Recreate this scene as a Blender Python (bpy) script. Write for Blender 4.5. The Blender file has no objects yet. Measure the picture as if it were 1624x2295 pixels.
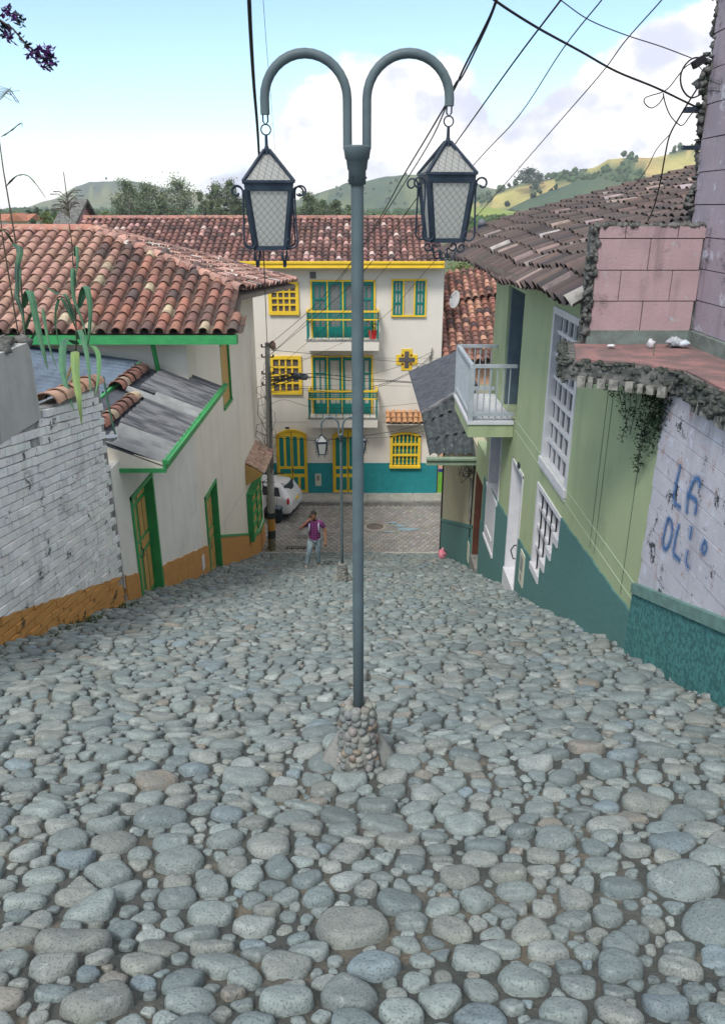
import bpy, bmesh, math, random
import numpy as np
from mathutils import Vector, Matrix, noise
rad = math.radians
PI = math.pi
R = random.Random(7)
C = bpy.context.scene.collection
CZ = 12.4; PITCH = rad(21.63); FL = 1720.0
cp, sp = math.cos(PITCH), math.sin(PITCH)
SL = 0.397; G0 = 10.678; YEND = 26.9
def ground(y): return max(0.0, G0 - SL*y)
def gz(x, y):
    g = ground(y)
    return g
def ray(xd, yd):
    a = (xd-812)/FL; b = (1147.5-yd)/FL
    return Vector((a, cp+b*sp, -sp+b*cp))
def atY(xd, yd, Y):
    r = ray(xd, yd); t = Y/r.y
    return Vector((r.x*t, Y, CZ+r.z*t))
def atX(xd, yd, X):
    r = ray(xd, yd); t = X/r.x
    return Vector((X, r.y*t, CZ+r.z*t))
def atZ(xd, yd, Z):
    r = ray(xd, yd); t = (Z-CZ)/r.z
    return Vector((r.x*t, r.y*t, Z))
def XL(y): return -4.2 + (y-7.5)*0.014
XR = 3.0

# ------------------------------------------------------------------ materials
def _n(nt, t, **k):
    n = nt.nodes.new(t)
    for a, b in k.items(): setattr(n, a, b)
    return n
MATS = {}
def mk(name, col, col2=None, ns=3.0, nd=4, rough=.8, bump=0.0, bs=40.0, vcol=False, stain=None, metal=0.0,
       spec=.3, streak=None, alpha=None, speck=None, coat=0.0, stretch=(1,1,1), contrast=(.35,.65)):
    if name in MATS: return MATS[name]
    m = bpy.data.materials.new(name); m.use_nodes = True
    nt = m.node_tree; L = nt.links
    b = nt.nodes['Principled BSDF']
    b.inputs['Roughness'].default_value = rough
    b.inputs['Metallic'].default_value = metal
    b.inputs['Specular IOR Level'].default_value = spec
    b.inputs['Coat Weight'].default_value = coat
    tc = _n(nt, 'ShaderNodeTexCoord')
    mp = _n(nt, 'ShaderNodeMapping'); mp.inputs['Scale'].default_value = stretch
    L.new(tc.outputs['Object'], mp.inputs['Vector'])
    rgb = _n(nt, 'ShaderNodeRGB'); rgb.outputs[0].default_value = (*col, 1)
    cur = rgb.outputs[0]
    if vcol:
        at = _n(nt, 'ShaderNodeAttribute', attribute_name='Col')
        cur = at.outputs['Color']
    def noise_fac(scale, detail, lo, hi, vec=None, rough_=.6):
        nz = _n(nt, 'ShaderNodeTexNoise'); nz.inputs['Scale'].default_value = scale; nz.inputs['Detail'].default_value = detail
        nz.inputs['Roughness'].default_value = rough_
        L.new(vec or mp.outputs[0], nz.inputs['Vector'])
        mr = _n(nt, 'ShaderNodeMapRange'); mr.interpolation_type = 'SMOOTHSTEP'
        mr.inputs[1].default_value = lo; mr.inputs[2].default_value = hi
        L.new(nz.outputs['Fac'], mr.inputs[0]); return mr.outputs[0]
    def mix(fac, a, bb, amt=1.0, mode='MIX'):
        mx = _n(nt, 'ShaderNodeMix', data_type='RGBA', blend_type=mode)
        if amt != 1.0:
            mu = _n(nt, 'ShaderNodeMath', operation='MULTIPLY'); mu.inputs[1].default_value = amt
            L.new(fac, mu.inputs[0]); fac = mu.outputs[0]
        L.new(fac, mx.inputs[0]); L.new(a, mx.inputs[6])
        if isinstance(bb, tuple): mx.inputs[7].default_value = (*bb, 1)
        else: L.new(bb, mx.inputs[7])
        return mx.outputs[2]
    if col2 is not None:
        cur = mix(noise_fac(ns, nd, *contrast), cur, tuple(col2), .8 if not vcol else .45)
    if streak:
        sc, amt = streak[1], streak[2]
        m2 = _n(nt, 'ShaderNodeMapping'); m2.inputs['Scale'].default_value = (sc, sc, sc*.12)
        L.new(tc.outputs['Object'], m2.inputs['Vector'])
        cur = mix(noise_fac(1.0, 6, .5, .75, m2.outputs[0], .7), cur, tuple(streak[0]), amt)
    if stain:
        sts = stain if isinstance(stain, list) else [stain]
        for s_ in sts:
            cur = mix(noise_fac(s_[1], 8, s_[2], s_[3], None, .75), cur, tuple(s_[0]), s_[4] if len(s_) > 4 else 1.0)
    if speck:
        vo = _n(nt, 'ShaderNodeTexNoise'); vo.inputs['Scale'].default_value = speck[1]; vo.inputs['Detail'].default_value = 2
        L.new(tc.outputs['Object'], vo.inputs['Vector'])
        mr = _n(nt, 'ShaderNodeMapRange'); mr.inputs[1].default_value = speck[2]; mr.inputs[2].default_value = speck[2]+.06
        L.new(vo.outputs['Fac'], mr.inputs[0])
        cur = mix(mr.outputs[0], cur, tuple(speck[0]), speck[3])
    L.new(cur, b.inputs['Base Color'])
    if bump:
        nz = _n(nt, 'ShaderNodeTexNoise'); nz.inputs['Scale'].default_value = bs; nz.inputs['Detail'].default_value = 6
        nz.inputs['Roughness'].default_value = .65
        L.new(mp.outputs[0], nz.inputs['Vector'])
        bp = _n(nt, 'ShaderNodeBump'); bp.inputs['Strength'].default_value = 1.0; bp.inputs['Distance'].default_value = bump
        L.new(nz.outputs['Fac'], bp.inputs['Height']); L.new(bp.outputs[0], b.inputs['Normal'])
    if alpha is not None: b.inputs['Alpha'].default_value = alpha
    MATS[name] = m
    return m

# ------------------------------------------------------------------ objects
def wloc(o):
    v = Vector((0,0,0))
    while o is not None:
        v = v + Vector(o.location); o = o.parent
    return v
def tagp(o, label, cat, group=None, kind=None):
    if label: o['label'] = label
    if cat: o['category'] = cat
    if group: o['group'] = group
    if kind: o['kind'] = kind
    return o
def thing(name, label, cat, loc=(0,0,0), rz=0, group=None):
    o = bpy.data.objects.new(name, None); C.objects.link(o)
    o.empty_display_size = .2
    o.location = loc; o.rotation_euler = (0,0,rz)
    return tagp(o, label, cat, group)
def copy_tree(o, parent=None):
    c = o.copy(); C.objects.link(c); c.parent = parent
    for ch in list(o.children): copy_tree(ch, c)
    return c
def ortho(d):
    d = d.normalized()
    a = Vector((0,0,1)) if abs(d.z) < .9 else Vector((1,0,0))
    u = d.cross(a).normalized(); v = d.cross(u).normalized()
    return u, v
class MB:
    def __init__(s): s.v = []; s.f = []; s.c = []; s.sm = []
    def face(s, pts, col=None, smooth=False):
        i = len(s.v); s.v.extend([tuple(p) for p in pts]); s.f.append(tuple(range(i, i+len(pts)))); s.c.append(col); s.sm.append(smooth)
    def grid(s, rows, col=None, smooth=True, close=False):
        i0 = len(s.v); n = len(rows[0])
        for r in rows: s.v.extend([tuple(p) for p in r])
        for a in range(len(rows)-1):
            for b in range(n if close else n-1):
                b2 = (b+1) % n
                s.f.append((i0+a*n+b, i0+a*n+b2, i0+(a+1)*n+b2, i0+(a+1)*n+b)); s.c.append(col); s.sm.append(smooth)
    def hexa(s, P, col=None):
        i = len(s.v); s.v.extend([tuple(p) for p in P])
        for q in ((0,3,2,1),(4,5,6,7),(0,1,5,4),(1,2,6,5),(2,3,7,6),(3,0,4,7)):
            s.f.append(tuple(i+k for k in q)); s.c.append(col); s.sm.append(False)
    def bx(s, M, a0,a1,b0,b1,c0,c1, col=None):
        if M is None: M = lambda a,b,c: Vector((a,b,c))
        s.hexa([M(a0,b0,c0),M(a1,b0,c0),M(a1,b1,c0),M(a0,b1,c0),M(a0,b0,c1),M(a1,b0,c1),M(a1,b1,c1),M(a0,b1,c1)], col)
    def bar(s, p, q, w, h, col=None, up=Vector((0,0,1))):
        p = Vector(p); q = Vector(q); d = (q-p).normalized()
        u = d.cross(up)
        if u.length < 1e-3: u = Vector((1,0,0))
        u.normalize(); v = u.cross(d).normalized(); u *= w/2; v *= h/2
        s.hexa([p-u-v,p+u-v,p+u+v,p-u+v,q-u-v,q+u-v,q+u+v,q-u+v], col)
    def tube(s, pts, r, seg=8, col=None, caps=True):
        pts = [Vector(p) for p in pts]; n = len(pts)
        rr = r if isinstance(r, (list,tuple)) else [r]*n
        rows = []; u = None
        for i, p in enumerate(pts):
            d = (pts[min(i+1,n-1)]-pts[max(i-1,0)])
            if d.length < 1e-9: d = Vector((0,0,1))
            d.normalize()
            if u is None: u, v = ortho(d)
            else:
                u = u - d*u.dot(d)
                if u.length < 1e-6: u, v = ortho(d)
                u.normalize(); v = d.cross(u)
            rows.append([p + (u*math.cos(2*PI*k/seg)+v*math.sin(2*PI*k/seg))*rr[i] for k in range(seg)])
        s.grid(rows, col, True, True)
        if caps:
            s.face(rows[0], col); s.face(rows[-1], col)
    def lathe(s, c, prof, seg=20, col=None):
        rows = [[Vector((c[0]+r*math.cos(2*PI*k/seg), c[1]+r*math.sin(2*PI*k/seg), c[2]+z)) for k in range(seg)] for r, z in prof]
        s.grid(rows, col, True, True)
        s.face(rows[0], col); s.face(rows[-1], col)
    def prism(s, pts, vec, col=None):
        pts = [Vector(p) for p in pts]; vec = Vector(vec); n = len(pts)
        q = [p+vec for p in pts]
        s.face(pts, col); s.face(q, col)
        for i in range(n):
            j = (i+1) % n; s.face([pts[i],pts[j],q[j],q[i]], col)
    def blob(s, c, rx, ry, rz, col=None, seg=8, rings=5, jit=.15, rng=R):
        rows = []
        for a in range(rings+1):
            th = PI*a/rings; row = []
            for b in range(seg):
                ph = 2*PI*b/seg; k = 1+rng.uniform(-jit, jit)
                row.append(Vector((c[0]+rx*k*math.sin(th)*math.cos(ph), c[1]+ry*k*math.sin(th)*math.sin(ph), c[2]+rz*k*math.cos(th))))
            rows.append(row)
        s.grid(rows, col, True, True)
    def build(s, name, mat, parent=None, world=True, local=None):
        me = bpy.data.meshes.new(name)
        off = wloc(parent) if (parent is not None and world) else Vector((0,0,0))
        if off.length > 0: vs = [(a[0]-off.x, a[1]-off.y, a[2]-off.z) for a in s.v]
        else: vs = s.v
        me.from_pydata(vs, [], s.f)
        if any(c is not None for c in s.c):
            at = me.color_attributes.new('Col', 'FLOAT_COLOR', 'CORNER')
            arr = []
            for f, c in zip(s.f, s.c):
                cc = (*(c or (.5,.5,.5)), 1.0); arr.extend(cc*len(f))
            at.data.foreach_set('color', arr)
        me.polygons.foreach_set('use_smooth', s.sm)
        me.update()
        if mat: me.materials.append(mat)
        o = bpy.data.objects.new(name, me); C.objects.link(o)
        if parent is not None: o.parent = parent
        return o
def struct(mb, name, mat):
    o = mb.build(name, mat); o['kind'] = 'structure'; return o
def vary(c, amt=.12, rng=R):
    k = 1+rng.uniform(-amt, amt); return tuple(max(0,min(1,x*k*(1+rng.uniform(-amt,amt)*.3))) for x in c)
def mixc(a, b, t): return tuple(x+(y-x)*t for x, y in zip(a, b))

# wall spaces: (along, height, outward)
def ML(a, z, t): return Vector((XL(a)+t, a, z))
def MR(a, z, t): return Vector((XR-t, a, z))
YF = 33.3
def MF(a, z, t): return Vector((a, YF-t, z))

def wallpanel(mb, M, a0, a1, zb, zt, holes=(), th=.25, breaks=(), cols=None):
    """front, back, ends and reveals of a wall with rectangular holes (a0,a1,z0,z1)"""
    cuts = sorted(set([a0, a1] + [h[0] for h in holes] + [h[1] for h in holes] + list(breaks)))
    cuts = [c for c in cuts if a0 <= c <= a1]
    for x0, x1 in zip(cuts, cuts[1:]):
        xm = (x0+x1)/2
        hs = sorted([h for h in holes if h[0] <= xm <= h[1]], key=lambda h: h[2])
        segs = []; lo = zb
        for h in hs:
            segs.append((lo, (lambda z: (lambda a: z))(h[2]))); lo = (lambda z: (lambda a: z))(h[3])
        segs.append((lo, zt))
        for l, u in segs:
            if u(xm) <= l(xm): continue
            for t in (0, -th):
                mb.face([M(x0,l(x0),t), M(x1,l(x1),t), M(x1,u(x1),t), M(x0,u(x0),t)])
    for h in holes:
        mb.face([M(h[0],h[2],0),M(h[0],h[3],0),M(h[0],h[3],-th),M(h[0],h[2],-th)])
        mb.face([M(h[1],h[2],0),M(h[1],h[3],0),M(h[1],h[3],-th),M(h[1],h[2],-th)])
        mb.face([M(h[0],h[3],0),M(h[1],h[3],0),M(h[1],h[3],-th),M(h[0],h[3],-th)])
        mb.face([M(h[0],h[2],0),M(h[1],h[2],0),M(h[1],h[2],-th),M(h[0],h[2],-th)])
    for a in (a0, a1):
        mb.face([M(a,zb(a),0),M(a,zt(a),0),M(a,zt(a),-th),M(a,zb(a),-th)])
    for x0, x1 in zip(cuts, cuts[1:]):
        mb.face([M(x0,zt(x0),0),M(x1,zt(x1),0),M(x1,zt(x1),-th),M(x0,zt(x0),-th)])

# ------------------------------------------------------------------ barrel tiles
def tile_roof(mb, S, u0, u1, v0, v1, du, dv, inside, colfn, r=None, seg=6, rng=R, jit=1.0, rim=.018, pan=True, pancol=(.05,.035,.03)):
    r = r or du*.40
    nu = int((u1-u0)/du)+1; nv = int((v1-v0)/dv)+1
    for i in range(nu):
        u = u0+i*du
        for j in range(nv):
            v = v0+j*dv
            if not inside(u, v+dv*.45): continue
            p = S(u, v); e = 1e-2
            U = (S(u+e, v)-S(u-e, v)).normalized(); V = (S(u, v+dv)-p).normalized()
            N = U.cross(V).normalized()
            if N.z < 0: N = -N
            U = V.cross(N).normalized()
            c = colfn(u, v)
            if c is None: continue
            jx = rng.uniform(-.012,.012)*jit; ja = rng.uniform(-.03,.03)*jit; jz = rng.uniform(0,.01)*jit; jv = rng.uniform(-.02,.02)*jit
            A = p + U*jx + N*(rim*1.3+jz) + V*jv; B = p + U*(jx+ja*dv) + V*(dv*1.16+jv) + N*jz*.3
            r0 = r*rng.uniform(.96,1.05); r1 = r0*.86
            def arc(c_, rr, k=1.0): return [c_ + U*(math.cos(PI*q/seg)*rr) + N*(math.sin(PI*q/seg)*rr*k) for q in range(seg+1)]
            lo = arc(A, r0); hi = arc(B, r1); inn = arc(A, r0-rim)
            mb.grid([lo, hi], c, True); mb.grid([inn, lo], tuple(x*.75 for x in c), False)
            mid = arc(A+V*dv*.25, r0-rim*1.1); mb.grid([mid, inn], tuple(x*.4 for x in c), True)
            if pan:
                pc = mixc(pancol, c, .25)
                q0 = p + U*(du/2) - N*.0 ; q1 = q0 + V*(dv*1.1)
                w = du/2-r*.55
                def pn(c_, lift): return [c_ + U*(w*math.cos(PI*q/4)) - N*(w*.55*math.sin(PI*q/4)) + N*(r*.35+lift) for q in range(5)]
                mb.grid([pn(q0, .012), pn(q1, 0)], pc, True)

TERRA = (.42,.20,.14)
def darktile(u, v, rng=R, dark=.6, pale=.06):
    t = rng.random()
    if t < pale: base = (.50,.38,.26)
    elif t < .5: base = (.36,.17,.12)
    else: base = (.27,.13,.10)
    return vary(mixc(base, (.075,.065,.065), min(1, max(0, rng.gauss(dark,.22)))), .15)
EXPO = 0.98; SKY_STR = .12; SUN_E = 1.5
CLOUD_W = (6.6,6.3,6.0); CLOUD_G = (3.6,3.75,4.5); SKY_TINT = (1.05,1.10,1.02)
# ================================================================== materials
M_tile = mk('clay_tile', TERRA, (.055,.05,.05), ns=7, rough=.9, vcol=True, bump=.004, bs=30, contrast=(.45,.7), stain=[((.075,.065,.06),1.0,.53,.72,.6),((.30,.28,.25),18,.64,.74,.5)])
M_white = mk('white_plaster', (.74,.73,.69), (.67,.66,.62), ns=1.2, bump=.004, bs=25, streak=((.36,.34,.30),2.0,.3), stain=[((.40,.38,.34),1.6,.55,.72,.5),((.30,.29,.27),6,.64,.70,.5)], stretch=(1,1,1))
M_cream = mk('cream_plaster', (.76,.71,.61), (.70,.65,.56), ns=.8, bump=.003, bs=25, streak=((.42,.38,.32),1.5,.25))
M_orange = mk('ochre_plaster', (.54,.28,.085), (.45,.22,.07), ns=6, bump=.02, bs=22, stain=((.16,.12,.06),3.2,.6,.75,.7))
M_green = mk('green_gloss_paint', (.05,.32,.10), (.04,.25,.09), ns=4, rough=.45, bump=.002, bs=30, stain=((.08,.12,.07),9,.62,.75,.6))
M_amber = mk('amber_panel_paint', (.52,.33,.11), (.45,.27,.09), ns=5, rough=.55, bump=.002, bs=40)
M_lime = mk('pale_green_plaster', (.38,.45,.26), (.32,.40,.245), ns=.7, bump=.003, bs=30, streak=((.19,.25,.15),1.8,.45), stain=[((.21,.27,.15),1.3,.54,.72,.5),((.45,.50,.36),4,.62,.68,.5)])
M_slate = mk('slate_teal_plaster', (.10,.24,.225), (.075,.185,.18), ns=30, bump=.012, bs=90, stain=((.10,.20,.20),45,.5,.62,.8))
M_teal = mk('teal_rough_plaster', (.08,.26,.25), (.035,.12,.125), ns=22, bump=.016, bs=60, contrast=(.4,.6))
M_tealtrim = mk('teal_trim_plaster', (.15,.28,.25), (.12,.20,.18), ns=8, bump=.004, bs=40, stain=((.4,.5,.48),14,.62,.7,.6))
M_fteal = mk('turquoise_plaster', (.02,.24,.26), (.018,.20,.22), ns=3, bump=.012, bs=18)
M_fwhite = mk('facade_plaster', (.70,.66,.59), (.66,.62,.56), ns=.6, bump=.002, bs=20, streak=((.52,.48,.42),1.0,.25))
M_yellow = mk('yellow_gloss_paint', (.80,.55,.04), (.72,.48,.04), ns=3, rough=.45)
M_tgreen = mk('teal_gloss_paint', (.01,.20,.17), (.01,.16,.14), ns=5, rough=.4)
M_glass = mk('dark_window_glass', (.035,.045,.055), rough=.12, spec=.3)
M_curtain = mk('pale_curtain', (.50,.47,.40), (.40,.38,.34), ns=14, rough=.9, stretch=(1,1,.05))
M_wpaint = mk('white_frame_paint', (.64,.64,.66), (.56,.57,.60), ns=5, rough=.5, stain=((.30,.30,.30),10,.66,.8,.5))
M_conc = mk('old_concrete', (.28,.28,.26), (.20,.20,.19), ns=5, bump=.01, bs=30, stain=((.08,.085,.07),4,.5,.66,.8))
M_iron = mk('lantern_iron', (.025,.038,.058), (.045,.062,.09), ns=12, rough=.45, bump=.001, bs=60, metal=.3)
M_post = mk('painted_steel_post', (.085,.115,.13), (.11,.15,.16), ns=5, rough=.5, bump=.0008, bs=80, stain=[((.05,.05,.045),16,.64,.72,.8),((.16,.24,.22),3,.6,.7,.5)])
M_cable = mk('black_cable', (.018,.018,.02), rough=.6)
M_asb = mk('fibre_cement_sheet', (.17,.175,.185), (.05,.055,.065), ns=3, stretch=(.35,4,1), contrast=(.42,.58), rough=.9, bump=.003, bs=40, stain=((.06,.065,.07),6,.55,.7,.8))
M_asbd = mk('dark_fibre_cement_sheet', (.085,.095,.115), (.05,.055,.07), ns=4, rough=.9, bump=.004, bs=40, stain=((.20,.22,.24),9,.6,.72,.6))
M_lichen = mk('lichened_corrugated_sheet', (.07,.085,.09), (.03,.037,.04), ns=5, rough=.9, bump=.004, bs=30, stain=((.33,.36,.36),7,.58,.70,.75))
M_zinc = mk('blue_zinc_sheet', (.11,.15,.20), (.06,.08,.11), ns=3, rough=.5, metal=.2, stain=((.10,.08,.07),2,.6,.75,.8), stretch=(1,.3,1))
M_pink = mk('pink_block_wall', (.44,.31,.32), (.38,.27,.28), ns=3, bump=.006, bs=30, streak=((.14,.11,.11),3.5,.55), stain=[((.07,.06,.06),2.0,.55,.70,.75),((.40,.44,.45),5,.63,.67,.8),((.06,.05,.05),16,.64,.70,.6)])
M_lilac = mk('lilac_block_wall', (.37,.31,.36), (.32,.28,.33), ns=3, bump=.006, bs=30, streak=((.12,.10,.12),3.0,.6), stain=[((.06,.055,.06),2.4,.55,.66,.85),((.55,.57,.64),4,.57,.63,.8)])
M_graf = mk('peeling_white_paint', (.54,.53,.58), (.48,.47,.52), ns=3, bump=.006, bs=26, streak=((.20,.19,.22),2.5,.45), stain=[((.40,.27,.25),4.5,.57,.62,.8),((.60,.63,.72),5.0,.56,.62,.7),((.03,.035,.04),1.9,.575,.60,.95),((.05,.05,.06),14,.62,.66,.8)])
M_moss = mk('mossy_rubble', (.16,.16,.15), (.05,.055,.05), ns=9, bump=.03, bs=14, contrast=(.42,.6), stain=((.33,.34,.33),11,.62,.7,.8))
M_redtop = mk('red_cement_top', (.30,.165,.155), (.13,.105,.10), ns=4, bump=.006, bs=20, stain=((.07,.07,.07),5,.58,.7,.8))
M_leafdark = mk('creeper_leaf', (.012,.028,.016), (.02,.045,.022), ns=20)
M_corn = mk('corn_leaf', (.05,.14,.075), (.09,.21,.09), ns=6, rough=.6, vcol=True, spec=.3)
M_stalk = mk('corn_stalk', (.07,.05,.045), (.10,.09,.05), ns=6)
M_stone = mk('river_stone', (.3,.3,.3), (.13,.16,.165), ns=9, rough=.85, vcol=True, bump=.010, bs=30,
             speck=((.05,.06,.065),120,.565,.5), stain=[((.42,.45,.44),22,.52,.70,.45),((.12,.135,.135),30,.58,.70,.4)])
M_mortar = mk('paving_mortar', (.085,.09,.082), (.05,.06,.056), ns=4, rough=.95, bump=.02, bs=24, stain=[((.17,.15,.115),2.4,.50,.64,.8),((.05,.085,.04),1.6,.62,.74,.7)])
M_paver = mk('concrete_paver', (.27,.265,.245), (.22,.215,.20), ns=2, rough=.95, vcol=True, bump=.004, bs=40, stain=((.14,.14,.13),1.5,.55,.75,.6))

# ================================================================== camera, world, light
cam = bpy.data.cameras.new('camera'); co = bpy.data.objects.new('camera', cam); C.objects.link(co)
co.location = (0,0,CZ); co.rotation_euler = (PI/2-PITCH, 0, 0)
cam.sensor_fit = 'VERTICAL'; cam.angle = 2*math.atan(1147.5/FL); cam.clip_end = 12000; cam.clip_start = .05
S_ = bpy.context.scene; S_.camera = co
S_.render.resolution_x = 724; S_.render.resolution_y = 1024
S_.view_settings.view_transform = 'Standard'; S_.view_settings.look = 'None'; S_.view_settings.gamma = 1
S_.view_settings.exposure = EXPO
w = bpy.data.worlds.new('World'); S_.world = w; w.use_nodes = True
nt = w.node_tree; nt.nodes.clear(); L = nt.links
SUN_EL, SUN_ROT = rad(52), rad(205)
sky = _n(nt, 'ShaderNodeTexSky', sky_type='NISHITA'); sky.sun_disc = False; sky.sun_elevation = SUN_EL; sky.sun_rotation = SUN_ROT
sky.air_density = 1.0; sky.dust_density = 1.5; sky.ozone_density = 1.0; sky.altitude = 1900
tcw = _n(nt, 'ShaderNodeTexCoord'); sep = _n(nt, 'ShaderNodeSeparateXYZ'); L.new(tcw.outputs['Generated'], sep.inputs[0])
def mth(op, a, b=None, c=None, clamp=False):
    n = _n(nt, 'ShaderNodeMath', operation=op); n.use_clamp = clamp
    for i, x in enumerate((a, b, c)):
        if x is None: continue
        if isinstance(x, (int, float)): n.inputs[i].default_value = x
        else: L.new(x, n.inputs[i])
    return n.outputs[0]
def sstep(x, lo, hi):
    mr = _n(nt, 'ShaderNodeMapRange'); mr.interpolation_type = 'SMOOTHSTEP'
    mr.inputs[1].default_value = lo; mr.inputs[2].default_value = hi; L.new(x, mr.inputs[0]); return mr.outputs[0]
# clouds: cumulus bank whose top height depends on the compass direction
az = mth('ARCTAN2', sep.outputs[0], sep.outputs[1])
ramp = _n(nt, 'ShaderNodeFloatCurve'); cv = ramp.mapping.curves[0]
pts = [(0,.16),(.40,.10),(.455,.02),(.474,.035),(.482,.075),(.490,.135),(.498,.158),(.515,.162),(.521,.125),(.525,.108),(.533,.132),(.541,.152),(.549,.180),(.557,.21),(.58,.32),(.62,.40),(.70,.3),(1,.16)]
cv.points[0].location = pts[0]; cv.points[1].location = pts[-1]
for p_ in pts[1:-1]: cv.points.new(*p_)
ramp.mapping.update()
L.new(mth('DIVIDE', mth('ADD', az, PI), 2*PI), ramp.inputs[1])
mpw = _n(nt, 'ShaderNodeMapping'); mpw.inputs['Scale'].default_value = (1,1,1.5); L.new(tcw.outputs['Generated'], mpw.inputs[0])
def wnoise(sc, det, off=(0,0,0)):
    nz = _n(nt, 'ShaderNodeTexNoise'); nz.inputs['Scale'].default_value = sc; nz.inputs['Detail'].default_value = det; nz.inputs['Roughness'].default_value = .55
    m_ = _n(nt, 'ShaderNodeVectorMath', operation='ADD'); m_.inputs[1].default_value = off; L.new(mpw.outputs[0], m_.inputs[0])
    L.new(m_.outputs[0], nz.inputs['Vector']); return nz.outputs['Fac']
edge = mth('ADD', mth('SUBTRACT', ramp.outputs[0], sep.outputs[2]), mth('MULTIPLY', mth('SUBTRACT', wnoise(15, 10), .5), .10))
mask = sstep(edge, -.003, .018)
wisps = mth('MULTIPLY', sstep(wnoise(7, 6, (3,1,5)), .60, .80), .35)
mask = mth('MAXIMUM', mask, wisps)
high = mth('MULTIPLY', sstep(sep.outputs[2], .30, .55), mth('ADD', mth('MULTIPLY', sstep(wnoise(2.2, 5, (4,4,4)), .3, .6), .35), .6))  # unseen overhead cloud, added to lift the ambient fill
mask = mth('MAXIMUM', mask, high)
low = sstep(sep.outputs[2], .095, .0)
shade = sstep(wnoise(9, 7, (7,2,1)), .44, .66)
ccol = _n(nt, 'ShaderNodeMix', data_type='RGBA'); L.new(shade, ccol.inputs[0])
ccol.inputs[6].default_value = (*CLOUD_W, 1); ccol.inputs[7].default_value = (*CLOUD_G, 1)
tint = _n(nt, 'ShaderNodeMix', data_type='RGBA', blend_type='MULTIPLY'); tint.inputs[0].default_value = 1
L.new(sky.outputs[0], tint.inputs[6]); tint.inputs[7].default_value = (*SKY_TINT, 1)
m1 = _n(nt, 'ShaderNodeMix', data_type='RGBA'); L.new(mth('MULTIPLY', low, .85), m1.inputs[0]); L.new(tint.outputs[2], m1.inputs[6]); m1.inputs[7].default_value = (*CLOUD_W, 1)
m2 = _n(nt, 'ShaderNodeMix', data_type='RGBA'); L.new(mask, m2.inputs[0]); L.new(m1.outputs[2], m2.inputs[6]); L.new(ccol.outputs[2], m2.inputs[7])
bg = _n(nt, 'ShaderNodeBackground'); bg.inputs['Strength'].default_value = SKY_STR; L.new(m2.outputs[2], bg.inputs[0])
wo = _n(nt, 'ShaderNodeOutputWorld'); L.new(bg.outputs[0], wo.inputs[0])
sl = bpy.data.lights.new('sun', 'SUN'); sl.energy = SUN_E; sl.angle = rad(35); sl.color = (1,.97,.92)
sl.angle = rad(15)
so = bpy.data.objects.new('sun', sl); C.objects.link(so)
# sun azimuth: Nishita rotation measured from +Y towards +X
az_ = SUN_ROT; dsun = Vector((math.sin(az_)*math.cos(SUN_EL), math.cos(az_)*math.cos(SUN_EL), math.sin(SUN_EL)))
so.rotation_euler = dsun.to_track_quat('Z', 'Y').to_euler()

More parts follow.
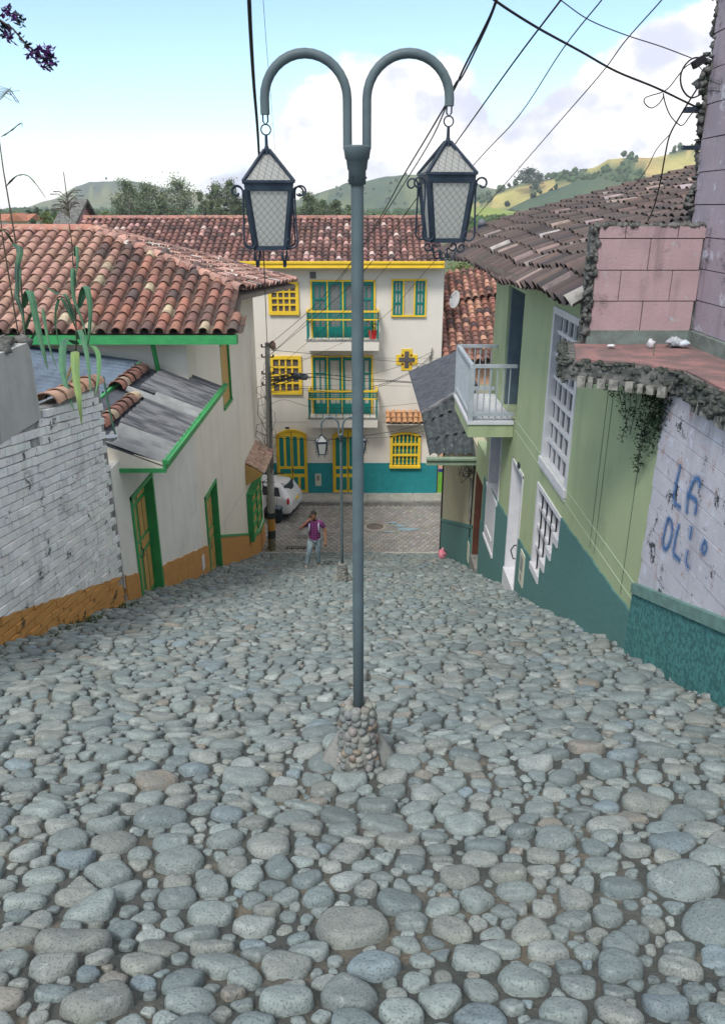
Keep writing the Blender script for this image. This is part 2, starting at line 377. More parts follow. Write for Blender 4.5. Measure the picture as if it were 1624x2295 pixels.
# ================================================================== cobbled slope
ALPHA = math.atan(SL); NRM = np.array([0, math.sin(ALPHA), math.cos(ALPHA)]); DIRS = np.array([0, math.cos(ALPHA), -math.sin(ALPHA)])
Y0 = -1.5
def slope_pt(x, s, h=0.0):
    """vectorised: x across, s metres down the slope from Y0, h above it"""
    base = np.array([0, Y0, G0-SL*Y0])
    und = 0.018*np.sin(x*1.7+s*.9)+0.014*np.sin(s*2.3-x*.8)+.012*np.sin(x*4.1+s*3.3)
    step = 0.02*np.sin(s*4.4+.6*np.sin(x*1.1))
    hh = h+und+step
    return base[None,:] + np.outer(x, [1,0,0]) + np.outer(s, DIRS) + np.outer(hh, NRM)
SEND = (YEND-Y0)/math.cos(ALPHA)
LAMPY = 3.9; LAMPS = (LAMPY-Y0)/math.cos(ALPHA)
def build_cobbles():
    rs = np.random.RandomState(5)
    pts = []; rr = []
    cell = .2; gridd = {}
    def ok(x, s, r):
        gx, gs = int(x/cell), int(s/cell)
        for a in range(gx-2, gx+3):
            for b in range(gs-2, gs+3):
                for k in gridd.get((a,b), ()):
                    dx = (x-pts[k][0]); ds = (s-pts[k][1])*1.30
                    if dx*dx+ds*ds < ((r+rr[k])*.93)**2: return False
        return True
    def tries(n, lo, hi):
        X = rs.uniform(-4.35, 3.05, n); Sx = rs.uniform(0.2, SEND, n); RR = rs.uniform(lo, hi, n)
        for x, s, r in zip(X, Sx, RR):
            r *= .80+.10*min(1, max(0, (s-4.0)/4.5))
            if ok(x, s, r):
                gridd.setdefault((int(x/cell), int(s/cell)), []).append(len(pts)); pts.append((x, s)); rr.append(r)
    tries(330, .15, .21); tries(5200, .10, .15); tries(20000, .080, .11); tries(60000, .055, .08); tries(90000, .028, .05)
    P = np.array(pts); rr = np.array(rr); n = len(P)
    K = 12
    nb = np.zeros((n, K), int); Q = P*np.array([1, 1.30])
    for i0 in range(0, n, 800):
        d = ((Q[i0:i0+800, None, :]-Q[None])**2).sum(2)
        nb[i0:i0+800] = np.argsort(d, axis=1)[:, 1:K+1]
    dm = P[nb]-P[:, None, :]; dist = np.sqrt((dm**2).sum(2)); dirn = dm/dist[..., None]
    plane = dist*(rr[:, None]/(rr[:, None]+rr[nb]))
    # keep off the walls
    T = 20
    th = np.arange(T)*2*PI/T
    ct = np.cos(th); st = np.sin(th)
    cosd = dirn[..., 0:1]*ct + dirn[..., 1:2]*st
    rad_ = np.where(cosd > .12, plane[..., None]/np.maximum(cosd, .12), 9.0).min(1)
    rad_ = np.minimum(rad_, rr[:, None]*(1.25+.5*rs.rand(n,1)))*(1+rs.normal(0,.045,rad_.shape))
    for _ in range(1):
        rad_ = .5*rad_+.25*np.roll(rad_, 1, 1)+.25*np.roll(rad_, -1, 1)
    rad_ *= rs.uniform(.88, .97, (n, 1))
    rad_ = np.maximum(rad_-.007, .016)
    height = np.minimum(rr*rs.uniform(.27, .47, n), .048)+.004
    near = P[:, 1] < 9.5
    V = []; F = []; Cc = []; base_i = 0
    pal = np.array([[.29,.325,.315],[.25,.28,.275],[.32,.33,.31],[.225,.265,.27],[.29,.295,.27],[.38,.40,.385],[.20,.23,.23],[.31,.27,.23],[.24,.29,.32]])
    prob = np.array([.2,.18,.13,.13,.13,.07,.09,.03,.04])
    for grp, rings, step in ((near, [(1.0,-.25),(.99,.30),(.955,.62),(.87,.84),(.66,.96),(.34,1.0)], 1), (~near, [(1.0,-.2),(.965,.5),(.80,.88),(.42,1.0)], 2)):
        idx = np.where(grp)[0]; m = len(idx)
        if m == 0: continue
        c_ = ct[::step]; s_ = st[::step]; t_ = len(c_)
        lay = []
        tx = rs.uniform(-.22, .22, m); ts = rs.uniform(-.22, .22, m)
        ph = rs.uniform(0, 6.28, (m, 3)); fq = rs.uniform(9, 17, (m, 3))
        hh = height[idx]
        lump = .20 if step == 1 else .10
        for q, zf in rings:
            rx = rad_[idx][:, ::step]*q
            dx = rx*c_; ds = rx*s_
            z = hh[:, None]*zf
            z = z + hh[:, None]*lump*q*(1 if zf > 0 else 0)*(np.sin(dx*fq[:, 0:1]*2+ph[:, 0:1])+np.sin(ds*fq[:, 1:2]*2+ph[:, 1:2]))*(.9 if zf > .5 else .3)
            if zf > 0: z = z + dx*tx[:, None]*.55 + ds*ts[:, None]*.55
            x = P[idx, 0:1]+dx; s = P[idx, 1:2]+ds
            # roughen outline
            lay.append(slope_pt(x.ravel(), s.ravel(), z.ravel()).reshape(m, t_, 3))
        top = slope_pt(P[idx, 0], P[idx, 1], hh*1.0).reshape(m, 1, 3)
        nr = len(rings); vv = np.concatenate(lay+[top], axis=1); nvp = nr*t_+1
        f = []
        for a in range(nr-1):
            for b in range(t_):
                f.append((a*t_+b, a*t_+(b+1) % t_, (a+1)*t_+(b+1) % t_, (a+1)*t_+b))
        f = np.array(f)
        ftri = np.array([((nr-1)*t_+b, (nr-1)*t_+(b+1) % t_, nr*t_) for b in range(t_)])
        V.append(vv.reshape(-1, 3))
        offs = base_i+np.arange(m)*nvp
        F.append(((f[None]+offs[:, None, None]).reshape(-1, 4), (ftri[None]+offs[:, None, None]).reshape(-1, 3)))
        ci = pal[rs.choice(len(pal), m, p=prob)]*rs.uniform(.78, 1.12, (m, 1))*np.array([[.86,.92,.92]])
        Cc.append(np.repeat(np.concatenate([ci, np.ones((m, 1))], 1), nvp, axis=0))
        base_i += m*nvp
    V = np.concatenate(V); Cc = np.concatenate(Cc)
    # flatten the last half metre into the level street
    quads = np.concatenate([a for a, b in F]); tris = np.concatenate([b for a, b in F])
    me = bpy.data.meshes.new('cobbled_street')
    me.vertices.add(len(V)); me.vertices.foreach_set('co', V.astype(np.float32).ravel())
    nl = quads.size+tris.size; me.loops.add(nl)
    me.loops.foreach_set('vertex_index', np.concatenate([quads.ravel(), tris.ravel()]).astype(np.int32))
    nf = len(quads)+len(tris); me.polygons.add(nf)
    me.polygons.foreach_set('loop_start', np.concatenate([np.arange(len(quads))*4, quads.size+np.arange(len(tris))*3]).astype(np.int32))
    me.polygons.foreach_set('loop_total', np.concatenate([np.full(len(quads), 4), np.full(len(tris), 3)]).astype(np.int32))
    me.update(calc_edges=True)
    me.polygons.foreach_set('use_smooth', np.ones(nf, bool))
    at = me.color_attributes.new('Col', 'FLOAT_COLOR', 'POINT'); at.data.foreach_set('color', Cc.astype(np.float32).ravel())
    me.materials.append(M_stone)
    o = bpy.data.objects.new('cobbled_street', me); C.objects.link(o); o['kind'] = 'structure'
    # mortar bed
    nx, nsn = 150, 560
    X, Sg = np.meshgrid(np.linspace(-4.6, 3.3, nx), np.linspace(0, SEND, nsn))
    rn = rs.normal(0, .004, X.size)
    vb = slope_pt(X.ravel(), Sg.ravel(), rn)
    me = bpy.data.meshes.new('mortar_bed')
    ii = (np.arange(nsn-1)[:, None]*nx+np.arange(nx-1)[None]).ravel()
    fb = np.stack([ii, ii+1, ii+nx+1, ii+nx], 1)
    me.vertices.add(len(vb)); me.vertices.foreach_set('co', vb.astype(np.float32).ravel())
    me.loops.add(fb.size); me.loops.foreach_set('vertex_index', fb.astype(np.int32).ravel())
    me.polygons.add(len(fb)); me.polygons.foreach_set('loop_start', (np.arange(len(fb))*4).astype(np.int32)); me.polygons.foreach_set('loop_total', np.full(len(fb), 4).astype(np.int32))
    me.update(calc_edges=True); me.polygons.foreach_set('use_smooth', np.ones(len(fb), bool)); me.materials.append(M_mortar)
    o = bpy.data.objects.new('street_mortar', me); C.objects.link(o); o['kind'] = 'structure'
build_cobbles()

# ================================================================== level street below
mb = MB(); mb.face([(-26,26.75,-.012),(26,26.75,-.012),(26,32.1,-.012),(-26,32.1,-.012)])
struct(mb, 'cross_street_bed', mk('paver_joint', (.10,.10,.085), (.07,.07,.06), ns=3, bump=.01, bs=20))
mb = MB(); rr_ = .125; hx = rr_*math.sqrt(3)
for j in range(int(5.1/(rr_*1.5))+1):
    y = 27.05+j*rr_*1.5
    if y > 32.0: continue
    for i in range(int(15/hx)):
        x = -7.5+i*hx+(hx/2 if j % 2 else 0)
        k = rr_*.93; t = vary((.28,.27,.25), .2)
        dz = R.uniform(-.004,.006); tx, ty = R.uniform(-.03,.03), R.uniform(-.03,.03)
        out = [(x+k*math.sin(PI/3*q), y+k*math.cos(PI/3*q), -.01) for q in range(6)]
        mid = [(x+k*.86*math.sin(PI/3*q), y+k*.86*math.cos(PI/3*q), .014+dz+tx*math.sin(PI/3*q)*k+ty*math.cos(PI/3*q)*k) for q in range(6)]
        mb.grid([out, mid], t, False, True); mb.face(mid, t)
struct(mb, 'cross_street', M_paver)
mb = MB(); mb.bx(None,-7.5,-1.9,26.78,26.98,-.1,.035); mb.bx(None,-.45,2.98,26.78,26.98,-.1,.045)
struct(mb, 'kerb_line', mk('pale_kerb', (.42,.41,.37), (.30,.30,.27), ns=5, bump=.01, bs=25))
mb = MB()
x = -20
while x < 20:
    wd = R.uniform(.9,1.3); mb.bx(None, x+.006, x+wd-.006, 32.32, YF+.02, -.2, .15+R.uniform(-.002,.006)); x += wd
struct(mb, 'sidewalk', mk('sidewalk_concrete', (.38,.36,.32), (.29,.28,.25), ns=2.5, bump=.006, bs=25, stain=((.13,.13,.11),3,.6,.75,.7)))
mb = MB(); x = -20
while x < 20:
    wd = R.uniform(.8,1.6); mb.bx(None, x+.005, x+wd-.005, 32.10+R.uniform(-.02,.02), 32.31, -.2, .155+R.uniform(-.012,.004)); x += wd
struct(mb, 'kerb', M_conc)
# small things in the street
t = thing('manhole', 'round iron manhole cover in a pale concrete ring in the lower street', 'manhole', atZ(840,1180,0.02))
c = wloc(t)
mb = MB(); mb.lathe((c.x,c.y,-.01), [(.36,0),(.50,.0),(.50,.035),(.37,.035)], 28, None); mb.build('concrete_ring', mk('ring_concrete', (.36,.33,.28), (.27,.25,.21), ns=6, bump=.01, bs=30), t)
mb = MB(); mb.lathe((c.x,c.y,-.01), [(.0,0),(.36,.0),(.36,.036),(.0,.036)], 28)
for k in range(7): mb.bx(None, c.x-.28+abs(k-3)*.05, c.x+.28-abs(k-3)*.05, c.y-.27+k*.085, c.y-.235+k*.085, .02,.034)
mb.build('iron_cover', mk('rusty_cover', (.13,.12,.11), (.20,.17,.14), ns=9, rough=.7, bump=.003, bs=40), t)
mb = MB()
for (xd,yd,a,b) in ((895,1178,.34,.16),(915,1186,.5,.2),(870,1192,.2,.1),(880,1172,.22,.1)):
    p = atZ(xd,yd,.026); k = 11
    mb.face([(p.x+a*math.cos(2*PI*q/k)*R.uniform(.6,1.1), p.y+b*math.sin(2*PI*q/k)*R.uniform(.6,1.1), .026+.004*len(mb.f)) for q in range(k)])
tagp(mb.build('paint_spill', mk('faded_blue_paint', (.20,.34,.42), (.26,.28,.27), ns=14, contrast=(.4,.6))), 'faded blue paint patch on the pavers beside the manhole', 'paint patch')
g = thing('storm_drain', 'long dark storm drain grate at the foot of the cobbles', 'drain', atZ(672,1228,0))
c = wloc(g)
mb = MB(); mb.bx(None,c.x-.55,c.x+.6,c.y-.14,c.y+.14,-.02,.03); mb.build('drain_frame', mk('drain_dark', (.03,.035,.035), rough=.9), g)
mb = MB()
for k in range(14): mb.bx(None,c.x-.52+k*.08,c.x-.49+k*.08,c.y-.13,c.y+.13,.031,.045)
mb.build('grate_bars', M_conc, g)
p = atZ(690,1204,0)
mb = MB(); mb.bx(None,p.x-.45,p.x+.45,p.y-.17,p.y+.17,.0,.034); tagp(mb.build('access_lid', mk('grey_lid', (.12,.125,.12), (.16,.16,.15), ns=6, bump=.004, bs=30)), 'grey rectangular access lid set in the pavers behind the walking man', 'access lid')
# black bin
p = atZ(622,1170,0); g = thing('trash_bin', 'black plastic rubbish bin standing behind the striped pole', 'bin', (p.x,p.y,0))
mb = MB(); mb.lathe((p.x,p.y,.01), [(.17,0),(.20,.1),(.22,.6),(.23,.64)], 18); mb.build('bin_body', mk('black_plastic', (.02,.03,.035), rough=.4), g)
mb = MB(); mb.lathe((p.x,p.y,.65), [(.24,0),(.245,.04),(.17,.09),(.0,.11)], 18); mb.build('lid', mk('bin_lid', (.12,.15,.18), rough=.35), g)
# pink bag
p = atX(990,1240,2.72); gz_ = ground(p.y)
g = thing('plastic_bag', 'crumpled pink plastic bag lying at the foot of the slate coloured wall', 'bag', (p.x,p.y,gz_))
mb = MB(); mb.blob((p.x,p.y,gz_+.16),.15,.14,.17,None,10,7,.3); mb.build('bag_body', mk('pink_plastic', (.62,.12,.20), (.75,.42,.45), ns=9, rough=.4), g)
mb = MB(); mb.blob((p.x+.02,p.y,gz_+.35),.05,.04,.08,None,6,4,.4); mb.build('knot', MATS['pink_plastic'], g)
# ================================================================== left side
# --- painted brick wall
bw = thing('brick_wall', 'white painted brick garden wall with ochre foot and clay tiles on its lower top', 'wall', (XL(8),8,ground(8)))
def topw(y):
    return 10.86 if y < 9.7 else 9.97-(y-9.7)*.06
mb = MB()
wallpanel(mb, lambda a,z,t: ML(a,z,t-.02), .5, 9.7, lambda a: ground(a)-.3, lambda a: 10.80, (), .28)
wallpanel(mb, lambda a,z,t: ML(a,z,t-.02), 9.7, 12.0, lambda a: ground(a)-.3, lambda a: topw(a)-.03, (), .28)
mb.build('wall_core', mk('brick_core', (.36,.37,.36), (.12,.12,.11), ns=6, bump=.01, bs=30), bw)
def dadotop(y): return ground(y) + (.40 if y < 9 else .40+(y-9)*.05)
mb = MB(); mo = MB(); tl = rad(8.6); ct_, st_ = math.cos(tl), math.sin(tl)
bl, bh = .34, .112
for j in range(-30, 60):
    for i in range(-4, 46):
        la = i*bl + (bl/2 if j % 2 else 0); lb = j*bh
        y = .6+la*ct_+lb*st_; z = 8.0-la*st_+lb*ct_+.0
        if y < .6 or y > 11.86: continue
        if z < ground(y)-.1 or z > topw(y)-.07: continue
        if y < 9.7 and z > 9.84-(y-9.7)*.03-.02: continue
        u = Vector((0.014,ct_,-st_)); v = Vector((0,st_,ct_)); n = Vector((1,0,0))
        dp = .003+R.random()**2*.028; k = .985
        low = False
        if R.random() < .012 and not low: continue
        c = Vector((XL(y)-.02, y, z)); hu = u*(bl*k/2); hv = v*(bh*(.93+R.uniform(-.05,.04))/2)
        tw = R.uniform(-.004,.004)
        f0 = [c-hu-hv, c+hu-hv, c+hu+hv, c-hu+hv]; f1 = [c-hu*.97-hv*.88+n*(dp+.02+tw), c+hu*.97-hv*.88+n*(dp+.02-tw), c+hu*.97+hv*.88+n*(dp+.02-tw), c-hu*.97+hv*.88+n*(dp+.02+tw)]
        (mo if low else mb).hexa(f0+f1, vary((.76,.775,.77), .08) if not low else vary((.44,.23,.07), .1))
M_wb = mk('white_painted_brick', (.6,.6,.6), (.50,.53,.54), ns=5, vcol=True, bump=.009, bs=22, contrast=(.4,.7), stain=[((.30,.32,.32),1.6,.52,.70,.6),((.04,.045,.045),3.4,.59,.63,.9),((.05,.05,.05),11,.66,.70,.8)])
nt = M_wb.node_tree; bs_ = nt.nodes['Principled BSDF']; src = bs_.inputs['Base Color'].links[0].from_socket
tc = _n(nt,'ShaderNodeTexCoord'); sx = _n(nt,'ShaderNodeSeparateXYZ'); nt.links.new(tc.outputs['Object'], sx.inputs[0])
nz = _n(nt,'ShaderNodeTexNoise'); nz.inputs['Scale'].default_value = 5; nz.inputs['Detail'].default_value = 5; nt.links.new(tc.outputs['Object'], nz.inputs[0])
m1_ = _n(nt,'ShaderNodeMath',operation='MULTIPLY_ADD'); m1_.inputs[1].default_value = .364; nt.links.new(sx.outputs[1], m1_.inputs[0]); nt.links.new(sx.outputs[2], m1_.inputs[2])
m2_ = _n(nt,'ShaderNodeMath',operation='MULTIPLY_ADD'); m2_.inputs[1].default_value = .10; nt.links.new(nz.outputs['Fac'], m2_.inputs[0]); nt.links.new(m1_.outputs[0], m2_.inputs[2])
mr_ = _n(nt,'ShaderNodeMapRange'); mr_.inputs[1].default_value = .462; mr_.inputs[2].default_value = .472; nt.links.new(m2_.outputs[0], mr_.inputs[0])
oc = _n(nt,'ShaderNodeMix',data_type='RGBA'); mr2 = _n(nt,'ShaderNodeMapRange'); mr2.inputs[1].default_value=.6; mr2.inputs[2].default_value=.68; nt.links.new(nz.outputs['Fac'], mr2.inputs[0]); nt.links.new(mr2.outputs[0], oc.inputs[0])
oc.inputs[6].default_value = (.53,.275,.085,1); oc.inputs[7].default_value = (.10,.075,.04,1)
mm_ = _n(nt,'ShaderNodeMix',data_type='RGBA'); nt.links.new(mr_.outputs[0], mm_.inputs[0]); nt.links.new(oc.outputs[2], mm_.inputs[6]); nt.links.new(src, mm_.inputs[7]); nt.links.new(mm_.outputs[2], bs_.inputs['Base Color'])
mb.build('painted_bricks', M_wb, bw)
mb = MB()
mb.bx(lambda a,z,t: ML(a,z,t), .5,9.68,9.86,10.84,-.30,.015)
mb.build('block_top', mk('grey_block_plaster', (.42,.43,.42), (.36,.37,.36), ns=2, bump=.008, bs=22, streak=((.14,.14,.13),3,.4)), bw)
mb = MB()
for k in range(40):
    y = 5+k*.12; mb.blob((XL(y)-.12+R.uniform(-.1,.1), y, 10.85+R.uniform(0,.05)), .12,.1,R.uniform(.04,.09), None, 6,4,.35)
mb.build('mossy_rubble_top', M_moss, bw)
mb = MB()   # clay tiles on the lower top
for k in range(5):
    y_ = 10.15+k*.385; c0 = Vector((XL(y_)-.13, y_+.46, topw(y_)-.035)); c1 = Vector((XL(y_)-.13, y_, topw(y_)+.0)); col = vary((.50,.31,.22),.12)
    def ar(c_, rr): return [c_+Vector((rr*math.cos(PI*q/8)+.02, 0, rr*.85*math.sin(PI*q/8))) for q in range(9)]
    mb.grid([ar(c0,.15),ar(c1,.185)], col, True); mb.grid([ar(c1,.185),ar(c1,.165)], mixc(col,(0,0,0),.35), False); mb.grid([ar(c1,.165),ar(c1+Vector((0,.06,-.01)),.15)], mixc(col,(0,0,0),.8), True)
mb.build('coping_tiles', M_tile, bw)
mb = MB()
for k in range(420):
    y = R.uniform(6.5,12.0) if R.random() < .7 else R.uniform(12,27); x = XL(y)+R.uniform(.0,.25); z = ground(y)+.0
    for q in range(4):
        a = R.uniform(0,2*PI); h = R.uniform(.02,.07); p = Vector((x,y,z)); d = Vector((math.cos(a)*.03,math.sin(a)*.03,h)); s_ = Vector((.008,.004,0))
        mb.face([p-s_,p+s_,p+d])
tagp(mb.build('grass_fringe', mk('street_grass', (.06,.10,.035), (.10,.12,.05), ns=8)), 'short weeds growing along the foot of the brick wall', 'grass', kind='stuff')
# yard behind it
mb = MB(); mb.bx(None,-16,-4.5,.5,12.1,5,8.95); mb.bx(None,-16,-4.5,12.101,17.7,5,8.1)
struct(mb, 'yard_ground', mk('yard_soil', (.09,.08,.055), (.06,.08,.04), ns=2, bump=.03, bs=6))
# zinc roof behind the wall
zr = thing('shed_roof', 'blue grey zinc sheet roof over the yard behind the corn plants', 'roof', (-5.6,15,9.3))
def corr(mb, O, U, V, nu, amp=.022, wl=.14, col=None, vs=(0,1)):
    """sheet spanned by U (across corrugations) and V (along them)"""
    N = U.cross(V).normalized()
    if N.z < 0: N = -N
    L_ = U.length; n = max(8, int(L_/wl*8)); rows = []
    for s_ in vs:
        rows.append([O+V*s_+U*(i/n)+N*(amp*2*abs(math.sin(PI*(L_*i/n)/wl))-amp) for i in range(n+1)])
    mb.grid(rows, col, True)
    mb.grid([[p-N*.008 for p in r] for r in rows], col, True)
A_ = atY(60,765,17.55); B_ = atY(262,868,17.55)
mb = MB(); o_ = Vector((-9.6,17.6,10.0)); 
corr(mb, Vector((-9.6,13.2,9.55)), Vector((0,4.3,.2)), Vector((4.5,0,-.62)), 10, amp=.045, wl=.26)
mb.build('zinc_sheets', M_zinc, zr)
mb = MB(); mb.bar((-5.06,13.2,8.88),(-5.06,17.5,9.08),.06,.12); mb.build('gutter_board', M_green, zr)

# --- low white house with corrugated canopy
lh = thing('low_house', 'low white house with green and amber doors and a patched corrugated canopy', 'house', (XL(15),15,ground(15)))
D1 = (12.75,14.15,4.9,7.62)
def lowtop(a): return 8.40
mb = MB(); wallpanel(mb, ML, 12.0, 17.8, lambda a: ground(a)-.3, lowtop, [D1], .3)
mb.face([ML(12.0,ground(12)-.3,-.3),ML(12,8.40,-.3),Vector((-7,12.0,9.3)),Vector((-7,12,5))])
mb.build('wall', M_white, lh)
def wob(x): return .012*math.sin(x*9.1)+.010*math.sin(x*23.7)+.007*math.sin(x*4.3)
def dado_seg(M, a0, a1, f0, mat, parent, t=.025, n=6, name='dado'):
    mb = MB(); n = max(6,int((a1-a0)/.08)); f = lambda x: f0(x)+wob(x)
    for k in range(n):
        x0 = a0+(a1-a0)*k/n; x1 = a0+(a1-a0)*(k+1)/n
        mb.hexa([M(x0,ground(x0)-.25,0.001),M(x1,ground(x1)-.25,0.001),M(x1,f(x1),0.001),M(x0,f(x0),0.001),
                 M(x0,ground(x0)-.25,t),M(x1,ground(x1)-.25,t),M(x1,f(x1),t),M(x0,f(x0),t)])
    return mb.build(name, mat, parent)
dado_seg(ML,12.0,12.7,lambda y: ground(y)+.52,M_orange,lh,.03)
dado_seg(ML,14.2,17.8,lambda y: ground(y)+.55+(y-14.2)*.06,M_orange,lh,.03)
def wooddoor(parent, y0, y1, zb, zt, dep=.14, ncol=2, handle=True):
    """double door of green rails and amber strips set in a reveal of the left wall"""
    d = MB(); d.bx(ML,y0+.06,y1-.06,zb,zt-.06,-dep-.05,-dep); o = d.build('door', M_green, parent)
    f = MB()
    f.bx(ML,y0,y0+.07,zb,zt,-dep,.035); f.bx(ML,y1-.07,y1,zb,zt,-dep,.035); f.bx(ML,y0,y1,zt-.07,zt,-dep,.036)
    f.build('door_frame', M_green, o)
    p = MB(); w_ = (y1-y0-.14)/2
    for leaf in range(2):
        a = y0+.07+leaf*w_
        H = zt-.1-(zb+.35)
        for (h0,h1,two) in ((.02,.40,True),(.44,.52,False),(.56,.86,True),(.90,.99,False)):
            z0 = zb+.35+H*h0; z1 = zb+.35+H*h1
            if two:
                for q in range(2):
                    s0 = a+.07+q*(w_-.1)/2; p.bx(ML,s0,s0+(w_-.22)/2,z0,z1,-dep+.001,-dep+.016)
            else: p.bx(ML,a+.07,a+w_-.06,z0,z1,-dep+.001,-dep+.016)
    p.build('door_panel', M_amber, o)
    h = MB(); ym = (y0+y1)/2; h.tube([ML(ym-.05,zb+1.25,-dep+.02),ML(ym-.05,zb+1.28,-dep+.07),ML(ym-.05,zb+1.42,-dep+.07),ML(ym-.05,zb+1.45,-dep+.02)],.01,6)
    h.build('handle', M_iron, o)
    th = MB(); th.bx(ML,y0,y1,ground(y1)-.3,ground(y1)+.10,-.1,.10); th.build('threshold', M_conc, parent)
wooddoor(lh, *D1)
mb = MB(); mb.bx(ML,13.1,13.3,7.38,7.5,-.15,-.1); mb.build('number_plate', M_conc, lh)
# canopy
cn = thing('canopy_roof', 'patched canopy of corrugated cement sheets and clay tiles with a green fascia over the low house', 'canopy', (-3.9,15,8.5))
ex = -3.37; zE = 8.36; sl_ = .40; XB = -5.05
def can(y, x, lift=0): return Vector((x, y, zE+(ex-x)*sl_+lift))
y0c, y1c = 12.45, 18.25
M_asbl = mk('pale_cement_sheet', (.28,.29,.29), (.19,.20,.20), ns=3, rough=.9, bump=.003, bs=40, stain=((.15,.16,.16),5,.6,.75,.6))
for nm, a, b, st, mt, lf in (('pale_sheet',12.46,13.55,.98,M_asbl,.0),('grey_sheet',13.5,15.3,1.02,M_asb,.012),('pale_strip_sheet',15.38,15.66,1.42,M_asbl,.03),('pale_sheet',15.74,16.0,.95,M_asbl,.01),('grey_sheet',16.0,18.22,1.30,MATS['fibre_cement_sheet'],.0)):
    mb = MB(); corr(mb, can(a, ex, lf+.03), Vector((0,b-a,0)), can(a,ex-st,lf)-can(a,ex,lf), 0, .036, .26); mb.build(nm, mt, cn)
mb = MB(); mb.hexa([can(12.44,ex-.02,-.07),can(18.27,ex-.02,-.07),can(18.27,XB,-.07),can(12.44,XB,-.07),can(12.44,ex-.02,-.05),can(18.27,ex-.02,-.05),can(18.27,XB,-.05),can(12.44,XB,-.05)]); mb.build('felt_underlay', M_asbd, cn)
mb = MB()
for (s0,ya_,yb_,rr_) in ((1.22,12.9,15.35,.15),(1.60,15.3,17.7,.17)):
    n_ = int((yb_-ya_)/.30)
    for q in range(n_):
        def S4(u, v, yq=ya_+q*.30): return Vector((ex-s0+u, yq+v, zE+s0*sl_-.02))
        tile_roof(mb, S4, 0,.01, 0,.2,.3,.30, lambda u,v: True, lambda u,v: darktile(u,v,dark=.28,pale=.2), r=rr_, pan=False)
mb.build('clay_tiles', M_tile, cn)
mb = MB(); mb.bx(None,ex-.02,ex+.03,12.42,18.6,zE-.13,zE+.06); mb.bx(None,ex+.03,ex+.09,12.42,18.6,zE-.01,zE+.05)
mb.bx(None,XL(12.4)-.2,ex+.03,12.40,12.45,zE-.16,zE-.09)
mb.build('fascia', M_green, cn)
mb = MB(); mb.bx(None,XL(15)-.15,ex-.02,12.45,17.79,zE-.12,zE-.08); mb.prism([(XL(12.4)-.6,12.44,zE-.1),(ex-.02,12.44,zE-.1),(ex-.02,12.44,zE),(XL(12.4)-.6,12.44,zE+.42)],(0,.03,0)); mb.build('soffit', M_cream, cn)
mb = MB(); mb.tube([atY(232,845,13.2),atY(248,930,12.9),atY(262,985,12.6),atY(300,1000,12.7)],.018,6)
mb.build('hose', mk('dark_green_hose', (.02,.08,.05), rough=.5), cn)
p = atX(246,983,-4.15); mb = MB(); mb.lathe((p.x+.02,p.y,p.z-.06), [(.02,0),(.10,.05),(.12,.10)], 14)
tagp(mb.build('tin_bowl', mk('tin', (.5,.52,.55), metal=.6, rough=.35)), 'small pale tin bowl left at the near corner of the canopy', 'bowl')

# --- tall white house at the corner
th_ = thing('corner_house', 'tall white corner house with hipped clay tile roof and long green gutter', 'house', (XL(23),23,ground(23)))
YC0, YC1 = 17.8, 28.25
D2 = (18.4,19.9,2.5,5.50)
W2 = (21.3,22.3,6.6,8.7)
# slim upper window position from the photo
p1 = atX(533,728,XL(22)); p2 = atX(546,866,XL(23))
W2 = (21.7,23.0,p2.z+.12,p1.z-.05)
def cht(a): return 9.70 if a < 19.25 else 10.02
mb = MB(); wallpanel(mb, ML, YC0+.006, YC1-.006, lambda a: ground(a)-.3, cht, [D2, W2], .35, breaks=[19.24,19.26])
MFc = lambda a,z,t: Vector((a, YC0-t, z))
wallpanel(mb, MFc, -14, XL(YC0)-.0, lambda a: 5.0, lambda a: 9.72, (), .3)
MEc = lambda a,z,t: Vector((a, YC1+t, z))
wallpanel(mb, MEc, -14, XL(YC1), lambda a: -.2, lambda a: 9.3, (), .3)
mb.build('wall', M_cream, th_)
dado_seg(ML,17.8,18.35,lambda y: ground(y)+.78,M_orange,th_,.03)
zb1 = atX(500,1202,XL(20)).z
def d2t(y): return ground(y)+.98 if y < 26 else max(ground(y)+.98-.0, .98+.35-.0*(y))
d2f = lambda y: ground(y)+.98-.02*(y-20) if y < 26.9 else ground(26.9)+.85
dado_seg(ML,19.95,YC1,d2f,M_orange,th_,.03,14)
mb = MB()
ys = [19.95+k*(YC1+.02-19.95)/14 for k in range(15)]
for a,b in zip(ys, ys[1:]):
    mb.hexa([ML(a,d2f(a)-.02,.0),ML(b,d2f(b)-.02,.0),ML(b,d2f(b)+.06,.0),ML(a,d2f(a)+.06,.0),ML(a,d2f(a)-.02,.045),ML(b,d2f(b)-.02,.045),ML(b,d2f(b)+.06,.045),ML(a,d2f(a)+.06,.045)])
mb.build('dado_band', M_green, th_)
wooddoor(th_, *D2)
mb = MB(); mb.bx(ML,17.45,17.7,ground(17.6)+.18,ground(17.6)+.55,.03,.05); mb.build('meter_cover', M_wpaint, th_)
# upper slim window
o = MB(); o.bx(ML,W2[0],W2[1],W2[2],W2[3],-.08,-.03); ow = o.build('window', M_amber, th_)
f = MB(); f.bx(ML,W2[0],W2[0]+.06,W2[2],W2[3],-.16,.0); f.bx(ML,W2[1]-.08,W2[1],W2[2],W2[3],-.16,.03); f.bx(ML,W2[0],W2[1],W2[3]-.08,W2[3],-.16,.031); f.bx(ML,W2[0],W2[1],W2[2],W2[2]+.08,-.16,.05)
f.bx(ML,W2[0]+.08,W2[1]-.08,(W2[2]+W2[3])/2-.04,(W2[2]+W2[3])/2+.04,-.16,-.1)
f.build('window_frame', M_green, ow)
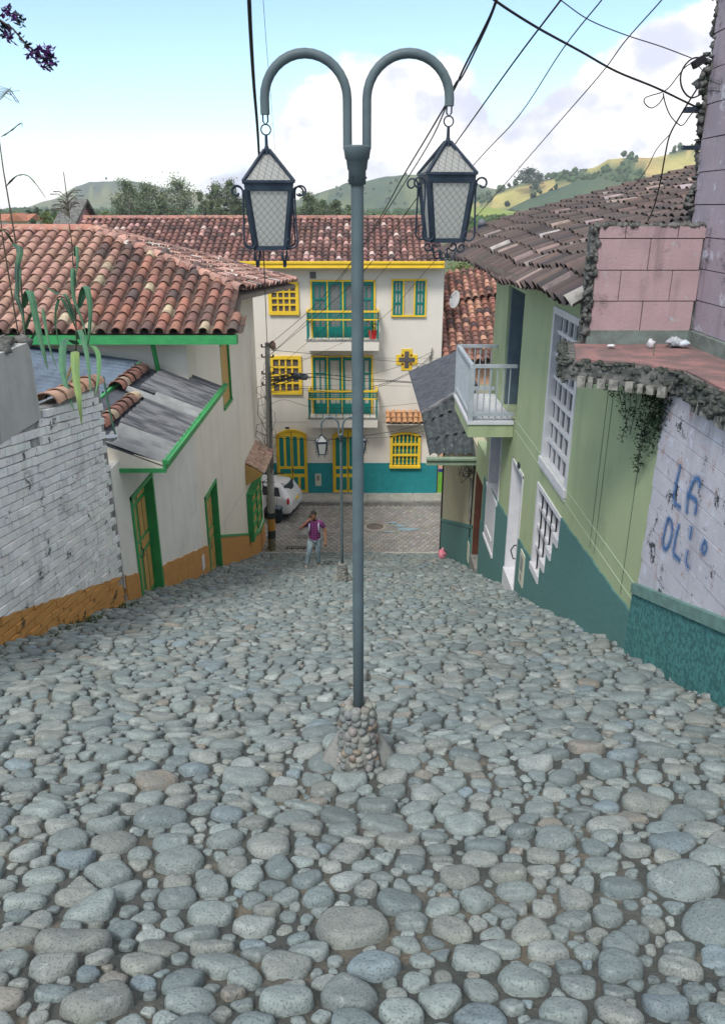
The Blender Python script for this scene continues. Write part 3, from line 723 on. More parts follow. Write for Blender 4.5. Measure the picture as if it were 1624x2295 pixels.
# street window with little tile hood
ya, yb = 24.6, 26.75; za, zb_ = 1.55, 3.25
o = MB(); o.bx(ML,ya,yb,za,zb_,.0,.14); ow = o.build('window', M_amber, th_)
f = MB()
for (a,b) in ((ya,ya+.09),(yb-.09,yb),((ya+yb)/2-.04,(ya+yb)/2+.04)): f.bx(ML,a,b,za,zb_,.14,.20)
for k in range(5):
    z = za+(zb_-za-.08)*k/4; f.bx(ML,ya,yb,z,z+.08,.14,.196)
f.bx(ML,ya-.05,yb+.05,zb_,zb_+.07,0,.26); f.bx(ML,ya-.03,ya,za-.02,zb_,0,.19)
f.build('window_frame', M_green, ow)
hz = 4.05; mb = MB()
S5 = lambda u, v: Vector((XL(26)+.62-v, u, hz+v*.62-.05))
tile_roof(mb, S5, 24.75, 27.2, 0, .62, .2, .22, lambda u,v: True, lambda u,v: vary((.50,.34,.26),.14), r=.09)
ho = mb.build('window_hood', M_tile, th_)
mb = MB(); mb.prism([(XL(24.7),24.62,hz-.45),(XL(24.7)+.55,24.62,hz-.10),(XL(24.7)+.55,24.62,hz-.02),(XL(24.7),24.62,hz+.30)],(0,2.5,0)); mb.build('hood_bracket', M_amber, ho)
# painted wires on wall (thin pale line)
mb = MB(); mb.tube([atX(495,1185,XL(21)+.03),atX(556,1085,XL(25)+.03)],.008,5); mb.build('wall_wire', M_wpaint, th_)
# roof
YG = 17.3; ZG = 9.80
A3 = Vector((-7.3,22.4,11.79)); B3 = Vector((-2.94,19.3,10.5)); C3 = Vector((-2.48,29.5,9.85))
def SF(u, v): return Vector((u, YG-.02+v*.928, ZG+v*.371))       # front slope (v along slope)
Lf = (22.4-YG)/.928
def inF(u, v):
    y = YG+v*.928
    if u < -15 or u > -2.86-.04*v: return False
    if y > 22.35: return False
    # hip line A3-B3
    if u > -7.3:
        yh = 22.4+(u+7.3)*(19.3-22.4)/(-2.94+7.3)
        return y < yh+.12
    return True
def cf(u, v):
    q = (u+7.2)*.55-v*.12+R.gauss(0,.25)
    if q < 0: return vary((.40,.235,.185), .15)
    t_ = R.random()
    if R.random() < .07: return vary((.44,.36,.25),.1)
    return vary(mixc((.38,.175,.125),(.11,.08,.075), min(1,max(0,.48+R.gauss(0,.32)))), .14)
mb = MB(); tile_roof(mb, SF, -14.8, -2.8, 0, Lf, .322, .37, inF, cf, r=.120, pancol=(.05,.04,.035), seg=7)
rf = mb.build('roof', M_tile, th_)
# side slope towards the street
U3 = (C3-B3).normalized(); nrm3 = (B3-A3).cross(C3-A3).normalized()
if nrm3.z < 0: nrm3 = -nrm3
V3 = nrm3.cross(U3).normalized()
if V3.x > 0: V3 = -V3
LBC = (C3-B3).length
def SS(u, v): return B3+U3*u+V3*v+nrm3*.02
def to2(P): return ((P-B3).dot(U3), (P-B3).dot(V3))
a2 = to2(A3)
def inS(u, v):
    if v < -.1 or v > a2[1]: return False
    lo = a2[0]*v/a2[1]; hi = LBC+(a2[0]-LBC)*v/a2[1]
    return lo-.1 <= u <= hi+.1
def cs(u, v):
    t_ = R.random()
    if t_ < .25: return vary((.50,.30,.25),.15)
    if t_ < .32: return vary((.55,.50,.45),.1)
    return darktile(u,v,dark=.5)
mb = MB(); tile_roof(mb, SS, -.1, LBC, -.05, a2[1], .29, .36, inS, cs, r=.125)
# hip ridge tiles
for (P,Q,c_) in ((B3+Vector((.05,-.1,0)),A3,.35),(C3,A3,.5)):
    d = Q-P; n = int(d.length/.33)
    for k in range(n):
        a = P+d*(k/n); b = P+d*((k+1.25)/n); up = Vector((0,0,1)); s_ = d.normalized().cross(up).normalized()
        col = vary(mixc((.50,.28,.22),(.12,.09,.09),min(1,max(0,R.gauss(c_,.25)))),.1)
        def ar(c0, rr): return [c0+s_*(rr*math.cos(PI*q/6))+up*(rr*math.sin(PI*q/6)+.05) for q in range(7)]
        mb.grid([ar(a,.155),ar(b,.135)], col, True); mb.grid([ar(a,.135),ar(a,.155)], mixc(col,(0,0,0),.5), False)
for k in range(24):
    a = Vector((-7.3-k*.34,22.4,11.80)); b = a-Vector((.42,0,0))
    col = vary((.42,.20,.15),.1)
    def ar(c0, rr): return [c0+Vector((0,rr*math.cos(PI*q/6),rr*math.sin(PI*q/6)+.04)) for q in range(7)]
    mb.grid([ar(a,.14),ar(b,.15)], col, True)
mb.build('roof_hip', M_tile, th_)
# roof deck (solid below the tiles) and back slope
mb = MB(); dk = Vector((0,0,-.10))
G1 = Vector((-15,YG,ZG)); G2 = Vector((-2.85,YG,ZG)); RL = Vector((-15,22.4,11.79)); BK = Vector((-15,29.5,9.3)); 
for quad in ([G1,G2,B3,A3,RL],[A3,B3,C3],[A3,C3,BK,RL]): mb.prism([p+dk for p in quad], (0,0,-.10))
mb.build('roof_deck', mk('roof_boards', (.20,.17,.14), (.12,.10,.09), ns=4), rf)
mb = MB(); mb.bx(None,-15,-2.78,YG-.10,YG-.04,ZG-.22,ZG-.03); mb.bx(None,-15,-2.78,YG-.17,YG-.10,ZG-.21,ZG-.14); mb.bx(None,-15,-2.78,YG-.19,YG-.165,ZG-.21,ZG-.05); mb.bx(None,-2.84,-2.78,YG-.04,YG+.12,ZG-.22,ZG-.03)
mb.build('gutter', M_green, rf)
mb = MB(); pA = atY(342,772,YG+.0); pB = atY(356,835,17.7); mb.tube([pA+Vector((0,0,.03)),pB],.055,10); mb.build('downpipe', M_green, rf)
mb = MB(); q = [Vector((-14,YG,ZG-.12)),Vector((-2.9,YG,ZG-.12)),Vector((-2.9,19.3,ZG-.0)),Vector((-2.6,29.2,9.30)),Vector((XL(28)+.02,29.2,9.28)),Vector((XL(18),YC0,ZG-.12))]
mb.prism([q[0],q[1],Vector((-2.9,YC0+.02,ZG-.12)),Vector((-14,YC0+.02,ZG-.12))],(0,0,.03))
mb.build('eave_soffit', M_cream, rf)

# --- corn plants
def leafstrip(mb, pts, w, col, side=None):
    pts = [Vector(p) for p in pts]
    # resample
    n = 14; P = []
    for i in range(n+1):
        t = i/n*(len(pts)-1); k = min(int(t), len(pts)-2); f = t-k
        p0 = pts[max(k-1,0)]; p1 = pts[k]; p2 = pts[k+1]; p3 = pts[min(k+2,len(pts)-1)]
        P.append(.5*((2*p1)+(p2-p0)*f+(2*p0-5*p1+4*p2-p3)*f*f+(3*p1-p0-3*p2+p3)*f**3))
    rows = []
    for i, p in enumerate(P):
        d = (P[min(i+1,n)]-P[max(i-1,0)]).normalized()
        s_ = (side or Vector((1,0,0))) - d*(side or Vector((1,0,0))).dot(d)
        s_.normalize(); q = i/n
        ww = w*.74*max(.03, min(1, q*6+.35)*(1-q**2.6))
        nn = s_.cross(d).normalized(); wave = .12*ww*math.sin(i*2.1)
        rows.append([p-s_*ww/2+nn*(ww*.18+wave), p-s_*ww*.25+nn*ww*.05, p, p+s_*ww*.25+nn*ww*.05, p+s_*ww/2+nn*(ww*.18-wave)])
    mb.grid(rows, col, True)
    mb.grid([[rows[i][2]-Vector((0,0,.001)), rows[i][2]+Vector((.004,-.003,.003))] for i in range(n)], (.30,.42,.22), True)
YCn = 11.9
def corn(name, lab, base, stalk, leaves, tassel=None, Y=YCn):
    t = thing(name, lab, 'corn plant', base)
    mb = MB(); mb.tube([base]+stalk, [.02]+[.016-.011*k/len(stalk) for k in range(len(stalk))], 7); st = mb.build('stalk', M_stalk, t)
    for pts, w, col, sd in leaves:
        m_ = MB(); leafstrip(m_, pts, w, col, sd); m_.build('leaf', M_corn, t)
    if tassel:
        m_ = MB()
        for k in range(24):
            a0 = tassel+Vector((0,0,.10+R.uniform(-.08,.22))); ang = R.uniform(0,2*PI); l_ = R.uniform(.15,.34)
            e = Vector((math.cos(ang)*.8,math.sin(ang)*.4,.55))
            pts = [a0, a0+e*l_*.5, a0+e*l_+Vector((0,0,-l_*.28))]
            m_.tube(pts,[.006,.005,.007],4)
            for q in range(3):
                pq = a0+e*l_*(.4+q*.2); m_.tube([pq,pq+Vector((R.uniform(-.03,.03),R.uniform(-.02,.02),R.uniform(-.02,.03)))],.0025,3)
        m_.tube([tassel,tassel+Vector((0,0,.62))],[.010,.006],5)
        m_.build('tassel', M_stalk, t)
    return t
g1 = (.045,.135,.085); g2 = (.08,.20,.07); g3 = (.17,.24,.07); g4 = (.24,.16,.07); gd = (.035,.075,.065)
a = lambda x, y, Y=10.35: atY(x, y, Y+1.55)
S1 = Vector((1,.25,0)); S2v = Vector((.5,1,0))
bx_ = a(162,925); base1 = Vector((-4.75,11.95,8.95))
corn('corn_plant', 'tall maize plant with an open tassel and drooping leaves behind the coping tiles', base1,
     [a(158,905),a(170,800),a(172,760),a(170,700),a(166,620),a(161,540),a(155,500)],
     [([a(170,640),a(163,600,10.2),a(165,665,10.1),a(185,720,10.1),a(196,760,10.1)],.075,g1,S1),
      ([a(168,575),a(172,552,10.3),a(174,590,10.2),a(170,620,10.2)],.07,g1,S1),
      ([a(178,690),a(192,640,10.2),a(203,700,10.1),a(195,795,10.1)],.13,g1,S1),
      ([a(176,760),a(180,740,10.2),a(196,800,9.6),a(205,890,9.1)],.12,g1,S1),
      ([a(175,770),a(215,780,10.0),a(222,830,9.4),a(214,885,9.1)],.11,g2,S1),
      ([a(176,770),a(145,760,10.1),a(140,820,9.6),a(150,870,9.2),a(166,920,8.9)],.15,g1,S1),
      ([a(172,790),a(168,790,9.5),a(170,840,9.2),a(178,900,8.9),a(184,955,8.7)],.17,g3,S1),
      ([a(172,740),a(140,672,10.3),a(128,690,10.2),a(126,730,10.2),a(133,775,10.2)],.085,g1,S2v),
      ([a(170,720),a(150,665,10.2),a(133,660,10.3),a(115,650,10.3),a(98,640,10.3)],.07,gd,S1),
      ([a(168,800),a(150,850,10.2),a(140,885,10.1),a(148,910,10.1)],.06,g4,S1),
      ([a(165,820),a(160,860,10.2),a(152,890,10.1)],.05,g4,S1)], a(154,470)-Vector((0,0,.12)))
base2 = Vector((a(60,905).x,11.8,8.95))
corn('corn_plant', 'taller maize plant at the left edge whose bare top reaches into the sky', base2,
     [a(57,765),a(52,690),a(45,600),a(32,520),a(20,450),a(8,380),a(0,320),a(-14,230)],
     [([a(30,545),a(45,560,10.2),a(38,610,10.1),a(42,680,10.1)],.13,gd,S1),
      ([a(46,600),a(38,660,10.1),a(50,700,10.1),a(56,750,10.1)],.10,gd,S1),
      ([a(54,690),a(66,650,10.1),a(84,730,10.0),a(98,790,9.9),a(108,830,9.9)],.14,g1,S1),
      ([a(96,690,10.1),a(104,740,10.0),a(112,780,9.9),a(130,830,9.9)],.06,g1,S1),
      ([a(57,740),a(72,700,10.2),a(80,705,10.1)],.06,g1,S1),
      ([a(62,775),a(80,745,10.2),a(86,740,10.2),a(100,720,10.2)],.05,g1,S1),
      ([a(12,420),a(35,395,10.2),a(60,392,10.2),a(80,410,10.1),a(107,450,10.1)],.055,(.02,.025,.025),S2v),
      ([a(2,307),a(25,292,10.2),a(48,275,10.1),a(50,290,10.1)],.045,(.02,.025,.025),S2v),
      ([a(30,545),a(12,520,10.2),a(-8,510,10.2)],.05,(.02,.03,.03),S2v)], None)
mbt = MB()
tb = a(-22,260)
for k in range(9):
    pts = [tb, a(0,225-k*4), a(10+k*1.8,215-k*3+k*k*.15), a(24+R.uniform(0,26),232+k*3-R.uniform(0,60))]
    mbt.tube(pts,[.004,.0045,.004,.003],4)
mbt.tube([tb-Vector((.1,0,1.6)),tb],.008,5)
mbt.tube([Vector((tb.x-.1,tb.y,8.9)),tb-Vector((.1,0,1.6))],.012,5)
tagp(mbt.build('grass_plume', M_stalk), 'feathery dry tassel leaning in at the left edge of the sky', 'corn tassel')
# --- bougainvillea
bo = thing('bougainvillea', 'bougainvillea branch with purple flowers reaching in at the upper left', 'bougainvillea', (-3.4,4.6,8.9))
Yb = 5.2
path = [Vector((-5.2,4.6,8.95)),Vector((-5.0,4.7,11.2)),Vector((-4.3,4.9,13.3)),atY(-120,-60,5.1),atY(-40,20,Yb),atY(0,45,Yb),atY(30,65,Yb),atY(60,100,Yb),atY(85,120,Yb),atY(105,138,Yb),atY(112,148,Yb)]
mb = MB(); mb.tube(path,[.03,.025,.018,.012,.008,.007,.006,.006,.005,.004,.003],6); st = mb.build('stem', M_stalk, bo)
ml = MB(); mf = MB()
def quadleaf(mb, p, l_, w_, col=None, rng=R):
    d = Vector((rng.uniform(-1,1),rng.uniform(-1,1),rng.uniform(-1,1))).normalized(); u, v = ortho(d)
    mb.face([p, p+d*l_*.5+u*w_+v*w_*.3, p+d*l_, p+d*l_*.5-u*w_+v*w_*.3], col, False)
for k in range(3,len(path)-1):
    for q in range(9):
        p = path[k].lerp(path[k+1], R.random()); quadleaf(ml, p, R.uniform(.03,.055), R.uniform(.008,.014))
for (x,y,n) in ((16,22,7),(30,36,6),(40,40,5),(48,48,5),(20,80,8),(8,72,5),(8,62,4),(74,120,8),(88,133,6),(98,112,9),(108,115,7),(112,130,8),(105,145,7),(118,133,4)):
    c = atY(x,y*1.0,Yb)
    for q in range(n*3): quadleaf(mf if (n>5) else ml, c+Vector((R.gauss(0,.012),R.gauss(0,.012),R.gauss(0,.012))), R.uniform(.025,.045), R.uniform(.010,.018))
ml.build('foliage', mk('boug_leaf', (.02,.03,.045), (.03,.05,.05), ns=20), bo); mf.build('flowers', mk('boug_bract', (.16,.05,.22), (.10,.04,.18), ns=30), bo)
# ================================================================== right side
def blocks(mb, M, a0, a1, z0, z1, bl, bh, t0, t1, col=(.5,.5,.5), gap=.007, rng=R, skip=None, amt=.05):
    j = 0; z = z0
    while z < z1:
        zz = min(z+bh, z1); off = (j % 2)*bl/2; a = a0-off
        while a < a1:
            x0 = max(a, a0); x1 = min(a+bl, a1)
            if x1-x0 > .03 and zz-z > .03 and not (skip and skip((x0+x1)/2, (z+zz)/2)):
                d = rng.uniform(-.004,.004)
                mb.bx(M, x0+gap, x1-gap, z+gap, zz-gap, t0, t1+d, vary(col, amt, rng))
            a += bl
        z += bh; j += 1
gh = thing('green_house', 'pale green house with white grid windows, barred balcony and dark slate foot', 'house', (3,14,ground(14)))
HA = (10.66,12.28,8.50,10.95); HD = (13.55,14.6,4.4,7.75); HC = (15.9,17.25,6.3,8.1); HBal = (14.65,16.3,8.47,10.92)
colsB = []; nB = 5; b0, b1 = 10.70, 12.33; cw = (b1-b0)/nB
stepz = [7.66,7.29,6.92,6.55,6.55]       # near -> far
for k in range(nB): colsB.append((b0+k*cw, b0+(k+1)*cw, stepz[k], 8.03))
mb = MB(); wallpanel(mb, MR, 7.45, 8.95, lambda a: ground(a)-.3, lambda a: 10.755, [], .3); wallpanel(mb, MR, 8.95, 17.844, lambda a: ground(a)-.3, lambda a: 11.22, [HA,HD,HC,HBal]+colsB, .3)
HE = (18.05,19.15,3.0,5.95)
wallpanel(mb, MR, 17.85, 19.28, lambda a: ground(a)-.3, lambda a: 6.75, [HE], .3)
mb.face([(3.0,17.85,6.7),(3.0,17.85,11.22),(9,17.85,11.22),(9,17.85,6.7)])
mb.build('wall', M_lime, gh)
mb = MB()
def dd(a0, a1, f0, n=4):
    n = max(1,int((a1-a0)/.08)) if a1-a0 > .5 else n; f = (lambda x: f0(x)+wob(x)*.7) if n > 1 else f0
    for k in range(n):
        x0 = a0+(a1-a0)*k/n; x1 = a0+(a1-a0)*(k+1)/n
        P = [MR(x0,ground(x0)-.25,.001),MR(x1,ground(x1)-.25,.001),MR(x1,f(x1),.001),MR(x0,f(x0),.001)]
        mb.hexa(P+[p-Vector((.022,0,0)) for p in P])
dd(7.45,10.70,lambda y: 8.20-(y-7.45)*.045,6)
for k in range(nB): dd(b0+k*cw, b0+(k+1)*cw, (lambda q: lambda y: q)(stepz[k]-.02),1)
dd(12.33,13.5,lambda y: 6.62-.1*(y-12.3),3); dd(14.65,17.85,lambda y: 6.45-.06*(y-14.6),5); dd(17.85,18.03,lambda y: 5.05,1)
mb.build('dado', M_slate, gh)
mb = MB()
for z in (8.33,8.53): mb.bx(MR,7.47,14.6,z,z+.012,0,.006)
for y in (9.35,9.55): pass
mb.build('string_lines', mk('pale_green_line', (.42,.52,.38)), gh)
mb = MB()
for y in (9.05,9.25,7.95): mb.bx(MR,y,y+.015,8.22,11.1,0,.004)
mb.build('wall_seam', mk('wall_seam_dark', (.12,.17,.11)), gh)
# window A
def gridwin(h, nc, nr, parent, name='window', dep=.08, sill=True):
    y0,y1,z0,z1 = h
    g = MB(); g.bx(MR,y0,y1,z0,z1,-dep-.03,-dep-.02); gw = g.build(name, M_glass, parent)
    f = MB(); e = .07
    f.bx(MR,y0-.04,y0+e,z0,z1,-dep-.02,.02); f.bx(MR,y1-e,y1+.03,z0,z1,-dep-.02,.02); f.bx(MR,y0-.04,y1+.03,z1-e,z1+.03,-dep-.02,.022)
    for k in range(1,nc): 
        a = y0+(y1-y0)*k/nc; f.bx(MR,a-.022,a+.022,z0,z1,-dep-.02,-dep+.02)
    for k in range(1,nr):
        z = z0+(z1-z0)*k/nr; f.bx(MR,y0,y1,z-.03,z+.03,-dep-.02,-dep+.03)
    f.build('window_frame', M_wpaint, gw)
    if sill:
        s = MB(); s.bx(MR,y0-.06,y1+.05,z0-.09,z0+.035,-dep-.02,.05); s.bx(MR,y0-.04,y1+.03,z0-.15,z0-.09,-.01,.03); s.build('window_sill', M_wpaint, gw)
    return gw
gridwin(HA,5,7,gh)
g = MB()
for h in colsB: g.bx(MR,h[0],h[1],h[2],h[3],-.16,-.15)
gw = g.build('window', M_glass, gh)
f = MB(); f.bx(MR,b0-.03,b0+.05,stepz[0],8.03,-.15,.02); f.bx(MR,b1-.07,b1+.03,6.55,8.03,-.15,.02); f.bx(MR,b0-.03,b1+.03,7.98,8.06,-.15,.022)
for k in range(1,nB): f.bx(MR,b0+k*cw-.03,b0+k*cw+.03,min(stepz[k],stepz[k-1]),8.03,-.15,-.025)
for k in range(nB):
    z = 7.66
    while z > stepz[k]+.02: f.bx(MR,b0+k*cw,b0+(k+1)*cw,z-.04,z+.04,-.15,-.012); z -= .37
f.build('window_frame', M_wpaint, gw)
f = MB()
for k in range(nB): f.bx(MR,b0+k*cw-.0+(.004 if k==4 else 0),b0+(k+1)*cw,stepz[k]-.10,stepz[k]+.03,-.15,.045)
f.build('window_sill', M_wpaint, gw)
# door D
mb = MB(); mb.bx(MR,HD[0],HD[1],HD[2],HD[3],-.30,-.26); d_ = mb.build('door', M_wpaint, gh)
mb = MB(); mb.bx(MR,HD[1]-.035,HD[1]+.03,HD[2],HD[3]+.03,-.26,.02); mb.bx(MR,HD[0]-.04,HD[0]+.03,HD[2],HD[3],-.26,.02); mb.bx(MR,HD[0]-.04,HD[1]+.03,HD[3]-.04,HD[3]+.03,-.26,.021)
mb.build('door_frame', M_wpaint, d_)
mb = MB(); mb.tube([MR(13.62,6.0,-.1),MR(13.62,6.02,.06),MR(13.70,6.16,.10),MR(13.62,6.3,.06),MR(13.62,6.32,-.1)],.014,6); mb.build('handle', M_iron, d_)
mb = MB(); mb.bx(MR,HD[0],HD[1],4.4,ground(13.55)+.08,-.28,.05); mb.build('threshold', M_wpaint, gh)
mb = MB(); mb.bx(MR,13.9,14.05,7.76,7.86,0,.03); mb.build('number_plate', M_iron, gh)
# meter cover
mb = MB(); mb.bx(MR,12.75,13.1,ground(13)+.30,ground(13)+.95,.02,.045); mc = mb.build('meter_cover', mk('cream_plastic', (.50,.52,.42)), gh)
mb = MB(); mb.bx(MR,12.82,13.03,ground(13)+.58,ground(13)+.86,.046,.05); mb.bx(MR,12.87,12.98,ground(13)+.38,ground(13)+.50,.046,.05); mb.build('meter_window', M_conc, mc)
# window C
g = MB(); g.bx(MR,HC[0],HC[1],HC[2],HC[3],-.27,-.26); gw = g.build('window', M_glass, gh)
f = MB(); f.bx(MR,HC[1]-.03,HC[1]+.04,HC[2],HC[3],-.26,.02); f.bx(MR,HC[0]-.04,HC[0]+.02,HC[2],HC[3],-.26,.02); f.bx(MR,HC[0]-.05,HC[1]+.05,HC[2]-.06,HC[2]+.03,-.26,.06); f.bx(MR,HC[0],HC[1],HC[3]-.05,HC[3]+.02,-.26,.02)
f.build('window_frame', M_wpaint, gw)
f = MB(); f.bx(MR,16.0,17.3,5.0,6.24,.0,.035); f.bx(MR,15.97,17.33,4.92,5.0,.0,.06); f.bx(MR,16.25,17.05,5.22,5.3,.035,.06); f.build('window_apron', M_wpaint, gh)
# brown door E
mb = MB(); mb.bx(MR,HE[0],HE[1],HE[2],HE[3],-.28,-.24); d_ = mb.build('door', mk('brown_door', (.13,.05,.035), (.09,.04,.03), ns=4, rough=.6), gh)
mb = MB(); mb.bx(MR,HE[1]-.05,HE[1]+.0,HE[2],HE[3],-.24,.012); mb.build('door_frame', MATS['brown_door'], d_)
mb = MB(); mb.bx(MR,HE[0],HE[1],3.0,ground(18.05)+.06,-.26,.05); mb.build('threshold', M_conc, gh)
# balcony opening
mb = MB(); mb.bx(MR,HBal[0],HBal[1],HBal[2],HBal[3],-.33,-.32); bd = mb.build('balcony_door', M_glass, gh)
mb = MB(); mb.bx(MR,HBal[1]-.1,HBal[1],HBal[2],HBal[3],-.31,-.05); mb.bx(MR,HBal[0],HBal[0]+.05,HBal[2],HBal[3],-.31,-.25)
for a in (15.05,15.6): mb.bx(MR,a,a+.05,HBal[2],HBal[3],-.31,-.26)
mb.bx(MR,HBal[0],HBal[1],HBal[3]-.08,HBal[3],-.31,-.24)
mb.build('door_frame', mk('blue_grey_paint', (.12,.17,.20), (.09,.13,.16), ns=4, rough=.5), bd)
bal = MB(); bal.bx(None,2.1,2.995,14.8,17.2,8.14,8.40); bo_ = bal.build('balcony', M_lime, gh)
mb = MB(); mb.bx(None,2.07,2.99,14.77,17.23,8.403,8.47); mb.build('balcony_floor', M_wpaint, bo_)
mb = MB(); x0,y0,y1 = 2.13,14.83,17.17
for (p,q) in (((x0,y0),(x0,y1)),((x0,y0),(2.99,y0)),((x0,y1),(2.99,y1))):
    for z,h in ((9.55,.06),(8.60,.07)):
        mb.bar((p[0],p[1],z),(q[0],q[1],z),.075,h)
for (x,y) in ((x0,y0),(x0,y1)): mb.bx(None,x-.045,x+.045,y-.045,y+.045,8.45,9.53)
M_rail = mk('grey_rail_paint', (.40,.44,.48), (.33,.37,.40), ns=6, rough=.5); mb.build('balcony_rail', M_rail, bo_)
k = 0
def post(x, y):
    m_ = MB(); m_.tube([(x,y,8.48),(x,y,9.53)],.014,6); m_.build('baluster', M_rail, bo_)
for q in range(1,7): post(x0+q*(2.99-x0)/7, y0)
for q in range(1,7): post(x0+q*(2.99-x0)/7, y1)
for q in range(1,20): post(x0, y0+q*(y1-y0)/20)
# roof
def xe(y): return 2.40 if y < 13.9 else 2.40-.48*((y-13.9)/4.6)**1.5
def ze(y): return 11.35-.16*min(1,(y-8.9)/5) + max(0,(y-13.9)/4.6)*.18
def prof(s): return .24*s+.40*(1-math.exp(-s/.8))
def SR(u, v): 
    s = v*.94; return Vector((xe(u)+s, u, ze(u)+prof(s)+.05+.03*math.sin(u*1.3)+.02*math.sin(u*3.1+s)))
def cr(u, v):
    t_ = R.random()
    if t_ < .08: return vary((.26,.20,.185),.2)
    if t_ < .10: return vary((.36,.32,.31),.15)
    return vary(mixc((.15,.105,.09),(.055,.05,.052), min(1,max(0,R.gauss(.6,.22)))), .15)
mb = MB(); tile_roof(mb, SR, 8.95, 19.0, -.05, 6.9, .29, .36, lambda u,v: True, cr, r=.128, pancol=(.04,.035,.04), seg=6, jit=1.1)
rf = mb.build('roof', M_tile, gh)
mb = MB(); rows_t = []
for k in range(12):
    u = 8.8+(19.05-8.8)*k/11; rows_t.append([Vector((xe(u)+.03+s*.94, u, ze(u)+prof(s*.94)-.035)) for s in (.16,.3,.6,1,1.6,2.5,4,6.9)])
mb.grid(rows_t, None, False); mb.grid([[p-Vector((0,0,.06)) for p in r] for r in rows_t], None, False)
mb.face([p for p in rows_t[-1]]+[p-Vector((0,0,.1)) for p in reversed(rows_t[-1])]); mb.face([rows_t[0][0],rows_t[-1][0],rows_t[-1][0]-Vector((0,0,.06)),rows_t[0][0]-Vector((0,0,.06))])
mb.face([(2.95,17.84,11.1)]+[tuple(Vector((xe(17.84)+s, 17.84, ze(17.84)+prof(s)-.1))) for s in (.9,2,4,6.4)]+[(8.9,17.84,11.1)])
mb.build('roof_deck', MATS['roof_boards'], rf)
mb = MB(); mb.lathe((0,0,0),[(.0,0),(.07,.0),(.09,.12),(.08,.16),(0,.17)],12); 
p = atY(1082,509,18.7); fl = thing('floodlight', 'small dark floodlight standing on the ridge of the green house roof', 'lamp', p)
m2_ = MB(); m2_.v = [(v[0]*1.0, v[2]*1.1, v[1]) for v in mb.v]; m2_.f = mb.f; m2_.c = mb.c; m2_.sm = mb.sm
o = m2_.build('lamp_head', mk('grey_lamp', (.13,.14,.16), rough=.5), None); o.parent = fl; o.location = (-.02,-.02,.08)
mb = MB(); mb.bx(None,-.12,.06,-.03,.03,-.25,.03); o = mb.build('bracket', M_iron, None); o.parent = fl

# --- beige house beyond
bh_ = thing('beige_house', 'low beige house with grey corrugated hip roof at the foot of the slope', 'house', (3,23,ground(23)))
mb = MB(); wallpanel(mb, MR, 19.3, 26.9, lambda a: ground(a)-.3, lambda a: 6.6, (), .3)
mb.face([(3.0,26.9,-.3),(3.0,26.9,6.6),(8,26.9,6.6),(8,26.9,-.3)])
mb.build('wall', mk('beige_plaster', (.44,.42,.30), (.39,.37,.27), ns=1.5, bump=.004, bs=30, streak=((.25,.24,.18),2,.3)), bh_)
def fd(y): return 4.42+(y-19.1)*(-2.66/7.0)
mb = MB()
for k in range(8):
    x0 = 19.3+k*.95; x1 = x0+.95
    P = [MR(x0,ground(x0)-.25,.001),MR(x1,ground(x1)-.25,.001),MR(x1,fd(x1),.001),MR(x0,fd(x0),.001)]; mb.hexa(P+[p-Vector((.03,0,0)) for p in P])
    P = [MR(x0,fd(x0)-.08,.0),MR(x1,fd(x1)-.08,.0),MR(x1,fd(x1)+.02,.0),MR(x0,fd(x0)+.02,.0)]; mb.hexa(P+[p-Vector((.05,0,0)) for p in P])
mb.build('dado', M_slate, bh_)
mb = MB(); mb.bx(MR,19.7,19.95,4.3,5.5,0,.05); mb.build('electric_box', M_conc, bh_)
mb = MB(); mb.bx(MR,19.45,19.75,ground(19.6)+.25,ground(19.6)+.8,.03,.05); mb.build('meter_cover', MATS['cream_plastic'], bh_)
mb = MB(); mb.tube([(2.96,26.8,.0),(2.96,26.8,5.9)],.03,6); mb.tube([(2.97,19.42,6.1),(2.96,19.42,5.2),(2.96,19.5,4.2),(2.96,19.55,3.9)],.02,6)
mb.build('wall_pipe', M_cable, bh_)
def corrq(mb, P00, P10, P01, P11, wl, amp, lift=.0, ragged=0):
    """bilinear sheet, corrugated across P00->P10, running P00->P01"""
    L_ = (P10-P00).length; n = int(L_/wl*8); N = (P10-P00).cross(P01-P00).normalized()
    if N.z < 0: N = -N
    rows = []
    for s_ in (0,.33,.66,1):
        row = []
        for i in range(n+1):
            t = i/n; p = P00.lerp(P10,t).lerp(P01.lerp(P11,t), s_); row.append(p+N*(amp*(2*abs(math.sin(PI*L_*t/wl))-1)+lift))
        rows.append(row)
    mb.grid(rows, None, True); mb.grid([[p-N*.012 for p in r] for r in rows], None, True)
    for r in (rows[0], rows[-1]): mb.grid([r,[p-N*.012 for p in r]], None, False)
V_ = Vector
e0, e1 = V_((1.78,19.5,6.32)), V_((3.0,19.5,6.32)); h0, h1 = V_((1.72,21.9,6.75)), V_((3.3,22.1,7.60))
def bl2(s, t): return e0.lerp(e1,t).lerp(h0.lerp(h1,t), s)
rr0 = None
for (s0,s1,lf) in ((.0,.36,.0),(.32,.80,.02),(.74,1.0,.045)):
    mb = MB(); corrq(mb, bl2(s0,0), bl2(s0,1), bl2(s1,0), bl2(s1,1), .235, .045, lf)
    o = mb.build('corrugated_sheet', M_lichen, bh_)
e2, e3 = V_((1.68,27.9,6.82)), V_((3.6,27.9,7.62)); 
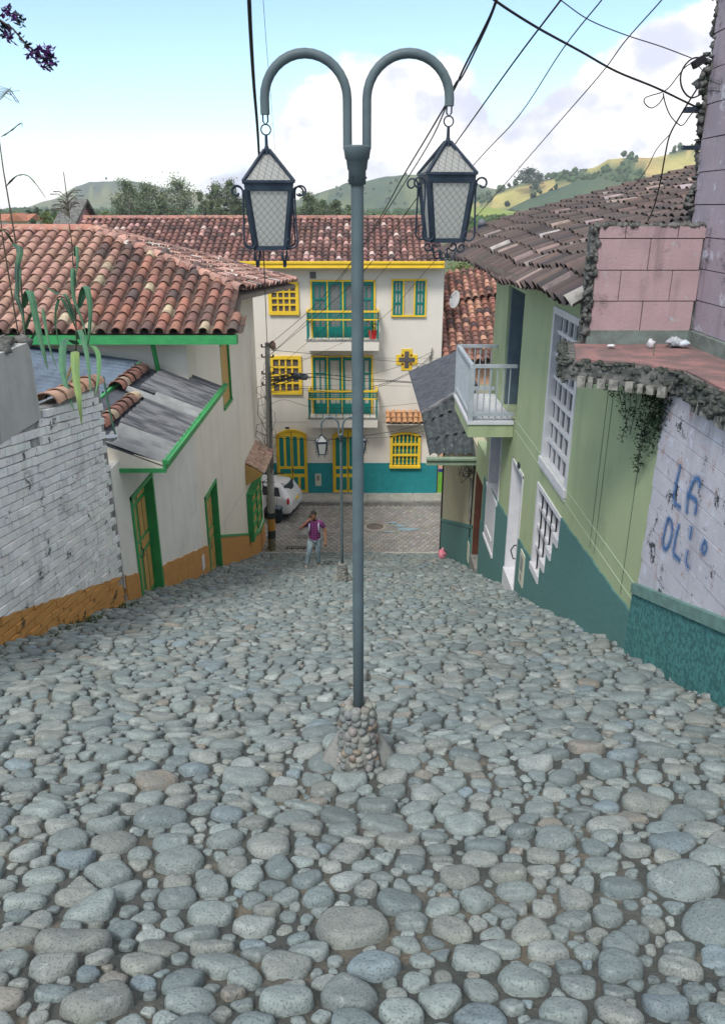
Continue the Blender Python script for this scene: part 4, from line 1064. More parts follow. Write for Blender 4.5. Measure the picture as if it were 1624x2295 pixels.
for (t0,t1,lf,yy) in ((0,.52,.0,0),(.46,1,.03,.0)):
    for (s0,s1,l2) in ((0,.5,0),(.46,1,.012)):
        p00 = h0.lerp(h1,t0); p01 = h0.lerp(h1,t1); q00 = e2.lerp(e3,t0); q01 = e2.lerp(e3,t1)
        mb = MB(); corrq(mb, p00.lerp(q00,s0), p00.lerp(q00,s1), p01.lerp(q01,s0), p01.lerp(q01,s1), .11, .020, lf+l2)
        mb.build('corrugated_sheet', M_asbd, bh_)
mb = MB(); mb.tube([h0+V_((0,0,.03)), h0.lerp(h1,.5)+V_((0,-.03,.07)), h1+V_((0,0,.08))],[.085,.10,.11],8); mb.build('ridge_mortar', M_asb, bh_)
mb = MB(); mb.bx(None,1.70,3.0,19.36,19.46,6.08,6.26); mb.bx(None,1.68,3.0,19.30,19.36,6.20,6.25); mb.bx(None,1.68,3.0,19.34,19.47,6.06,6.09); mb.build('gutter', mk('sage_board', (.26,.34,.24), (.2,.27,.2), ns=5, stain=((.1,.1,.09),8,.6,.72,.7)), bh_)
mb = MB()
for k in range(16):
    c = V_((2.6+R.uniform(0,.4),19.35,6.05)); mb.tube([c,c+V_((R.uniform(-.15,.15),-.05,-R.uniform(.05,.3))),c+V_((R.uniform(-.2,.2),0,-R.uniform(.1,.5))),c+V_((R.uniform(-.2,.2),.05,-R.uniform(.0,.3)))],.007,4)
tagp(mb.build('wire_tangle', M_cable), 'tangle of thin wires hanging under the sage gutter of the beige house', 'wires')

# --- graffiti wall and pink block building
pk = thing('block_building', 'unfinished pink and lilac block building with peeling graffiti wall and crumbling concrete ledge', 'building', (3,6,ground(6)))
mb = MB(); wallpanel(mb, MR, -1.5, 7.44, lambda a: ground(a)-.3, lambda a: 10.755, (), .3)
mb.build('wall_core', M_conc, pk)
mb = MB(); blocks(mb, MR, -1.4, 7.44, 7.9, 10.755, .42, .205, .0, .03, (.5,.48,.55), .0035)
mb.build('peeling_wall', M_graf, pk)
def tr(y): return 8.62+(7.36-y)*.343
mb = MB(); m2_ = MB(); n = 16
for k in range(n):
    x0 = -1.4+(7.46+1.4)*k/n; x1 = x0+8.86/n
    P = [MR(x0,ground(x0)-.3,.001),MR(x1,ground(x1)-.3,.001),MR(x1,tr(x1)-.02,.001),MR(x0,tr(x0)-.02,.001)]; mb.hexa(P+[p-V_((.06,0,0)) for p in P])
    P = [MR(x0,tr(x0)-.09,.0),MR(x1,tr(x1)-.09,.0),MR(x1,tr(x1)+.03,.0),MR(x0,tr(x0)+.03,.0)]; m2_.hexa(P+[p-V_((.085,0,0)) for p in P])
mb.build('dado', M_teal, pk); m2_.build('dado_trim', M_tealtrim, pk)
# graffiti
M_blue = mk('blue_spray', (.05,.16,.38), (.12,.24,.45), ns=14, rough=.6, stain=((.45,.45,.55),12,.56,.66,.6))
M_bl2 = mk('blue_spray_soft', (.10,.22,.45), rough=.6, alpha=.33)
def zg(X, Y): return atX((1860+X/3.28)/1.33, (1150+Y/3.28)/1.33, XR-.036)
def ribbon(mb, pts, w_, dx=0):
    P = []
    for i in range(len(pts)-1):
        for q in range(5):
            t = q/5; p0 = pts[max(i-1,0)]; p1 = pts[i]; p2 = pts[i+1]; p3 = pts[min(i+2,len(pts)-1)]
            P.append(.5*((2*p1)+(p2-p0)*t+(2*p0-5*p1+4*p2-p3)*t*t+(3*p1-p0-3*p2+p3)*t**3))
    P.append(pts[-1]); rows = []
    for i, p in enumerate(P):
        d = (P[min(i+1,len(P)-1)]-P[max(i-1,0)]).normalized(); s_ = d.cross(V_((1,0,0))).normalized()*(w_/2*(1+.15*math.sin(i*1.7)))
        rows.append([p-s_+V_((-dx,0,0)), p+s_+V_((-dx,0,0))])
    mb.grid(rows, None, True)
strokes = [[(550,770),(520,900),(490,1050),(492,1140),(550,1190)],[(610,1250),(620,1100),(650,990),(690,910),(735,920),(735,1000)],[(615,1060),(660,1085),(705,1130),(700,1200),(690,1260)],
  [(430,1290),(400,1400),(378,1540),(400,1595),(440,1540),(468,1420),(460,1330),(430,1290)],[(540,1350),(510,1450),(490,1560),(485,1640),(550,1710)],
  [(660,1370),(650,1450),(640,1500)],[(625,1600),(608,1720),(640,1790)],[(795,1500),(760,1580),(780,1635),(805,1590),(800,1520)]]
gm = MB(); gm2 = MB()
for k, s_ in enumerate(strokes):
    P = [zg(*p) for p in s_]
    ribbon(gm, P, .030 if k < 6 else .022, .002+k*.0006); ribbon(gm2, P, .075, .008+k*.0006)
go = gm.build('graffiti', M_blue, pk); gm2.build('graffiti_overspray', M_bl2, go)
# pink wall facing uphill
YP = 8.73; MP = lambda a,z,t: V_((a, YP-t, z))
mb = MB(); wallpanel(mb, MP, 2.46, 3.72, lambda a: 10.7, lambda a: 12.22, (), .18)
mb.build('pink_wall_core', M_moss, pk)
mb = MB(); blocks(mb, MP, 2.52, 3.66, 11.12, 12.22, .56, .325, .0, .035, (.5,.3,.3), .005, amt=.05); mb.build('pink_wall', M_pink, pk)
MLi = lambda a,z,t: V_((3.68-t, a, z))
mb = MB(); wallpanel(mb, lambda a,z,t: V_((3.72-t-(z-11)*.03, a, z)), 3.0, 9.15, lambda a: 10.7, lambda a: 14.6, (), .25); mb.build('lilac_wall_core', M_moss, pk)
mb = MB(); blocks(mb, lambda a,z,t: V_((3.72-t-(z-11)*.03, a, z)), 3.0, 9.1, 11.13, 14.6, .6, .325, .0, .035, (.4,.33,.4), .005); mb.build('lilac_wall', M_lilac, pk)
mb = MB()
for k in range(240):
    z = R.uniform(11.9,14.6); mb.blob((3.70-(z-11)*.03+R.uniform(-.05,.10)+.05*math.sin(z*5), 9.14+R.uniform(-.06,.08), z), R.uniform(.02,.06), .05, R.uniform(.015,.06), None, 6, 4, .45)
for k in range(80):
    z = R.uniform(10.9,12.2); mb.blob((2.49+R.uniform(-.05,.04), YP+R.uniform(-.05,.06), z), R.uniform(.012,.04), .04, R.uniform(.02,.05), None, 6, 4, .45)
for k in range(60): mb.blob((R.uniform(2.5,3.65), YP+R.uniform(-.02,.1), 12.22), R.uniform(.02,.05),.05,R.uniform(.01,.045), None, 6, 4, .4)
mb.build('broken_edge', M_moss, pk)
mb = MB(); mb.bx(None,3.42,3.75,9.1,9.2,13.34,13.39); mb.bx(None,3.44,3.7,9.1,9.16,12.98,13.02); mb.build('iron_bracket', M_iron, pk)
mb = MB(); mb.bx(None,2.50,3.70,YP-.05,YP-.0,10.98,11.13); mb.bx(None,3.62,3.68,3.0,YP-.0,10.98,11.13); mb.build('ledge_upstand', mk('ledge_plaster', (.19,.235,.21), (.12,.14,.13), ns=6, bump=.008, bs=25), pk)
# ledge slab
outl = [(2.02,7.74),(2.28,8.95),(3.66,8.95),(3.66,3.0),(2.86,3.0),(2.90,6.2),(2.92,7.12),(2.55,7.45)]
mb = MB(); mb.prism([(x,y,10.78) for x,y in outl], (0,0,.18)); mb.build('ledge', M_moss, pk)
inn = [(2.16,7.80),(2.38,8.72),(3.64,8.72),(3.64,3.0),(3.02,3.0),(3.04,6.2),(3.04,7.2),(2.65,7.56)]
mb = MB(); mb.prism([(x,y,10.955) for x,y in inn], (0,0,.025)); mb.build('ledge_top', M_redtop, pk)
mb = MB(); m2_ = MB()
edge_ = [(2.28,8.95),(2.02,7.74),(2.55,7.45),(2.92,7.12),(2.90,6.2),(2.86,3.0)]
for (p,q) in zip(edge_, edge_[1:]):
    p = V_((*p,0)); q = V_((*q,0)); L_ = (q-p).length; n = int(L_/.012)
    for k in range(n):
        c = p.lerp(q,(k+R.random())/n); mb.blob((c.x+R.uniform(-.02,.06), c.y+R.uniform(-.02,.05), R.choice((10.965,10.95,10.90,10.85,10.80))+R.uniform(-.02,.02)), R.uniform(.015,.05),R.uniform(.015,.05),R.uniform(.012,.035), None, 6,4,.45)
    d = (q-p).normalized(); nn = V_((d.y,-d.x,0)); 
    if nn.y > 0: nn = -nn
    k = 0.04
    while k < L_-.08:
        wd = R.uniform(.035,.09); c = p+d*k+nn*.02
        if R.random() < .8: m2_.bar(c+V_((0,0,10.78)), c+d*wd+V_((0,0,10.78)), .05, R.uniform(.08,.12))
        k += wd+R.uniform(.02,.05)
mb.build('ledge_rubble', mk('dark_moss_rubble', (.085,.09,.08), (.035,.045,.035), ns=9, bump=.02, bs=20, stain=((.26,.26,.24),10,.63,.70,.8)), pk); m2_.build('ledge_bricks', mk('chalky_brick_ends', (.30,.29,.26), (.12,.12,.11), ns=12, bump=.01, bs=30, contrast=(.4,.6)), pk)
# rubbish on the ledge
def crump(name, lab, cat, c, r, mat, sq=.6):
    m_ = MB(); m_.blob(c, r, r*.8, r*sq, None, 9, 6, .4); return tagp(m_.build(name, mat), lab, cat)
M_paper = mk('white_paper', (.66,.66,.66), (.5,.5,.52), ns=20)
crump('crumpled_paper', 'small white scrap lying alone on the left part of the red ledge', 'litter', atZ(1368,775,11.01), .04, M_paper, .4)
crump('crumpled_paper', 'pointed white scrap with a pink edge on the middle of the red ledge', 'litter', atZ(1458,771,11.03), .045, M_paper, 1.1)
crump('plastic_bag', 'crumpled grey plastic bag in the far corner of the red ledge', 'bag', atZ(1510,766,11.04), .09, mk('grey_plastic', (.28,.30,.32), (.5,.52,.55), ns=30, rough=.4), .6)
crump('plastic_bag', 'pale blue crumpled plastic on the ledge right of the grey bag', 'bag', atZ(1532,770,11.03), .06, mk('blue_plastic', (.45,.55,.65), (.6,.6,.6), ns=30, rough=.4), .6)
# creeper
cr_ = thing('creeper', 'dark creeper hanging from the broken ledge down the pale green wall', 'creeper', (2.9,8,10.8))
ml = MB(); ms = MB()
strands = [[(1455,858),(1440,930),(1432,1000),(1428,1060)],[(1470,860),(1462,920),(1440,990),(1425,1045)],[(1490,860),(1485,910),(1465,960)],[(1480,862),(1476,940),(1450,1010)],[(1500,865),(1494,905),(1478,950)],[(1468,862),(1470,900),(1458,950)],
           [(1395,860),(1400,900),(1402,950),(1392,985)],[(1410,860),(1412,905),(1400,960)],[(1425,860),(1425,900),(1418,940),(1410,975)],[(1345,858),(1362,872),(1378,890)],[(1380,862),(1388,890),(1396,925)],[(1440,860),(1438,890),(1430,920)]]
for s_ in strands:
    P = [atX(x,y,2.93) for x,y in s_]; ms.tube(P,.004,4)
    for a_, b_ in zip(P,P[1:]):
        dens = 95 if s_[0][0] > 1445 else 60
        for k in range(int((b_-a_).length*dens*(2.2 if a_.z > 10.35 and s_[0][0] > 1445 else 1))):
            c = a_.lerp(b_,R.random())+V_((R.uniform(-.05,.05),R.gauss(0,.05),R.gauss(0,.03)))
            for q in range(2): quadleaf(ml, c, R.uniform(.02,.04), R.uniform(.008,.016))
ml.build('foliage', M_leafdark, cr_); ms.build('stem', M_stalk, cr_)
# little fern on the wall
mb = MB()
for (x0,y0,x1,y1) in ((1612,190,1570,176),(1612,205,1572,206)):
    P0 = atX(x0,y0,3.5); P1 = atX(x1,y1,3.45); mb.tube([P0,P0.lerp(P1,.5)+V_((0,0,.01)),P1],.003,4)
    for k in range(12):
        c = P0.lerp(P1,k/12); mb.face([c,c+V_((-.012,0,.035)),c+V_((-.018,.004,.04)),c+V_((.006,0,.0))]); mb.face([c,c+V_((-.012,0,-.02)),c+V_((-.016,.004,-.02)),c+V_((.006,0,.0))])
tagp(mb.build('wall_fern', M_leafdark), 'small fern sprouting from the broken top of the lilac wall', 'fern')
# ================================================================== house across the street
fb = thing('yellow_trimmed_house', 'three storey cream house across the street with yellow and teal balconies', 'house', (-1,YF,0))
mb = MB()
XB0, XB1 = -13.5, 3.40
MFs = lambda a,z,t: V_((XB1-.0+t*0-0, a, z))
mb.bx(None,XB0,XB1,YF,YF+6.6,-.3,10.18)
mb.build('wall', M_fwhite, fb)
mb = MB(); zt_ = atY(800,1039,YF).z
D_L = (-3.86,-2.52); D_R = (-1.33,.02)
for a,b in ((XB0,D_L[0]),(D_L[1],D_R[0]),(D_R[1],XB1-.002)):
    mb.bx(MF,a,b,-.2,zt_,.001,.03); mb.bx(MF,a,b,zt_,zt_+.03,.001,.045)
mb.build('dado', M_fteal, fb)
mb = MB()
for z in (6.35,3.5): mb.bx(MF,XB0,XB1,z,z+.02,.001,.008)
mb.bx(MF,XB1-.012,XB1+.004,2.2,10.1,.001,.006)
mb.build('string_lines', mk('facade_line', (.50,.47,.42)), fb)
def fr(x0,y0,x1,y1,Y=YF):
    a = atY(x0,y0,Y); b = atY(x1,y1,Y); c = atY(x0,y1,Y)
    return a.x, b.x, b.z, a.z
def arcpts(a0, a1, z, rise, n=10): return [(a0+(a1-a0)*k/n, z+rise*(1-((k/n)*2-1)**2)) for k in range(n+1)]
def fb_door(a0, a1):
    z1 = atY(650,973,YF).z; rise = .24; zb = .15
    pts = [(a0,zb)]+arcpts(a0,a1,z1,rise)+[(a1,zb)]
    m = MB(); m.prism([MF(a,z,.0) for a,z in pts], V_((0,-.05,0))); fo = m.build('door', M_yellow, fb)
    m = MB(); e = .07
    m.bx(MF,a0-.02,a0+e,zb,z1,.05,.10); m.bx(MF,a1-e,a1+.02,zb,z1,.05,.10)
    A = arcpts(a0-.02,a1+.02,z1,rise); B = arcpts(a0+e,a1-e,z1-.03,rise-.06)
    for k in range(10): m.hexa([MF(*A[k],.05),MF(*A[k+1],.05),MF(*B[k+1],.05),MF(*B[k],.05),MF(*A[k],.10),MF(*A[k+1],.10),MF(*B[k+1],.10),MF(*B[k],.10)])
    m.build('door_frame', mk('ochre_yellow_paint', (.66,.42,.03), (.58,.36,.03), ns=3, rough=.45), fo)
    H = z1-zb; w_ = (a1-a0)/2
    m = MB(); m.bx(MF,(a0+a1)/2-.012,(a0+a1)/2+.012,zb,z1+rise-.08,.05,.056); m.build('door_gap', MATS['drain_dark'], fo)
    for leaf in (0,1):
        s = a0+leaf*w_+(.12 if leaf == 0 else .06); e_ = a0+(leaf+1)*w_-(.06 if leaf == 0 else .12)
        W = e_-s; pw = (W-.11)/2
        m = MB()
        for q in (0,1):
            x0 = s+q*(pw+.11); zt2 = zb+H*.93+(.04 if (leaf+q)==1 else 0)
            pp = [(x0,zb+H*.47)]+arcpts(x0,x0+pw,zt2,.07,6)+[(x0+pw,zb+H*.47)]
            m.prism([MF(a,z,.052) for a,z in pp], V_((0,-.012,0)))
            m.bx(MF,x0,x0+pw,zb+H*.06,zb+H*.28,.052,.064)
        m.bx(MF,s,e_,zb+H*.34,zb+H*.42,.052,.064)
        m.build('door_panel', M_tgreen, fo)
    m = MB(); m.bar(MF((a0+a1)/2+.03,zb+H*.36,.09),MF((a0+a1)/2+.03,zb+H*.44,.09),.03,.03); m.build('handle', M_iron, fo)
    m = MB(); m.bx(MF,a0-.05,a1+.05,.13,.20,.0,.15); m.build('doorstep', M_conc, fb)
fb_door(*D_L); fb_door(*D_R)
def ygrid(x0,y0,x1,y1,nc,nr,low=False):
    a0,a1,z0,z1 = fr(x0,y0,x1,y1)
    m = MB(); m.bx(MF,a0,a1,z0,z1,.001,.01); g_ = m.build('window', mk('brown_grey_glass', (.11,.095,.10), (.14,.12,.12), ns=2, rough=.15, spec=.6), fb)
    m = MB(); e = .09
    m.bx(MF,a0-.05,a0+e,z0-.04,z1+.04,.01,.10); m.bx(MF,a1-e,a1+.05,z0-.04,z1+.04,.01,.10); m.bx(MF,a0-.05,a1+.05,z1-e,z1+.05,.01,.102); m.bx(MF,a0-.05,a1+.05,z0-.06,z0+e,.01,.12)
    for k in range(1,nc): a = a0+e+(a1-a0-2*e)*k/nc; m.bx(MF,a-.035,a+.035,z0,z1,.01,.075)
    for k in range(1,nr): z = z0+e+(z1-z0-2*e)*k/nr; m.bx(MF,a0,a1,z-.035,z+.035,.01,.085)
    m.build('window_frame', M_yellow, g_)
ygrid(603,634,668,702,4,4); ygrid(607,800,675,880,4,4)
def tealdoor(x0,y0,x1,y1,zb):
    a0,a1,_,z1 = fr(x0,y0,x1,y1); z0 = zb; n = 4
    m = MB(); m.bx(MF,a0,a1,z0,z1,.001,.012); o = m.build('balcony_door', M_curtain if y0 > 750 else mk('grey_glass', (.13,.15,.15), (.2,.2,.2), ns=2, rough=.12, spec=.7), fb)
    y = MB(); g_ = MB(); w_ = (a1-a0)/n
    y.bx(MF,a0-.06,a0+.01,z0,z1+.06,.012,.09); y.bx(MF,a1-.01,a1+.06,z0,z1+.06,.012,.09); y.bx(MF,a0-.06,a1+.06,z1,z1+.07,.012,.092)
    for k in range(1,n): y.bx(MF,a0+k*w_-.025,a0+k*w_+.025,z0,z1,.012,.08)
    for k in range(n):
        s = a0+k*w_+.03; e = s+w_-.06
        for q in ((s,s+.09),(e-.09,e)): g_.bx(MF,q[0],q[1],z0,z1-.002,.012,.05)
        g_.bx(MF,s,e,z1-.14,z1-.003,.012,.055); g_.bx(MF,s,e,z0,z0+.45,.012,.055)
        if k in (0,3):
            g_.bx(MF,(s+e)/2-.025,(s+e)/2+.025,z0,z1-.003,.012,.045)
            g_.bx(MF,s,e,z1-.75,z1-.68,.012,.048)
    g_.build('door_leaf_rails', M_tgreen, o); y.build('door_frame', M_yellow, o)
def balcony(x0,x1,yt,ybt,ysb):
    Yb = YF-.85; a = atY(x0,yt,Yb); b = atY(x1,ybt,Yb); zt, zf = a.z, b.z; zs = atY(x0,ysb,Yb).z
    m = MB(); m.bx(None,a.x,b.x,Yb-.02,YF-.001,zs,zf); o = m.build('balcony', M_fwhite, fb)
    t = MB(); u = MB()
    pts = [(a.x+.05,YF-.02),(a.x+.05,Yb+.05),(b.x-.05,Yb+.05),(b.x-.05,YF-.02)]
    H = zt-zf
    for p,q in zip(pts,pts[1:]):
        t.bar((*p,zt-.03),(*q,zt-.03),.09,.07); t.bar((*p,zt-H*.30),(*q,zt-H*.30),.07,.05)
        u.bar((*p,zt-H*.095),(*q,zt-H*.095),.03,.035); u.bar((*p,zt-H*.165),(*q,zt-H*.165),.03,.03); u.bar((*p,zt-H*.235),(*q,zt-H*.235),.03,.035)
        L_ = (V_((*q,0))-V_((*p,0))).length; n = int(L_/.085)
        for k in range(n+1):
            c = V_((*p,0)).lerp(V_((*q,0)),k/n); u.bx(None,c.x-.015,c.x+.015,c.y-.014,c.y+.014,zt-H*.27,zt-.07)
    t.build('hand_rail', M_yellow, o); u.build('rail_lattice', M_tgreen, o)
    for p,q in zip(pts,pts[1:]):
        L_ = (V_((*q,0))-V_((*p,0))).length; n = max(3,int(L_/.27))
        for k in range(n+1):
            c = V_((*p,0)).lerp(V_((*q,0)),k/n); fat = k in (0,n) and p[1] == q[1]
            m_ = MB(); w2 = .035 if fat else .014
            if k == 0 and p[1] != q[1]: pass
            m_.bx(None,c.x-w2,c.x+w2,c.y-w2,c.y+w2,zf,zt-H*.30-.0); m_.build('baluster', M_tgreen, o)
    m = MB(); m.bx(None,a.x-.02,b.x+.02,Yb-.045,Yb-.021,zf-.02,zf+.05); m.build('balcony_edge', M_conc, o)
    return zf
zf3 = atY(700,763,YF-.85).z; zf2 = atY(700,937,YF-.85).z
tealdoor(698,631,841,0,zf3); tealdoor(700,800,836,0,zf2)
balcony(685,849,697,763,786); balcony(689,846,876,938,958)
# three light window upper right
a0,a1,z0,z1 = fr(879,629,952,706)
m = MB(); m.bx(MF,a0,a1,z0,z1,.001,.012); o = m.build('window', M_curtain, fb)
m = MB(); g_ = MB(); t3 = (a1-a0)/3
for s in (a0,a0+t3,a0+2*t3,a1): m.bx(MF,s-.03,s+.03,z0,z1,.012,.085)
m.bx(MF,a0-.04,a1+.04,z1,z1+.07,.012,.09); m.bx(MF,a0-.04,a1+.04,z0-.07,z0,.012,.10)
for s in (a0,a0+2*t3):
    for q in ((s+.03,s+.13),(s+t3-.13,s+t3-.03),(s+t3/2-.03,s+t3/2+.03)): g_.bx(MF,q[0],q[1],z0,z1,.012,.055)
    for z in (z0,z0+(z1-z0)*.33,z0+(z1-z0)*.66,z1-.06): g_.bx(MF,s+.03,s+t3-.03,z,z+.06,.012,.06)
g_.build('shutter', M_tgreen, o); m.build('window_frame', M_yellow, o)
# ground floor window
a0,a1,z0,z1 = fr(877,970,937,1042)
m = MB(); pts = [(a0,z0)]+arcpts(a0,a1,z1-.12,.14)+[(a1,z0)]; m.prism([MF(a,z,.0) for a,z in pts], V_((0,-.03,0))); o = m.build('window', M_tgreen, fb)
m = MB()
for q in ((a0-.06,a0+.06),(a1-.06,a1+.06)): m.bx(MF,q[0],q[1],z0-.06,z1-.10,.03,.16)
A = arcpts(a0-.06,a1+.06,z1-.10,.16); 
for k in range(10): m.hexa([MF(A[k][0],A[k][1]-.09,.03),MF(A[k+1][0],A[k+1][1]-.09,.03),MF(*A[k+1],.03),MF(*A[k],.03),MF(A[k][0],A[k][1]-.09,.16),MF(A[k+1][0],A[k+1][1]-.09,.16),MF(*A[k+1],.16),MF(*A[k],.16)])
m.bx(MF,a0-.08,a1+.08,z0-.10,z0+.02,.03,.2)
for q in (.33,.66): z = z0+(z1-z0)*q; m.bx(MF,a0,a1,z-.04,z+.04,.03,.15)
for k in range(1,7):
    a = a0+(a1-a0)*k/7
    m.bx(MF,a-.02,a+.02,z0,z1-.08,.05,.11)
    for z in np.linspace(z0+.1,z1-.2,7): m.bx(MF,a-.035,a+.035,z-.03,z+.03,.045,.115)
m.build('window_grille', M_yellow, o)
# tile awning over it
zc = atY(905,924,YF).z; m = MB(); a0,a1 = atY(864,940,YF-.4).x, atY(962,940,YF-.4).x
S6 = lambda u,v: V_((u, YF-.62+v*.85, zc-.36+v*.5))
tile_roof(m, S6, a0+.1, a1, 0, .66, .245, .30, lambda u,v: True, lambda u,v: vary((.56,.30,.15),.1), r=.105)
ho = m.build('window_hood', M_tile, fb)
m = MB(); m.prism([(a0,YF-.60,zc-.42),(a0,YF,zc-.42),(a0,YF,zc-.05)],(a1-a0,0,0)); m.build('hood_bracket', M_fwhite, ho)
# cross window
c = atY(911,806,YF); s = 1.0*33/1720
m = MB(); rY = .06
for (w2,h2) in ((8,21),(20,8)): m.bx(MF,c.x-(w2+4)*s,c.x+(w2+4)*s,c.z-(h2+3)*s,c.z+(h2+3)*s,.001,.03+.004*(w2>10))
m.bx(MF,c.x-14*s,c.x+14*s,c.z-14*s,c.z+14*s,.001,.026)
o = m.build('cross_window', M_yellow, fb)
m = MB()
for (w2,h2) in ((5,19),(18,5)): m.bx(MF,c.x-w2*s,c.x+w2*s,c.z-h2*s,c.z+h2*s,.036,.042+.002*(w2>10))
m.build('cross_glass', mk('brown_grey_glass',(0,0,0)), o)
m = MB()
for qx in (-9.5,9.5):
    for qz in (-9.5,9.5): m.bx(MF,c.x+(qx-2.8)*s,c.x+(qx+2.8)*s,c.z+(qz-2.8)*s,c.z+(qz+2.8)*s,.03,.036)
m.build('square_pane', mk('rust_glass', (.20,.09,.03), rough=.3), o)
# vent, meter, number
a0,a1,z0,z1 = fr(694,609,708,624); m = MB(); m.bx(MF,a0,a1,z0,z1,.001,.02)
for k in range(4): m.bx(MF,a0,a1,z0+k*.07,z0+k*.07+.03,.02,.035)
m.build('vent_grille', mk('grey_vent', (.15,.15,.16)), fb)
a0,a1,z0,z1 = fr(706,1061,720,1088); m = MB(); m.bx(MF,a0,a1,z0,z1,.03,.06); o = m.build('meter_cover', mk('cream_plastic',(0,0,0)), fb)
m = MB()
for k in range(4):
    for q in range(5): m.bx(MF,a0+.07+k*.035,a0+.095+k*.035,z1-.12-q*.05,z1-.085-q*.05,.06,.065)
m.build('meter_window', M_cable, o)
a0,a1,z0,z1 = fr(639,957,648,961); m = MB(); m.bx(MF,a0,a1,z0,z1,.001,.02); m.build('number_plate', M_iron, fb)
# bracket with insulators
p = atY(968,798,YF-.1); m = MB(); m.bar(p+V_((-.1,0,-.25)),p+V_((0,0,.35)),.05,.05); m.bar(p+V_((-.1,-.2,0)),p+V_((-.1,.1,0)),.05,.05); m.build('wire_bracket', M_conc, fb)
# roof
ZR = 10.22; YE = 32.66
def SFb(u, v): return V_((u, YE+v*.928, ZR+v*.372+.03*math.sin(u*.7)*(v/4.4)+.012*math.sin(u*2.3)))
Lb = (36.9-YE)/.928
def cb(u, v):
    t_ = R.random()
    if t_ < .10: return vary((.46,.27,.24),.15)
    if t_ < .13: return vary((.55,.42,.38),.1)
    if v > Lb-.5 and R.random() < .5: return vary((.40,.20,.16),.15)
    return vary(mixc((.26,.13,.11),(.075,.055,.055), min(1,max(0,R.gauss(.42,.28)))), .15)
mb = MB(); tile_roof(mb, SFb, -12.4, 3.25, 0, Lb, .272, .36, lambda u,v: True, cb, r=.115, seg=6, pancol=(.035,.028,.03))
for k in range(46):
    a = V_((-12.5+k*.345, 36.9, ZR+Lb*.372+.02)); col = vary((.34,.17,.14),.2)
    def ar(c0, rr): return [c0+V_((0,rr*math.cos(PI*q/6),rr*math.sin(PI*q/6)+.02)) for q in range(7)]
    mb.grid([ar(a,.13),ar(a+V_((.4,0,0)),.115)], col, True)
rf = mb.build('roof', M_tile, fb)
mb = MB(); mb.prism([(XB0+.9,YE+.03,ZR-.06),(XB0+.9,36.9,ZR+Lb*.372-.06),(XB0+.9,41.2,ZR-.06)],(3.42-XB0-.9,0,0)); mb.build('roof_deck', MATS['roof_boards'], rf)
zt2 = atY(800,585.5,YE-.05).z; zb2 = atY(800,601,YE-.05).z
mb = MB(); mb.bx(None,XB0+.9,3.28,YE-.04,YE+.02,zb2,zt2); mb.bx(None,XB0+.9,3.30,YE-.09,YE-.04,zt2-.09,zt2-.01); mb.bx(None,XB0+.9,3.30,YE-.07,YE-.04,zb2,zb2+.05); mb.bx(None,3.28,3.32,YE-.06,YE+.3,zb2,zt2)
mb.build('fascia', M_yellow, rf)
mb = MB(); mb.bx(None,XB0+.9,3.26,YE+.02,YF-.001,zb2+.04,zb2+.09); mb.build('eave_soffit', M_fwhite, rf)
# gable end parapet at the left end
mb = MB(); q0 = atY(162,512,36.0); q1 = atY(200,478,38.0); q2 = atY(226,494,36.0); q3 = atY(188,517,35)
mb.prism([V_((-13.4,33.8,10.4)),V_((-13.4,38.2,12.65)),V_((-13.4,41.5,10.4))],(.5,0,0))
o = mb.build('gable', mk('faded_red_plaster', (.42,.20,.20), (.30,.20,.20), ns=3, stain=((.5,.45,.45),5,.6,.7,.7)), rf)
mb = MB(); mb.bar((-13.15,33.7,10.42),(-13.15,38.2,12.72),1.0,.12,None); mb.bar((-13.15,38.2,12.72),(-13.15,41.6,10.4),1.0,.12,None)
mb.build('gable_coping', M_moss, o)
# flower pot on the upper balcony
p = atY(835,745,YF-.45); zb0 = zf3
g = thing('flower_pot', 'red flower pot with a small plant on the upper teal balcony', 'flower pot', (p.x,YF-.45,zb0))
mb = MB(); mb.lathe((p.x,YF-.45,zb0), [(.13,0),(.19,.3),(.20,.36)], 14); mb.build('pot', mk('red_pot', (.50,.03,.03), rough=.4), g)
mb = MB()
for k in range(60): quadleaf(mb, V_((p.x+R.gauss(0,.08),YF-.45+R.gauss(0,.08),zb0+.4+abs(R.gauss(0,.25)))), .12,.03)
mb.build('foliage', mk('pot_leaves', (.06,.12,.04)), g)

# --- neighbour house to the right
nb_ = thing('peach_house', 'peach house with green foot and old tile roof right of the yellow trimmed house', 'house', (6,YF,0))
mb = MB(); mb.bx(None,3.45,10,YF+.05,YF+8,-.3,6.2); mb.build('wall', mk('peach_plaster', (.60,.38,.26), (.55,.35,.24), ns=2), nb_)
zg_ = atY(990,1058,YF).z
mb = MB(); mb.bx(MF,3.46,10,-.2,zg_,-.045,-.02); mb.build('dado', mk('bright_green_plaster', (.16,.42,.05), (.12,.33,.05), ns=8, bump=.01, bs=20), nb_)
mb = MB(); mb.bx(MF,3.46,10,zg_,zg_+.14,-.045,-.015); mb.build('dado_band', mk('navy_band', (.03,.04,.20)), nb_)
def SN(u, v): return V_((u, 32.75+v*.88, 6.22+v*.47+.06*(u-3.5)))
def cn_(u, v):
    if R.random() < .3: return vary((.46,.25,.18),.15)
    return vary(mixc((.34,.15,.11),(.08,.06,.06), min(1,max(0,R.gauss(.45,.3)))), .15)
mb = MB(); tile_roof(mb, SN, 3.6, 9.6, 0, 4.3, .34, .33, lambda u,v: True, cn_, r=.14)
def SN2(u, v): return V_((u, 36.5+v*.9, 8.25+v*.42+.16*(u-3.5)))
tile_roof(mb, SN2, 3.6, 9.6, 0, 2.4, .32, .33, lambda u,v: True, cn_, r=.12)
rf = mb.build('roof', M_tile, nb_)
